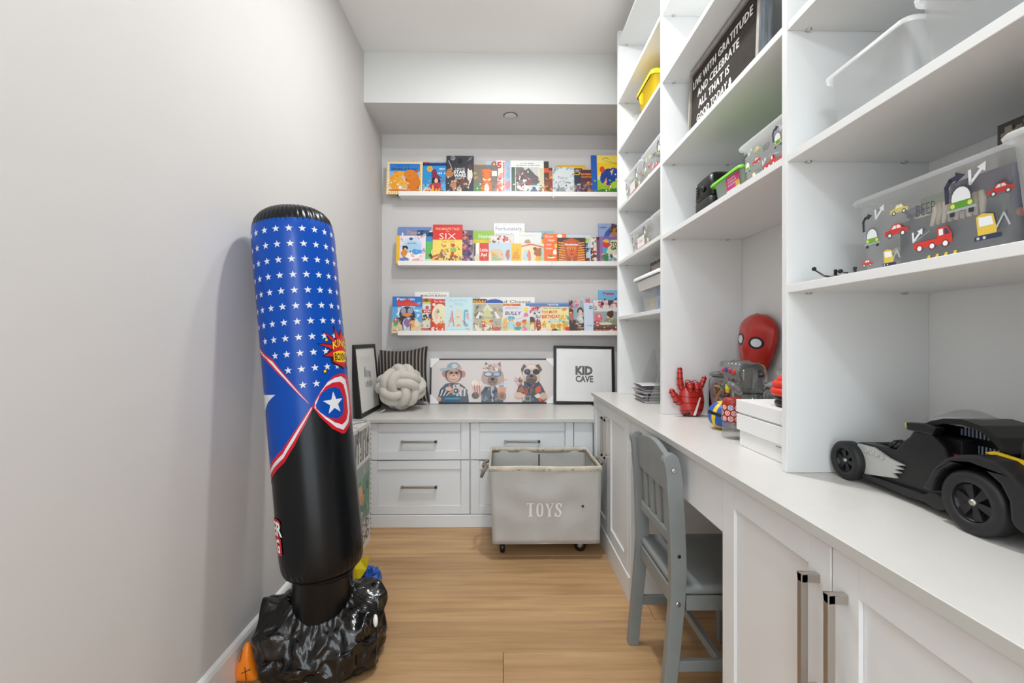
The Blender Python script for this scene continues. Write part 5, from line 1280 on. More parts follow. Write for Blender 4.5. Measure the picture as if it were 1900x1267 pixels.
def A(a): a.r(0, 0, 1, 1, 'd9d6d2').spk(0, .6, 1, 1, 14, .05, ['c84a5a', '8a90a0', 'e8e0dc', '5a6a7a'], 3).blob(.35, .32, .28, .30, 'c98a4a', 4, .1).e(.28, .42, .12, .12, 'e8a83a').blob(.3, .52, .24, .1, '4a3f44', 5).blob(.32, .18, .18, .16, 'e9d8b8', 6).blob(.74, .30, .15, .26, '9a3f30', 7).line([(.78, .3), (.80, .62)], .004, 'b83a30').blob(.3, .03, .3, .03, '5a4030', 8).scr(.5, .85, .05, 'c8384a', .5)
book(0.1725, 0.2753, 1.2702, 2, 1, 'c9c6c2', A, 'white book with an owl figure between the two bear books')
def A(a):
    a.r(0, 0, 1, 1, 'f0dca0').r(0, .90, 1, 1, 'd8d49a').scr(.4, .94, .05, '8a8a4a', .6).text('TOO MUCH', .30, .80, .12, 'c8382c', .56, .03, rot=.03).text('BIRTHDAY', .36, .63, .14, 'd8342a', .66, .03, rot=.03).blob(.84, .90, .1, .05, 'd88a4a', 2)
    a.spk(.68, .35, .98, .75, 18, .05, ['e8b03a', '8ac0c4', 'e0d04a', 'f0e0a0', '5aa0b0'], 4).blob(.42, .46, .2, .1, 'c4d4c0', 3).blob(.10, .30, .09, .12, 'e8a83a', 5).blob(.14, .12, .14, .1, 'e8d8c0', 6).blob(.42, .26, .09, .11, 'e0a03a', 7).blob(.64, .28, .09, .10, 'd8982a', 8).blob(.86, .26, .1, .16, 'e8a02a', 9).blob(.48, .10, .1, .08, '4a4444', 2).blob(.64, .10, .07, .07, '8aba3a', 3).blob(.94, .12, .08, .14, 'c83a30', 4).blob(.25, .10, .1, .08, 'f0c8b8', 5).blob(.84, .05, .14, .05, 'e6e6e0', 6)
book(0.2680, 0.4556, 1.2703, 2, 0, 'e8cc84', A, 'square yellow birthday book with cartoon bears')
def A(a): a.r(0, 0, 1, 1, '2f8f9a').spk(0, .1, 1, .9, 10, .05, ['8aba4a', '1f6f7a', 'e8d06a'], 4)
book(0.4298, 0.4777, 1.2668, 2, 1, '2f8f9a', A, 'teal book edge right of the birthday book')
def A(a): a.r(0, 0, 1, 1, '8a4a4a').spk(0, .5, 1, 1, 12, .06, ['c86a74', 'd8b0b0', '5a3434'], 3).r(0, .4, 1, .6, 'b8685a').r(0, 0, 1, .3, '4a3430')
book(0.4611, 0.4869, 1.3182, 2, 1, '6a3a3a', A, 'narrow reddish comic left of the dragon books', th=.012)
def A(a): a.r(0, 0, 1, 1, '8fa8b4').r(0, .78, 1, 1, 'b8c0c4').spk(0, .78, 1, 1, 12, .05, ['c86a74', '9aa4a8', 'e0a8ac'], 4).r(0, 0, 1, .38, '4a3a34').poly([(0, .3), (1, .45), (1, .3)], '7a4a4a').blob(.42, .64, .17, .09, '3a2c2c', 3).e(.42, .58, .12, .09, 'e0b898').blob(.42, .40, .2, .12, 'cfc8c0', 5).blob(.8, .6, .1, .12, 'c86a74', 6).text('HELP YOUR', .62, .15, .045, 'e8702a', .85, .04).scr(.5, .08, .04, 'ece8e0', .6)
book(0.4887, 0.6029, 1.3330, 2, 1, '6a5a5a', A, 'grey dragon book with orange help lettering')
def A(a): a.r(0, 0, 1, 1, 'c9d2e2').text('SI', .65, .85, .11, '1c1c24', .3, .02).scr(.5, .26, .03, '4a4a54', .5)
book(0.5587, 0.6324, 1.2963, 2, 0, 'c0cadc', A, 'plain pale blue booklet between the dragon books', th=.006)
def A(a):
    a.r(0, 0, 1, 1, 'd8d6d2').r(0, .0, 1, .22, '3a3634').r(0, .22, 1, .66, '9aa4a4').spk(.0, .82, 1, 1, 12, .05, ['c85a64', '5a4a44', 'e0a0a4'], 3).text('2', .10, .76, .11, 'c8505a', .10, .04)
    a.blob(.18, .46, .13, .17, 'd8707a', 4).e(.22, .52, .04, .04, 'f0c0c0').blob(.16, .30, .14, .10, 'c85a68', 5).e(.62, .50, .11, .13, 'e6c09a').blob(.64, .58, .14, .10, '5a3224', 6).blob(.66, .33, .25, .13, '8a9078', 7).blob(.45, .28, .2, .07, 'e0d0b8', 8).r(.0, .17, 1, .25, '6a5a50').text('TEACH YOUR DRAGON', .50, .105, .06, 'e8602a', .92, .04).text('TO MAKE FRIENDS', .50, .035, .045, 'f0ece6', .76, .03).blob(.35, .90, .06, .06, '4a3a34', 9).blob(.62, .90, .06, .06, '4a3a34', 2)
book(0.6214, 0.8059, 1.3148, 2, 0, 'b8b4ae', A, 'dragon book with a pink dragon facing a boy')
def A(a): a.r(0, 0, 1, 1, '6fb4d8').text('Pete', .42, .925, .075, 'c8304a', .46, .04).text('the', .85, .95, .03, '1f3a6a', .16).poly([(.22, .70), (.24, .82), (.36, .75), (.62, .75), (.76, .84), (.76, .70)], '1c3f7a').r(.2, .4, .78, .72, '1c3f7a')
book(0.6693, 0.8354, 1.3884, 2, 3, '5fa4c8', A, 'tall sky blue book with red lettering in the corner by the shelving')
# ================================================================== THINGS ON THE SHELVES
def ST(z): return z + SHELF_T + .0006
BIN_G = 'clear storage bins on the white shelving'
def tub(name, x0, x1, y0, y1, z0, z1, label, body_m, lid_m=None, taper=.012, lid_h=.010, over=.004, group=BIN_G, cat='storage bin', wall=.0022, rim=True):
    """open tapered tub with rounded corners; returns root"""
    cx, cy = (x0 + x1) / 2, (y0 + y1) / 2
    t = thing(name, (cx, cy, z0), label, cat, group)
    hx, hy, h = (x1 - x0) / 2, (y1 - y0) / 2, z1 - z0
    zl = h - (lid_h if lid_m else 0)
    def rr(ix, iy, z, r=.016): return [(p[0], p[1], z) for p in rrect(-hx + ix, hx - ix, -hy + iy, hy - iy, r, 4)]
    rs = [rr(taper + .004, taper + .004, 0.0004, .014), rr(taper, taper, .004), rr(.004, .004, zl - .003), rr(.0, .0, zl - .002), rr(.0, .0, zl), rr(.004 + wall, .004 + wall, zl), rr(taper + wall, taper + wall, .004 + wall)]
    b = MB().rings(rs, True, True, True).build('tub', body_m, t)
    if lid_m:
        ls = [rr(-over, -over, zl - .003, .018), rr(-over - .001, -over - .001, zl + .002, .018), rr(-over + .002, -over + .002, zl + lid_h * .6, .018), rr(.010, .010, zl + lid_h, .016), rr(.018, .018, zl + lid_h - .003, .014)]
        MB().rings(ls, True, False, True).build('lid', lid_m, t)
    else:
        MB().rings([rr(-.004, -.004, zl - .007, .018), rr(-.005, -.005, zl + .001, .018), rr(.001, .001, zl + .003, .016), rr(.004, .004, zl + .0005, .014)], True, False, False).build('rim', M['rimplastic'], t)
    return t, b, hx, hy, zl

def front_map(hx, hy, zl, taper):
    """maps (u along the front from far to near, v up) on the corridor side (-X)"""
    def fn(u, v, z):
        f = v / zl
        return (-hx + taper * (1 - f) + .004 * f - z - .0006, hy - .012 - u, v)
    return fn

def car(a, x, y, s, col, flip=1, kind=0):
    W = 'eceeee'
    if kind == 0:      # saloon
        a.poly([(x - s, y), (x - s * .95, y + s * .35), (x - s * .5, y + s * .42), (x - s * .25, y + s * .75), (x + s * .35, y + s * .75), (x + s * .55, y + s * .42), (x + s, y + s * .32), (x + s, y)], col)
        a.poly([(x - s * .38, y + s * .42), (x - s * .18, y + s * .66), (x + s * .02, y + s * .66), (x + s * .02, y + s * .42)], W).poly([(x + s * .08, y + s * .42), (x + s * .08, y + s * .66), (x + s * .30, y + s * .66), (x + s * .44, y + s * .42)], W)
        for dx in (-.55, .55): a.e(x + s * dx, y, s * .22, s * .22, '3a3c44', 12).e(x + s * dx, y, s * .13, s * .13, W, 10)
    elif kind == 1:    # beetle front
        a.e(x, y + s * .75, s * .62, s * .75, '3a3c44', 16).e(x, y + s * .75, s * .56, s * .68, W, 16).poly([(x - s * .75, y + s * .15), (x - s * .6, y + s * .62), (x + s * .6, y + s * .62), (x + s * .75, y + s * .15)], col).e(x - s * .5, y + s * .4, s * .14, s * .14, 'e8dc6a', 10).e(x + s * .5, y + s * .4, s * .14, s * .14, 'e8dc6a', 10)
        a.poly([(x - s * .85, y + s * .05), (x - s * .85, y + s * .2), (x + s * .85, y + s * .2), (x + s * .85, y + s * .05)], 'a9adb4').poly([(x - s * .7, y - s * .2), (x - s * .7, y + s * .06), (x - s * .4, y + s * .06), (x - s * .4, y - s * .2)], '2c2e36').poly([(x + s * .4, y - s * .2), (x + s * .4, y + s * .06), (x + s * .7, y + s * .06), (x + s * .7, y - s * .2)], '2c2e36')
    elif kind == 2:    # pickup / fire truck
        a.poly([(x - s * 1.3, y), (x - s * 1.3, y + s * .38), (x + s * .25, y + s * .38), (x + s * .25, y + s * .95), (x + s * .85, y + s * .95), (x + s * 1.1, y + s * .5), (x + s * 1.1, y)], col).poly([(x + s * .35, y + s * .5), (x + s * .35, y + s * .85), (x + s * .6, y + s * .85), (x + s * .6, y + s * .5)], W).poly([(x + s * .68, y + s * .5), (x + s * .68, y + s * .85), (x + s * .82, y + s * .85), (x + s * 1.02, y + s * .5)], '3a3f58')
        for dx in (-.9, -.1, .7): a.e(x + s * dx, y, s * .22, s * .22, '7a2a24', 12).e(x + s * dx, y, s * .15, s * .15, W, 10)
        a.line([(x - s * 1.2, y + s * .45), (x - s * .2, y + s * .9)], s * .07, '8a9098')
    else:              # digger
        a.poly([(x - s * .5, y), (x - s * .55, y + s * 1.1), (x - s * .2, y + s * 1.25), (x + s * .4, y + s * 1.1), (x + s * .55, y + s * .2), (x + s * .5, y)], 'e0bf4a').poly([(x - s * .4, y + s * .5), (x - s * .42, y + s * 1.05), (x + s * .3, y + s * 1.0), (x + s * .38, y + s * .5)], W)
        a.poly([(x - s * .7, y - s * .3), (x - s * .7, y - s * .05), (x + s * .75, y - s * .05), (x + s * .75, y - s * .3)], '2f3650').e(x - s * .5, y - s * .17, s * .09, s * .09, 'c9cdd2', 8).e(x - s * .15, y - s * .17, s * .09, s * .09, 'c9cdd2', 8).line([(x + s * .55, y + s * .3), (x + s * .95, y + s * 1.0), (x + s * 1.2, y + s * .3)], s * .10, 'b4bac0')
def arrow(a, x, y, s, col, kind=0):
    if kind == 0:
        a.line([(x - s * .5, y - s), (x - s * .5, y + s * .1), (x - s * .2, y + s * .5), (x + s * .3, y + s * .6)], s * .34, col).poly([(x + s * .2, y + s * 1.0), (x + s * .9, y + s * .62), (x + s * .2, y + s * .2)], col)
    else:
        a.line([(x - s * .5, y + s * .6), (x - s * .5, y - s * .5), (x + s * .5, y + s * .5)], s * .26, col).poly([(x + s * .1, y + s * .7), (x + s * .85, y + s * .95), (x + s * .75, y + s * .15)], col)

def car_print(parent, fm, w, h, extra=()):
    """each printed motif is a decal of its own on the front of a bin"""
    s = h * .135
    def m(name, fn):
        a = Art(w, h, unit=False, clip=False); fn(a); a.build(name, M['print'], parent, fm, dz=.00002)
    m('printed_word', lambda a: a.text('BEEP', w * .52, h * .66, h * .13, '4c4e58', w * .13, -.01))
    for x, y, q, c, k in ((.06, .72, .8, '2f2f40', 0), (.17, .78, .75, 'e9ebee', 1), (.45, .36, .7, 'e9ebee', 1), (.70, .80, 1.1, '34344a', 0), (.83, .84, .9, 'e9ebee', 1)):
        m('printed_arrow', lambda a: arrow(a, w * x, h * y, s * q, c, k))
    for x, y, q, c, k in ((.33, .72, .95, 'd8c86a', 0), (.10, .40, 1.1, '6aa83a', 1), (.30, .46, 1.25, 'cf3a34', 0), (.23, .13, 1.0, '', 3), (.56, .22, 1.45, 'd23a2c', 2), (.045, .15, .7, 'cf4a40', 0),
                          (.74, .52, 1.35, '5a9a34', 1), (.87, .22, 1.3, '', 3), (.95, .60, .9, 'cf3a34', 0)):
        m('printed_car', lambda a: car(a, w * x, h * y, s * q, c, kind=k))
    for i in range(4):
        m('printed_stripe', lambda a: a.poly([(w * (.50 + .055 * i), h * .05), (w * (.52 + .055 * i), h * .12), (w * (.535 + .055 * i), h * .12), (w * (.53 + .055 * i), h * .05)], 'e6c83a'))
    for nm, fn in extra: m(nm, fn)

def junk(t, hx, hy, zt, n, cols, seed, zmax=.6, taper=.014):
    """jumbled small toys filling a tub: one countless heap"""
    r = random.Random(seed); mb = MB()
    for i in range(n):
        x = (r.random() * 2 - 1) * (hx - taper - .022); y = (r.random() * 2 - 1) * (hy - taper - .022); z = .014 + r.random() * (zt * zmax - .02)
        c = cols[i % len(cols)]; s = .009 + .012 * r.random()
        R = Matrix.Rotation(r.random() * 6, 3, 'Z') @ Matrix.Rotation(r.random() * 3, 3, 'X')
        if i % 3: mb.ell((x, y, z), (s * 1.5, s * .7, s * .6), 8, 5, c, R)
        else: mb.box(-s, s, -s * .7, s * .7, -s * .5, s * .5, c, Matrix.Translation((x, y, z)) @ R.to_4x4())
    o = mb.build('contents', M['print'], t)
    o['kind'] = 'stuff'
    return o
JC = ['6a6c74', 'cfc4a8', '3a4468', 'a89a84', '4a6a9a', 'b8584a', '8a8c90', 'd8cdb4', '5a5048']

M['rimplastic'] = frosted_mat('rim_plastic', 'fafbfb', 0.7, 0.2)
# ---- near bay: car-print bin, frosted bins
t, b, hx, hy, zl = tub('storage_bin', .690, .925, .600, .885, ST(1.152), 1.322, 'large clear bin printed with cars and BEEP on the shelf above the toy car', M['clear'], M['translid'])
w_, h_ = (hy - .012) * 2, zl
car_print(b, front_map(hx, hy, zl, .012), w_, h_)
junk(t, hx, hy, zl, 150, JC + ['2f3a66', '3a3f4a', '4a5068'], 3, .85)
MB().box(-hx + .024, hx - .03, -hy + .03, hy - .078, .008, .088).build('toy_crate', colour_mat('2b2e3a'), t, bevel=.004)
MB().box(-hx + .03, hx - .05, -hy + .028, -.02, .0885, .13).build('toy_crate', colour_mat('222a58'), t, bevel=.004)
MB().box(-hx + .05, hx - .05, .0, hy - .09, .089, .128).build('toy_crate', colour_mat('8f9a80'), t, bevel=.004)
for k in range(9): MB().tube([(-hx + .0215, -.005 - k * .009, .10), (-hx + .0205, -.008 - k * .009, .088), (-hx + .0195, -.002 - k * .010, .066)], [.0035, .0045, .003], 8).build('toy_finger', colour_mat(['c9bda6', 'b5a994'][k % 2]), t)
t, b, hx, hy, zl = tub('storage_bin', .650, .90, .350, .584, ST(1.152), 1.318, 'frosted bin at the frame edge beside the car-print bin', M['clear2'], M['translid'])
junk(t, hx, hy, zl, 50, ['c9ccd0', '9aa0a8', 'dcdcdc'], 5, .5)
t = thing('small_box', (.865, .672, 1.3235), 'small dark patterned box on top of the car-print bin', 'box')
MB().box(-.06, .06, -.055, .055, 0, .072).build('carton', M['darkplastic'], t, bevel=.001, seg=1)
a = Art(.11, .072); a.r(0, 0, 1, 1, '3a352f').spk(.05, .5, .95, .95, 16, .09, ['7a7264', '5a5348', '9a9284'], 3).r(0, .34, 1, .44, '1c1a18').r(.1, .55, .2, .9, '8a8274').r(.05, .7, .25, .78, '8a8274')
a.build('box_print', M['print'], t, lambda u, v, z: (-.06 - z, .055 - u, v))
a = Art(.12, .072); a.r(0, 0, 1, 1, '38332d').spk(.05, .4, .95, .95, 14, .09, ['7a7264', '5a5348'], 4)
a.build('box_print', M['print'], t, lambda u, v, z: (-.06 + u, -.055 - z, v))
tub('storage_bin', .665, .90, .735, .925, ST(1.441), 1.578, 'empty clear bin left of its twin on the middle near shelf', M['clear2'], None, rim=True)
tub('storage_bin', .662, .90, .430, .722, ST(1.441), 1.590, 'clear bin at the frame edge on the middle near shelf', M['clear2'], None)
tub('storage_bin', .660, .90, .640, .935, ST(1.731), 1.86, 'clear bin on the top near shelf at the photo edge', M['clear2'], None)
# black toy bits on the shelf edge
t = thing('toy_weapon', (.662, .895, ST(1.152)), 'tiny black toy weapon lying on the shelf left of the bin', 'toy')
MB().tube([(0, .058, .026), (0, .030, .010), (0, .012, .005)], [.0016, .0018, .0022], 8).ell((0, .060, .0285), (.0045, .0045, .0045), 10, 6).build('blade', M['blackplastic'], t)
MB().box(-.006, .006, -.012, .014, .0008, .006).box(-.003, .003, -.004, .0, .006, .018).build('grip', M['blackplastic'], t, bevel=.001, seg=1)
MB().ell((.002, -.012, .013), (.0045, .0045, .0045), 10, 6).tube([(.002, -.012, .013), (.0, -.026, .008), (0, -.034, .007)], .0012, 8).build('chain_ball', M['blackplastic'], t)
t = thing('toy_figure', (.664, .846, ST(1.152)), 'small black toy stand right beside the car-print bin', 'toy')
MB().lathe([(.006, 0), (.006, .004), (.0025, .006), (.0025, .012), (.004, .014), (.001, .016)], n=12).build('peg', M['blackplastic'], t)

# ---- middle bay
t, b, hx, hy, zl = tub('storage_bin', .660, .90, 1.022, 1.258, ST(1.441), 1.583, 'clear bin with car print on the middle shelf below the letter board', M['clear2'], M['translid'])
w_, h_ = (hy - .012) * 2, zl
car_print(b, front_map(hx, hy, zl, .012), w_, h_, [('printed_stripe', lambda a: a.poly([(w_ * .62, h_ * .04), (w_ * .66, h_ * .22), (w_ * 1.0, h_ * .34), (w_ * 1.0, h_ * .16)], 'd8382c'))])
junk(t, hx, hy, zl, 60, ['8a8f94', '6a6e74', 'a4a8ac', 'b8584a'], 8, .8)
t, b, hx, hy, zl = tub('storage_bin', .672, .88, 1.270, 1.445, ST(1.441), 1.546, 'small clear bin with bright green lid and pink label', M['clear2'], M['greenlid'], lid_h=.012, over=.007)
a = Art(.075, .062); a.r(0, 0, 1, 1, 'e8ecee').r(0, .36, 1, 1, 'd8387a').r(.70, .36, 1, .62, 'e8b03a').text('PLASTIC', .42, .86, .09, 'f6e8ee', .6, .02).text('STORAGE', .45, .72, .09, 'f6e8ee', .66, .02).text('SHOE BOX', .45, .58, .09, 'f6e8ee', .66, .02).e(.14, .17, .09, .11, '7a8a94').r(.30, .08, .62, .28, '5a4a6a').e(.80, .18, .12, .14, '2f7fb0')
fm = front_map(hx, hy, zl, .012)
a.build('paper_label', M['print'], b, lambda u, v, z: fm(u + .070, v + .012, z))
junk(t, hx, hy, zl, 40, ['c9ccd0', '8a6a5a', '9aa0a8', '5a5a64'], 6, .5)
t = thing('plastic_case', (.765, 1.535, ST(1.441)), 'black plastic case left of the green lidded bin', 'case')
MB().rings([[(p[0], p[1], z) for p in rrect(-.085 + i_, .085 - i_, -.062 + i_, .062 - i_, .014, 4)] for z, i_ in ((0, .004), (.004, 0), (.060, 0), (.064, .003))]).build('lower_shell', M['darkplastic'], t)
MB().rings([[(p[0], p[1], z) for p in rrect(-.085 + i_, .085 - i_, -.062 + i_, .062 - i_, .014, 4)] for z, i_ in ((.0645, .003), (.068, 0), (.13, .004), (.143, .016))]).build('upper_shell', M['blackplastic'], t)
for k in range(5): MB().box(-.0862, -.084, .028 + .0, .046, .076 + k * .009, .081 + k * .009).build('vent_slot', M['darkplastic'], t)
MB().lathe([(.010, 0), (.010, .006), (.006, .009)], (-.084, -.012, .095), 16, M_=Matrix.Rotation(-pi / 2, 3, 'Y')).build('knob', M['blackplastic'], t)
t = thing('hockey_puck', (.668, 1.690, ST(1.441)), 'small flat black disc near the front of the middle shelf', 'disc')
MB().lathe([(.014, 0), (.016, .002), (.016, .007), (.013, .010), (.004, .011)], n=24).build('disc', M['blackplastic'], t)

# letter board
LB = thing('letter_board', (.700, 1.470, ST(1.735)), 'black felt letter board with white words in a grey wood frame', 'letter board', rot=(0, radians(2.0), 0))
W_, Hh = .472, .292
fo = MB()
fo.box(-.002, .034, -W_ / 2, -W_ / 2 + .013, 0, Hh).box(-.002, .034, W_ / 2 - .013, W_ / 2, 0, Hh).box(-.002, .034, -W_ / 2 + .013, W_ / 2 - .013, 0, .013).box(-.002, .034, -W_ / 2 + .013, W_ / 2 - .013, Hh - .013, Hh)
M['frametaupe'] = mat('washed_frame', 'a39d94', .6, noise_col=('8d8881', 30, .6))
fo.build('frame', M['frametaupe'], LB, bevel=.0008, seg=1)
bx('side_board', .0, .0338, -W_ / 2 - .0012, -W_ / 2 - .0002, .0005, Hh, M['greywood'], LB, bevel=0, world=False)
MB().box(.008, .03, -W_ / 2 + .014, W_ / 2 - .014, .014, Hh - .014).build('felt_backing', mat('black_felt', '120f0e', .95, bump=(500, .3, .0006)), LB)
fr = MB()
for k in range(40): fr.box(.0045, .0082, -W_ / 2 + .0135, W_ / 2 - .0135, .016 + k * .00655, .0195 + k * .00655)
fr.build('felt_ridges', mat('felt_ridge', '453d38', .95, bump=(500, .3, .0006)), LB)
for k, (s_, u0, w__) in enumerate((('LIVE WITH GRATITUDE', .026, .400), ('AND CELEBRATE', .066, .288), ('ALL THAT IS', .078, .220), ('GOOD TODAY &', .066, .250), ('TOMORROW', .115, .190))):
    hh_ = .027
    full = text_tris(s_); k0 = w__ / (full[2] - full[1])
    def xr(q): t3 = text_tris(q); return t3[2] - t3[1]
    for ci, ch_ in enumerate(s_):
        if ch_ == ' ': continue
        wc = xr(ch_) * k0; xe = xr(s_[:ci + 1]) * k0
        a = Art(1, 1, unit=False, clip=False)
        a.text(ch_, u0 + xe - wc / 2, Hh - .058 - k * .0465, hh_, 'f2f1ec', wc * .94, .005)
        o = a.build('letter', M['matte'], LB, lambda u, v, z: (.0035 - z, W_ / 2 - u, v))
        md = o.modifiers.new('solid', 'SOLIDIFY'); md.thickness = .0016

# ---- far bay
t, b, hx, hy, zl = tub('storage_bin', .670, .90, 2.018, 2.238, ST(2.057), 2.266, 'bright yellow plastic tub with lid on the high far shelf', M['yellow'], M['yellow'], taper=.02, lid_h=.03, over=.006)
MB().prism([(.035, zl - .012), (.075, zl - .012), (.055, zl - .055)], 'x', -hx - .004, -hx + .012).build('latch', M['yellow'], t)
t = thing('plastic_dome', (.720, 2.345, ST(2.057)), 'clear plastic dome cover beside the yellow tub', 'cover', BIN_G)
MB().rings([[(.085 * r_ * cos(2 * pi * i / 32), .098 * r_ * sin(2 * pi * i / 32), z) for i in range(32)] for r_, z in ((1, 0), (1.0, .012), (.96, .045), (.86, .080), (.68, .108), (.42, .126), (.15, .133))], True, False, True).build('dome', M['clear'], t)
for i, (y0, y1, lab) in enumerate(((2.140, 2.430, 'clear car-print bin nearest the end wall on the far shelving'), (1.815, 2.128, 'clear car-print bin nearer the desk on the same far shelf'))):
    t, b, hx, hy, zl = tub('storage_bin', .655, .89, y0, y1, ST(1.738), 1.905, lab, M['clear2'], M['translid'])
    w_, h_ = (hy - .012) * 2, zl
    car_print(b, front_map(hx, hy, zl, .012), w_, h_, [('paper_label', lambda a: setattr(a, 'L', 30) or a.poly([(w_ * .30, h_ * .30), (w_ * .62, h_ * .30), (w_ * .62, h_ * .62), (w_ * .30, h_ * .62)], 'e6e4e0'))] if not i else ())
    junk(t, hx, hy, zl, 60, ['a8a49c', '8a8680', 'c9c4ba', 'b0a89c', 'c87a6a'], 11 + i, .85)
for i, (y0, y1, lab) in enumerate(((2.045, 2.365, 'clear bin with a white paper label on the lower far shelf'), (1.815, 2.035, 'clear bin of pinkish toys next to the labelled bin'))):
    t, b, hx, hy, zl = tub('storage_bin', .668, .89, y0, y1, ST(1.449), 1.602, lab, M['clear2'], M['translid'])
    w_, h_ = (hy - .012) * 2, zl
    if not i:
        car_print(b, front_map(hx, hy, zl, .012), w_, h_, [('paper_label', lambda a: setattr(a, 'L', 30) or a.poly([(w_ * .34, h_ * .26), (w_ * .70, h_ * .26), (w_ * .70, h_ * .64), (w_ * .34, h_ * .64)], 'ecebe8').scr(w_ * .52, h_ * .46, h_ * .12, 'c87a7a', w_ * .2))])
    junk(t, hx, hy, zl, 70, ['d8c8c4', 'c9a49c', 'b8b0a8', 'd0b4ac'] if i else ['c4c6c6', 'a8aaac', 'd8d8d4'], 21 + i, .7)
t, b, hx, hy, zl = tub('storage_bin', .668, .90, 1.880, 2.215, ST(1.154), 1.352, 'white tub with blue and yellow toys and a flared lid', M['clear2'], M['white'], taper=.022, lid_h=.022, over=.022)
junk(t, hx, hy, zl, 70, ['2f7fd0', '2a6fc0', 'e8c83a', 'c9ccd0', '3a8fe0', 'b8bcc0'], 31, .8)
MB().box(-hx + .030, hx - .04, -.13, -.02, .008, .105).build('toy_block', colour_mat('2272c8'), t, bevel=.006)
MB().box(-hx + .0285, -hx + .030, -.125, -.025, .062, .067).build('block_stripe', M['white'], t)
MB().box(-hx + .034, hx - .05, .0, .11, .008, .075).build('toy_block', colour_mat('c9ccce'), t, bevel=.006)
MB().prism(star_pts(.055, .048, .03), 'x', -hx + .028, -hx + .033).build('toy_star', M['yellow'], t)
MB().rings([[(p[0], p[1], z) for p in rrect(-hx - .004 - e_, hx + .004 + e_, -hy - .004 - e_, hy + .004 + e_, .02, 4)] for z, e_ in ((zl - .05, -.006), (zl - .045, -.002), (zl - .012, .004), (zl - .006, .006))], True, False, False).build('upper_band', M['white'], t)
t = thing('small_box', (.775, 2.015, 1.3535), 'dark edged flat box lying on the white flared tub', 'box')
MB().box(-.07, .07, -.155, .135, 0, .055).build('carton', M['darkplastic'], t, bevel=.001, seg=1)
a = Art(.29, .055); a.r(.03, .05, .97, .72, '9a948c').spk(.0, .75, 1, 1, 24, .1, ['5a4a44', '2b2422', '7a6a60'], 4).spk(.06, .1, .94, .7, 12, .12, ['b4aea6', '86807a'], 6)
a.build('box_print', M['print'], t, lambda u, v, z: (-.07 - z, .135 - u, v))
# brochure holder with papers on the worktop
t = thing('paper_holder', (.722, 2.165, ZC + .0006), 'clear acrylic paper holder full of leaflets on the worktop', 'paper holder')
MB().prism([(-.055, 0), (.055, 0), (.055, .155), (.045, .245), (.035, .245)], 'y', .0975, .100).build('side_panel', M['smoke'], t)
MB().prism([(-.055, 0), (.055, 0), (.055, .155), (.045, .245), (.035, .245)], 'y', -.100, -.0975).build('side_panel', M['smoke'], t)
MB().box(.052, .055, -.097, .097, .001, .25).build('back_panel', M['smoke'], t)
MB().box(-.055, .05, -.097, .097, .0005, .003).build('base', M['smoke'], t)
MB().box(-.058, -.055, -.097, .097, .0005, .05).build('front_lip', M['clear'], t)
for k in range(9):
    z = .008 + k * .009
    o = MB().rings([[(x, y_, z + .010 * ((x + .06) / .12) ** 2 * (1 if k % 2 else .4) + .004 * sin(y_ * 20 + k)) for x in [-.062 - .008 * (k % 3) + i * .014 for i in range(9)]] for y_ in (-.085 + .004 * (k % 4), -.03, .03, .085 - .003 * (k % 3))], False, False, False).build('leaflet', colour_mat(['d9d6d6', '8a8086', 'c9c6c8', '6a6268', 'e4e2e2', 'a89aa0'][k % 6]), t, solid=.002)

# ================================================================== THINGS ON THE DESK
Z0 = ZC + .0006
# red hand sculpture
hd = thing('toy_hand', (.722, 1.745, Z0), 'red rubber toy hand with black bands making a horned gesture', 'toy hand', rot=(0, 0, 0))
hm = MB()
palm = [(0, .000, .036, .026), (.012, .003, .040, .028), (.03, .006, .044, .029), (.055, .004, .050, .028), (.08, .002, .048, .025), (.10, .003, .044, .023), (.112, .004, .036, .018)]
hm.rings([[(.006 + dx + rx * cos(2 * pi * i / 24), ry * sin(2 * pi * i / 24), z) for i in range(24)] for z, dx, rx, ry in palm])
palm_o = hm.build('palm', M['red'], hd, subsurf=1)
def finger(name, pts, rad):
    f = MB().tube(pts, rad, 14).build(name, M['red'], hd, subsurf=1)
    P = [Vector(p) for p in pts]
    for k in range(1, len(P) - 1):
        c = P[k]; dr = (P[k + 1] - P[k - 1]).normalized(); rr_ = rad[k] if isinstance(rad, list) else rad
        q = dr.to_track_quat('Z', 'Y').to_matrix()
        mbb = MB()
        mbb.tube([tuple(c + q @ Vector((cos(2 * pi * i / 18) * (rr_ + .0001), sin(2 * pi * i / 18) * (rr_ + .0001), 0))) for i in range(18)], .0013, 6, closed=True)
        mbb.build('black_band', M['black'], f)
    return f
finger('index_finger', [(-.030, 0, .095), (-.034, -.004, .122), (-.038, -.006, .145), (-.038, -.006, .165), (-.037, -.005, .181), (-.036, -.004, .189)], [.012, .0122, .0115, .0105, .009, .004])
finger('little_finger', [(.038, 0, .095), (.045, -.004, .115), (.052, -.005, .132), (.058, -.005, .146), (.062, -.004, .155)], [.010, .0105, .010, .009, .004])
finger('middle_finger', [(-.008, .0, .105), (-.008, -.014, .128), (-.008, -.030, .126), (-.007, -.034, .108), (-.006, -.028, .094)], [.012, .0125, .0125, .0118, .007])
finger('ring_finger', [(.017, .0, .105), (.018, -.014, .126), (.018, -.030, .123), (.018, -.033, .106), (.017, -.027, .093)], [.0115, .012, .012, .0115, .007])
finger('thumb', [(-.034, -.006, .045), (-.052, -.012, .062), (-.062, -.014, .080), (-.072, -.014, .096), (-.078, -.013, .106)], [.016, .0145, .013, .0115, .005])
wl = Art(1, 1, unit=False, clip=False)
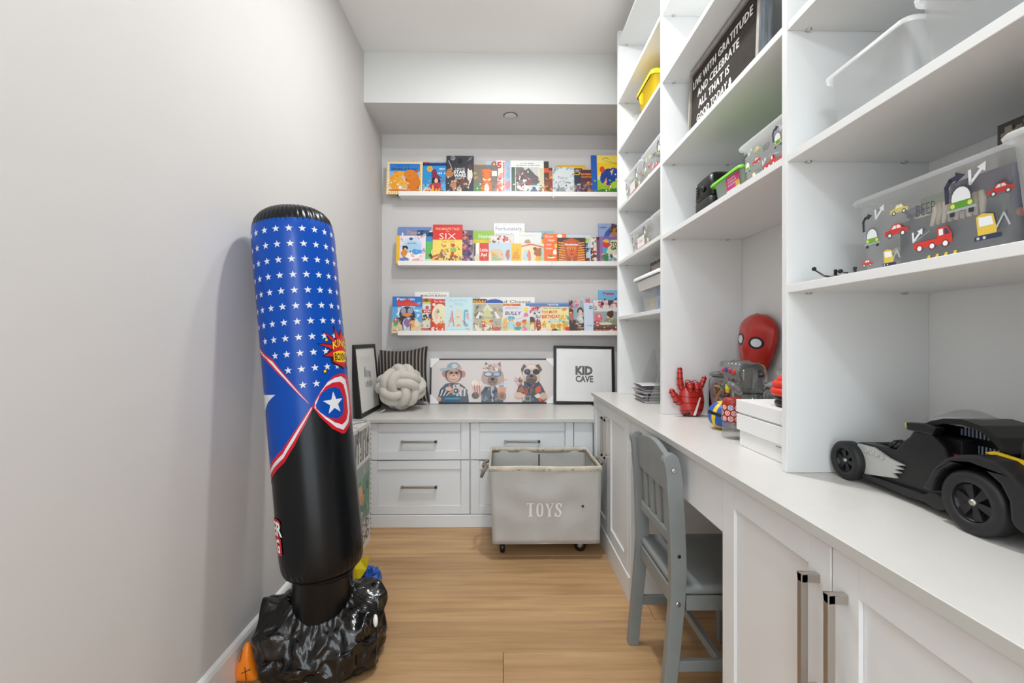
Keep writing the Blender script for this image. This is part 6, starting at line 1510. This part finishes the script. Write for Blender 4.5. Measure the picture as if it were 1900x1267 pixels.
for pts in ([(-.034, .02), (-.01, .024), (.02, .022), (.046, .028)], [(-.044, .05), (-.012, .052), (.022, .05), (.052, .056)], [(-.042, .078), (-.01, .074), (.024, .072), (.05, .08)]):
    wl.line(pts, .0022, '1b1717')
def hmap(u, v, z):
    f = max(0, min(len(palm) - 1.001, next((i + (v - palm[i][0]) / (palm[i + 1][0] - palm[i][0]) for i in range(len(palm) - 1) if v <= palm[i + 1][0]), len(palm) - 1.001)))
    i = int(f); w = f - i
    dx, rx, ry = [palm[i][k] * (1 - w) + palm[i + 1][k] * w for k in (1, 2, 3)]
    s = max(-1, min(1, (u - .006 - dx) / rx))
    return (u, -ry * sqrt(max(0, 1 - s * s)) - .0004 - z, max(v, .001))
wl.build('black_line', M['print'], palm_o, hmap, maxlen=.006, dz=.00004)
MB().add([(.002, -.0335, .006), (.012, -.034, .006), (.034, -.0295, .074), (.028, -.031, .074)], [(0, 1, 2, 3)]).build('paper_tag', M['white'], hd, solid=.0006)
MB().tube([(-.030, -.024, .006), (-.018, -.034, .010), (-.012, -.034, .016)], [.004, .0045, .004], 8).build('buckle', M['blackplastic'], hd)

# jars
def jar(name, c, r, h, label, knob=True, sides=None):
    t = thing(name, (c[0], c[1], Z0), label, 'jar', 'clear jars on the desk')
    n_ = 32
    MB().lathe([(r * .90, 0), (r, .006), (r, h * .80), (r * .96, h * .90), (r * .82, h * .96), (r * .82, h), (r * .78, h), (r * .78, h * .95), (r * .92, h * .88), (r * .955, h * .80), (r * .955, .010), (r * .3, .008)], n=n_).build('glass_body', M['jar'], t)
    MB().lathe([(r * .95, h + .0005), (r * .97, h + .004), (r * .90, h + .010), (r * .5, h + .018), (r * .22, h + .022), (r * .20, h + .028), (r * .34, h + .036), (r * .36, h + .046), (r * .28, h + .054), (r * .05, h + .056)], n=n_).build('glass_lid', M['jar'], t)
    return t
t = jar('glass_jar', (.838, 1.692), .058, .158, 'glass jar full of mixed crayons beside the red toy hand')
r = random.Random(4)
CR = ['c8402c', 'e8a02a', '3a3a44', '7a4a6a', '8a8c90', 'd8c8b0', '4a5a8a', '6a4a3a', 'e0742a', '3a6a4a', 'b83a4a', 'c9b48a']
for k in range(130):
    a_ = r.random() * 6.28; q = sqrt(r.random()) * .040; z = .012 + .110 * (k / 130)
    d_ = Vector((r.random() - .5, r.random() - .5, (r.random() - .5) * .8)).normalized() * .021
    # keep it inside the glass
    c_ = Vector((cos(a_) * q, sin(a_) * q, z))
    for s_ in (1, -1):
        e_ = c_ + d_ * s_; l_ = sqrt(e_.x ** 2 + e_.y ** 2)
        if l_ > .048: c_.x *= .048 / l_ * .9; c_.y *= .048 / l_ * .9
    z_ = max(.012 + abs(d_.z), c_.z)
    MB().tube([(c_ - d_)[:2] + (z_ - d_.z,), (c_ + d_ * .8)[:2] + (z_ + d_.z * .8,), (c_ + d_)[:2] + (z_ + d_.z,)], [.0042, .0042, .0015], 8).build('crayon', colour_mat(CR[k % len(CR)]), t)
MB().tube([(-.050, -.010, .05), (-.036, -.034, .105)], .006, 10).build('crayon', colour_mat('e0742a'), t)
jar('glass_jar', (.850, 1.360), .058, .150, 'glass jar half hidden behind the red rings and white boxes')
jar('glass_jar', (.896, 1.600), .040, .118, 'short glass jar under the red mask at the back')

# clear fist-shaped jar with coloured stones
g = thing('novelty_jar', (.826, 1.515, Z0), 'clear plastic fist-shaped novelty jar with coloured stones', 'jar')
sec = [(0, .044, .040, 0), (.008, .048, .044, 0), (.03, .046, .043, 0), (.07, .044, .041, 0), (.095, .050, .045, 0), (.125, .056, .050, -.002), (.165, .060, .052, -.004), (.195, .058, .050, -.004), (.212, .048, .042, -.002), (.218, .03, .026, 0)]
MB().rings([[(dx + rx * math.copysign(abs(cos(q)) ** .8, cos(q)), ry * math.copysign(abs(sin(q)) ** .8, sin(q)), z) for q in [2 * pi * i / 32 for i in range(32)]] for z, rx, ry, dx in sec]).build('fist_body', M['fist'], g, subsurf=1)
for k in range(4):
    y_ = .036 - k * .024
    MB().tube([(.0, y_, .212), (-.030, y_, .216), (-.052, y_, .203), (-.058, y_, .180), (-.050, y_, .160), (-.04, y_, .155)], [.012, .013, .0135, .013, .012, .007], 12).build('finger', M['fistfinger'], g, subsurf=1)
MB().tube([(-.045, -.050, .115), (-.060, -.040, .135), (-.066, -.015, .145), (-.062, .005, .146)], [.013, .014, .013, .009], 12).build('thumb', M['fistfinger'], g, subsurf=1)
for (x_, y_, z_, c_, s_) in ((-.066, .036, .190, 'c8304a', .0075), (-.068, .012, .192, '2a4a9a', .0075), (-.068, -.012, .190, 'b82a3a', .0075), (-.066, -.036, .186, 'c8242c', .0085), (-.058, .020, .128, 'd8c81c', .014)):
    MB().ell((x_, y_, z_), (s_ * .5, s_, s_ * 1.15), 12, 8).build('stone', colour_mat(c_), g)
MB().box(-.0475, -.044, -.012, .022, .045, .085).build('yellow_plate', M['yellowtrim'], g, bevel=.002)
MB().lathe([(.046, .088), (.052, .090), (.052, .096), (.047, .098)], n=32, cap0=False, cap1=False).build('cuff_ring', M['smoke'], g)

# red mask leaning at the back
mk = thing('toy_mask', (.930, 1.640, ZC + .118 + .064), 'plain red moulded mask with white eye lens against the back panel', 'mask', rot=(0, radians(9), radians(-84)))
NU2, NV2 = 28, 28
def mask_pt(u, v, off=0):
    # u -1..1 across, v 0..1 up;  outward = -Y
    wv = .050 + .046 * sin(pi * min(1, v * .62 + .06)) if v < .8 else .0
    wv = .036 + .056 * sin(pi * (.10 + .60 * v)) ** 1.0
    if v > .72: wv *= sqrt(max(0.02, 1 - ((v - .72) / .29) ** 2))
    x = u * wv * 1.06
    y = -(.058 * sqrt(max(0, 1 - u * u * .96)) * (1 - .30 * abs(v - .45)) + .010 * math.exp(-((u) / .14) ** 2 - ((v - .40) / .12) ** 2) - .006 * math.exp(-((abs(u) - .45) / .25) ** 2 - ((v - .52) / .14) ** 2))
    if v > .72: y *= sqrt(max(.05, 1 - ((v - .72) / .31) ** 2))
    return (x, y - off, v * .205)
V_ = [mask_pt(-1 + 2 * i / NU2, j / NV2) for j in range(NV2 + 1) for i in range(NU2 + 1)]
F_ = [(j * (NU2 + 1) + i, j * (NU2 + 1) + i + 1, (j + 1) * (NU2 + 1) + i + 1, (j + 1) * (NU2 + 1) + i) for j in range(NV2) for i in range(NU2)]
sh = MB().add(V_, F_, smooth=True).build('mask_shell', M['red'], mk, solid=.003)
ea = Art(1, 1, unit=False, clip=False)
for s in (-1, 1):
    ea.e(s * .46, .53, .30, .105, '17171c', 28)
    ea.e(s * .46, .53, .215, .072, 'dfe4ea', 28)
ea.line([(0, .06), (0, .97)], .012, '3a1614')
ea.build('eye_lens', M['print'], sh, lambda u, v, z: mask_pt(u, v, .0022 + z), maxlen=.05, dz=.0003)

# ball
bl = thing('mini_ball', (.727, 1.487, Z0 + .046), 'small blue and yellow rubber ball on the desk', 'ball', rot=(radians(8), radians(12), radians(20)))
ball = MB()
nB, mB = 40, 28
for k in range(mB):
    for i in range(nB):
        def P(ii, kk):
            a_ = -pi / 2 + pi * kk / mB; q = 2 * pi * ii / nB
            return (.046 * cos(a_) * cos(q), .046 * cos(a_) * sin(q), .046 * sin(a_))
        lat = -90 + 180 * (k + .5) / mB; lon = (360 * (i + .5) / nB) % 90
        c_ = '1f55ae'
        if abs(lat) < 3.5: c_ = '17181c'
        elif abs(lat) > 52 or abs(lat) < 9: c_ = 'ecc51c'
        elif lon < 20: c_ = 'ecc51c'
        ball.add([P(i, k), P(i + 1, k), P(i + 1, k + 1), P(i, k + 1)], [(0, 1, 2, 3)], c_, True)
o = ball.build('ball_skin', M['print'], bl)
# small jar with printed sleeve
t = thing('printed_jar', (.690, 1.352, Z0), 'small clear jar with a red round-patterned sleeve', 'jar')
MB().lathe([(.024, 0), (.028, .004), (.028, .045), (.026, .05)], n=28).build('glass_body', M['smoke'], t)
MB().lathe([(.027, .050), (.0275, .052), (.0275, .105), (.024, .118), (.02, .12)], n=28).build('sleeve', mat('red_sleeve', '9c2620', .4, bump=(80, .04, .0005)), t)
a = Art(1, 1, unit=False, clip=False)
for i in range(9):
    for j in range(3):
        x_ = -.08 + i * .018 + .009 * (j % 2); z_ = .060 + j * .0165
        a.e(x_, z_, .0074, .0074, 'e8dcd4', 14).e(x_, z_, .0056, .0056, ['d8402c', '3a5aa0', 'e0702a', 'c83a3a'][(i + j) % 4], 12).e(x_, z_, .003, .003, ['e8a08a', 'c9d4e4', 'f0c49a'][(i + 2 * j) % 3], 10)
a.build('round_pattern', M['print'], t, lambda u, v, z: (-(.0276 + z) * cos(u / .0276), (.0276 + z) * sin(u / .0276), v), maxlen=.005)
# stacked white boxes
def wbox(x0, x1, y0, y1, z0, z1, label, inset):
    t = thing('white_box', ((x0 + x1) / 2, (y0 + y1) / 2, z0), label, 'box', 'white lidded boxes on the desk')
    zm = z0 + (z1 - z0) * (.5 if inset else .12)
    MB().box(x0 + .006, x1 - .006, y0 + .006, y1 - .006, z0, zm + .02).build('tray', M['white'], t, bevel=.0008, seg=1, world=True)
    MB().box(x0, x1, y0, y1, zm, z1).build('lid', M['white'], t, bevel=.0008, seg=1, world=True)
    return t
wbox(.660, .850, 1.030, 1.270, Z0, .8415, 'lower white lidded box on the desk beside the shelving upright', True)
t = wbox(.660, .852, 1.032, 1.272, .8420, .8810, 'upper white lidded box under the red rings', False)
MB().box(.69, .83, 1.15, 1.157, .881, .8818).build('lid_groove', M['edge'], t, world=True)
MB().box(.6594, .6598, 1.065, 1.085, .792, .7935).build('tab_slot', M['blackplastic'], t, world=True)
# stack of coiled rings
t = thing('coiled_toy', (.745, 1.115, .8822), 'stack of red over black rubber rings on the white boxes', 'toy')
for k, (r_, z_, m_) in enumerate(((.054, .008, 'blackplastic'), (.054, .021, 'blackplastic'), (.060, .037, 'redrubber'), (.056, .0545, 'redrubber'), (.046, .0655, 'redrubber'))):
    MB().tube([(r_ * cos(2 * pi * i / 40), r_ * sin(2 * pi * i / 40), z_) for i in range(40)], .0105 if k > 1 else .0075, 12, closed=True).build('ring', M[m_], t)
MB().lathe([(.046, .001), (.046, .060), (.02, .062)], n=32).build('core', M['redrubber'], t)
# ================================================================== BLACK TOY CAR
tc = thing('toy_car', (.790, .800, Z0), 'black toy roadster with yellow trim, grey nose panels and open cockpit', 'toy car')
OX, OY, OZ = tc.location
def cw(name, prof_, x0, x1, m, bevel=.002, parent=tc):
    """side profile (Y,Z world) extruded from x0 to x1 (world)"""
    return MB().prism(prof_, 'x', x0, x1).build(name, m, parent, bevel=bevel, seg=2, world=parent is tc)
DY = -.012
def S(pts): return [(p[0] + DY, p[1]) for p in pts]
# chassis / hood
cw('hood', S([(.985, .790), (.975, .826), (.942, .837), (.873, .841), (.794, .845), (.755, .845), (.740, .80), (.751, .776), (.821, .775), (.935, .772), (.975, .775)]), .742, .842, M['blackplastic'])
cw('hood_spine', S([(.95, .835), (.906, .845), (.871, .854), (.846, .864), (.820, .880), (.76, .88), (.76, .84), (.93, .832)]), .768, .816, M['darkplastic'])
for sx, xx in ((-1, .7385), (1, .8455)):
    x0, x1 = (xx - .0022, xx + .004) if sx < 0 else (xx - .004, xx + .0022)
    # grey nose panel with toothed rear edge
    p_ = [(.944, .834), (.905, .835), (.868, .823), (.835, .818), (.852, .8135), (.838, .810), (.856, .8055), (.842, .802), (.860, .797), (.851, .790), (.931, .775), (.944, .78)]
    cw('nose_panel', S(p_), x0, x1, M['silver'], .0008)
    cw('side_sill', S([(.94, .7685), (.93, .777), (.82, .780), (.75, .780), (.74, .770), (.82, .7655)]), x0 - .004, x1 + .004, M['darkplastic'], .002)
    for k in range(4):
        MB().lathe([(.0052, -.0012), (.0052, .0012), (.0035, .0018), (.0035, .0008), (.001, .0008)], (xx + sx * .0030, .918 + DY - k * .0125, .8265 - k * .0014), 14, M_=Matrix.Rotation(sx * pi / 2, 3, 'Y')).build('nose_ring', M['silver'], tc, world=True)
    for k in range(5):   # ribs along the bonnet
        MB().tube([(xx - sx * .010, .878 + DY - k * .011, .842), (xx - sx * .018, .876 + DY - k * .011, .852), (xx - sx * .03, .874 + DY - k * .011, .853)], .0042, 8).build('exhaust_rib', M['blackplastic'], tc, world=True)
    cw('side_step', S([(.80, .772), (.775, .790), (.745, .790), (.735, .775), (.76, .764)]), x0 - .010 if sx < 0 else x0, x1 if sx < 0 else x1 + .010, M['darkplastic'], .003)
# cockpit surround and canopy
for sx, x0, x1 in ((-1, .7425, .756), (1, .828, .8415)):
    cw('cockpit_side', S([(.862, .838), (.846, .858), (.820, .882), (.79, .888), (.765, .868), (.755, .84)]), x0, x1, M['blackplastic'], .003)
    cw('mirror', S([(.832, .884), (.834, .898), (.80, .902), (.775, .899), (.782, .885)]), x0 - (.004 if sx < 0 else 0), x1 + (.004 if sx > 0 else 0), M['blackplastic'], .003)
    cw('mirror_tip', S([(.8345, .887), (.8375, .889), (.8375, .897), (.8345, .8975)]), x0 - .002, x1 + .002, M['yellowtrim'], .001)
outer = [(.838, .872), (.826, .890), (.800, .906), (.775, .915), (.745, .919), (.715, .914), (.690, .900), (.674, .880), (.668, .845)]
inner = [(.678, .845), (.683, .876), (.698, .893), (.718, .905), (.745, .910), (.774, .9065), (.797, .898), (.820, .883), (.830, .868)]
cw('canopy_shell', S(outer + inner), .752, .836, M['blackplastic'], .002)
cw('canopy_wall', S([(.828, .868), (.80, .895), (.774, .904), (.745, .908), (.718, .902), (.70, .890), (.685, .872), (.681, .845), (.82, .845)]), .797, .805, M['blackplastic'], .001)
for k in range(13):
    for j, (za_, zb_) in enumerate(((.884, .903), (.858, .872))):
        yy = .788 - k * .0062 - j * .003 + DY
        zt_ = zb_ - max(0, abs(k - 6) - 4) * .004
        if zt_ - za_ > .003: MB().box(.7955, .7968, yy - .0013, yy + .0013, za_, zt_).build('console_light', colour_mat('aab8d0'), tc, world=True)
gl = [[(.792 + .036 * cos(pi * i / 14), .812 - .078 * f + DY, .906 + .024 * sin(pi * i / 14) ** .8 * sin(pi * (.08 + .84 * f))) for i in range(15)] for f in [k / 8 for k in range(9)]]
MB().rings(gl, False, False, False).build('windscreen', M['smoke'], tc, world=True, solid=.002)
MB().ell((.770, .772 + DY, .850), (.008, .010, .006), 12, 6).build('red_lever', M['red'], tc, world=True)
MB().ell((.780, .700 + DY, .858), (.007, .007, .007), 12, 6).build('blue_lever', colour_mat('1f4fb0'), tc, world=True)
# rear deck, fenders, yellow trim
cw('rear_deck', S([(.665, .86), (.66, .905), (.62, .912), (.55, .905), (.50, .88), (.49, .80), (.66, .79)]), .752, .832, M['blackplastic'], .006)
cw('rear_chassis', S([(.76, .772), (.76, .812), (.49, .815), (.49, .775)]), .745, .839, M['blackplastic'], .003)
cw('deck_inlay', S([(.64, .911), (.60, .9145), (.55, .908), (.552, .904), (.60, .910), (.64, .907)]), .772, .812, M['yellowtrim'], .001)
arch = [(.765, .800), (.755, .818), (.745, .839), (.725, .861), (.706, .871), (.682, .877), (.654, .875), (.630, .862), (.612, .842), (.604, .815), (.606, .795), (.616, .786), (.628, .792)]
inn = [(.632, .800), (.634, .825), (.645, .845), (.665, .858), (.688, .861), (.712, .855), (.730, .842), (.742, .822), (.748, .800)]
for sx, x0, x1 in ((-1, .704, .752), (1, .832, .880)):
    fe = cw('rear_fender', S(arch + inn), x0, x1, M['darkplastic'], .006)
    cw('fender_block', S([(.72, .85), (.69, .868), (.65, .866), (.62, .845), (.62, .83), (.72, .83)]), x1 - .012 if sx < 0 else x0 + .002, x1 - .002 if sx < 0 else x0 + .012, M['blackplastic'], .001)
    cw('fender_stripe', S([(.700, .876), (.688, .8805), (.60, .872), (.52, .858), (.52, .850), (.60, .864), (.69, .874)]), x1 - .012 if sx < 0 else x0 + .004, x1 - .004 if sx < 0 else x0 + .012, M['yellowtrim'], .001)
    cw('tail_fin', S([(.62, .862), (.52, .862), (.48, .85), (.48, .80), (.60, .80), (.612, .842)]), x1 - .02 if sx < 0 else x0 + .004, x1 - .004 if sx < 0 else x0 + .02, M['blackplastic'], .003)
def wheel(x, y, r_, w, sx, label=None):
    c = (x, y + DY, Z0 + r_)
    R = Matrix.Rotation(sx * pi / 2, 3, 'Y')
    ty = MB().lathe([(r_ * .60, -w / 2 + .002), (r_ * .64, -w / 2), (r_ * .90, -w / 2), (r_, -w / 2 + .004), (r_, w / 2 - .004), (r_ * .90, w / 2), (r_ * .64, w / 2), (r_ * .60, w / 2 - .003), (r_ * .60, -w / 2 + .002)], c, 40, M_=R, cap0=False, cap1=False).build('tyre', M['tyre'], tc, world=True)
    rim = MB().lathe([(r_ * .60, w / 2 - .003), (r_ * .58, w / 2 - .010), (r_ * .2, w / 2 - .011), (r_ * .01, w / 2 - .011)], c, 32, M_=R, cap0=False).build('rim', M['blackplastic'], tc, world=True)
    sp = MB()
    for k in range(6):
        a_ = k * pi / 3 + .3
        q = R @ Matrix.Rotation(a_, 3, 'Z')
        pts = [(r_ * .08, -r_ * .07), (r_ * .56, -r_ * .14), (r_ * .56, r_ * .14), (r_ * .08, r_ * .07)]
        lo = [tuple(Vector(c) + q @ Vector((p[0], p[1], w / 2 - .0105))) for p in pts]; hi = [tuple(Vector(c) + q @ Vector((p[0], p[1], w / 2 - .006))) for p in pts]
        sp.rings([lo, hi], True, True, True, smooth=False)
    sp.build('spokes', M['darkplastic'], tc, world=True)
    MB().lathe([(r_ * .11, w / 2 - .011), (r_ * .11, w / 2 - .004), (r_ * .05, w / 2 - .002), (r_ * .01, w / 2 - .002)], c, 16, M_=R).build('hub_cap', M['nickel'], tc, world=True)
for sx, xf, xr_ in ((-1, .733, .725), (1, .851, .859)):
    wheel(xf, .962, .0400, .026, sx); wheel(xr_, .690, .0480, .036, sx)
MB().cyl((.725, .962 + DY, Z0 + .04), (.86, .962 + DY, Z0 + .04), .005).build('axle', M['darkplastic'], tc, world=True)
MB().cyl((.725, .690 + DY, Z0 + .048), (.86, .690 + DY, Z0 + .048), .005).build('axle', M['darkplastic'], tc, world=True)
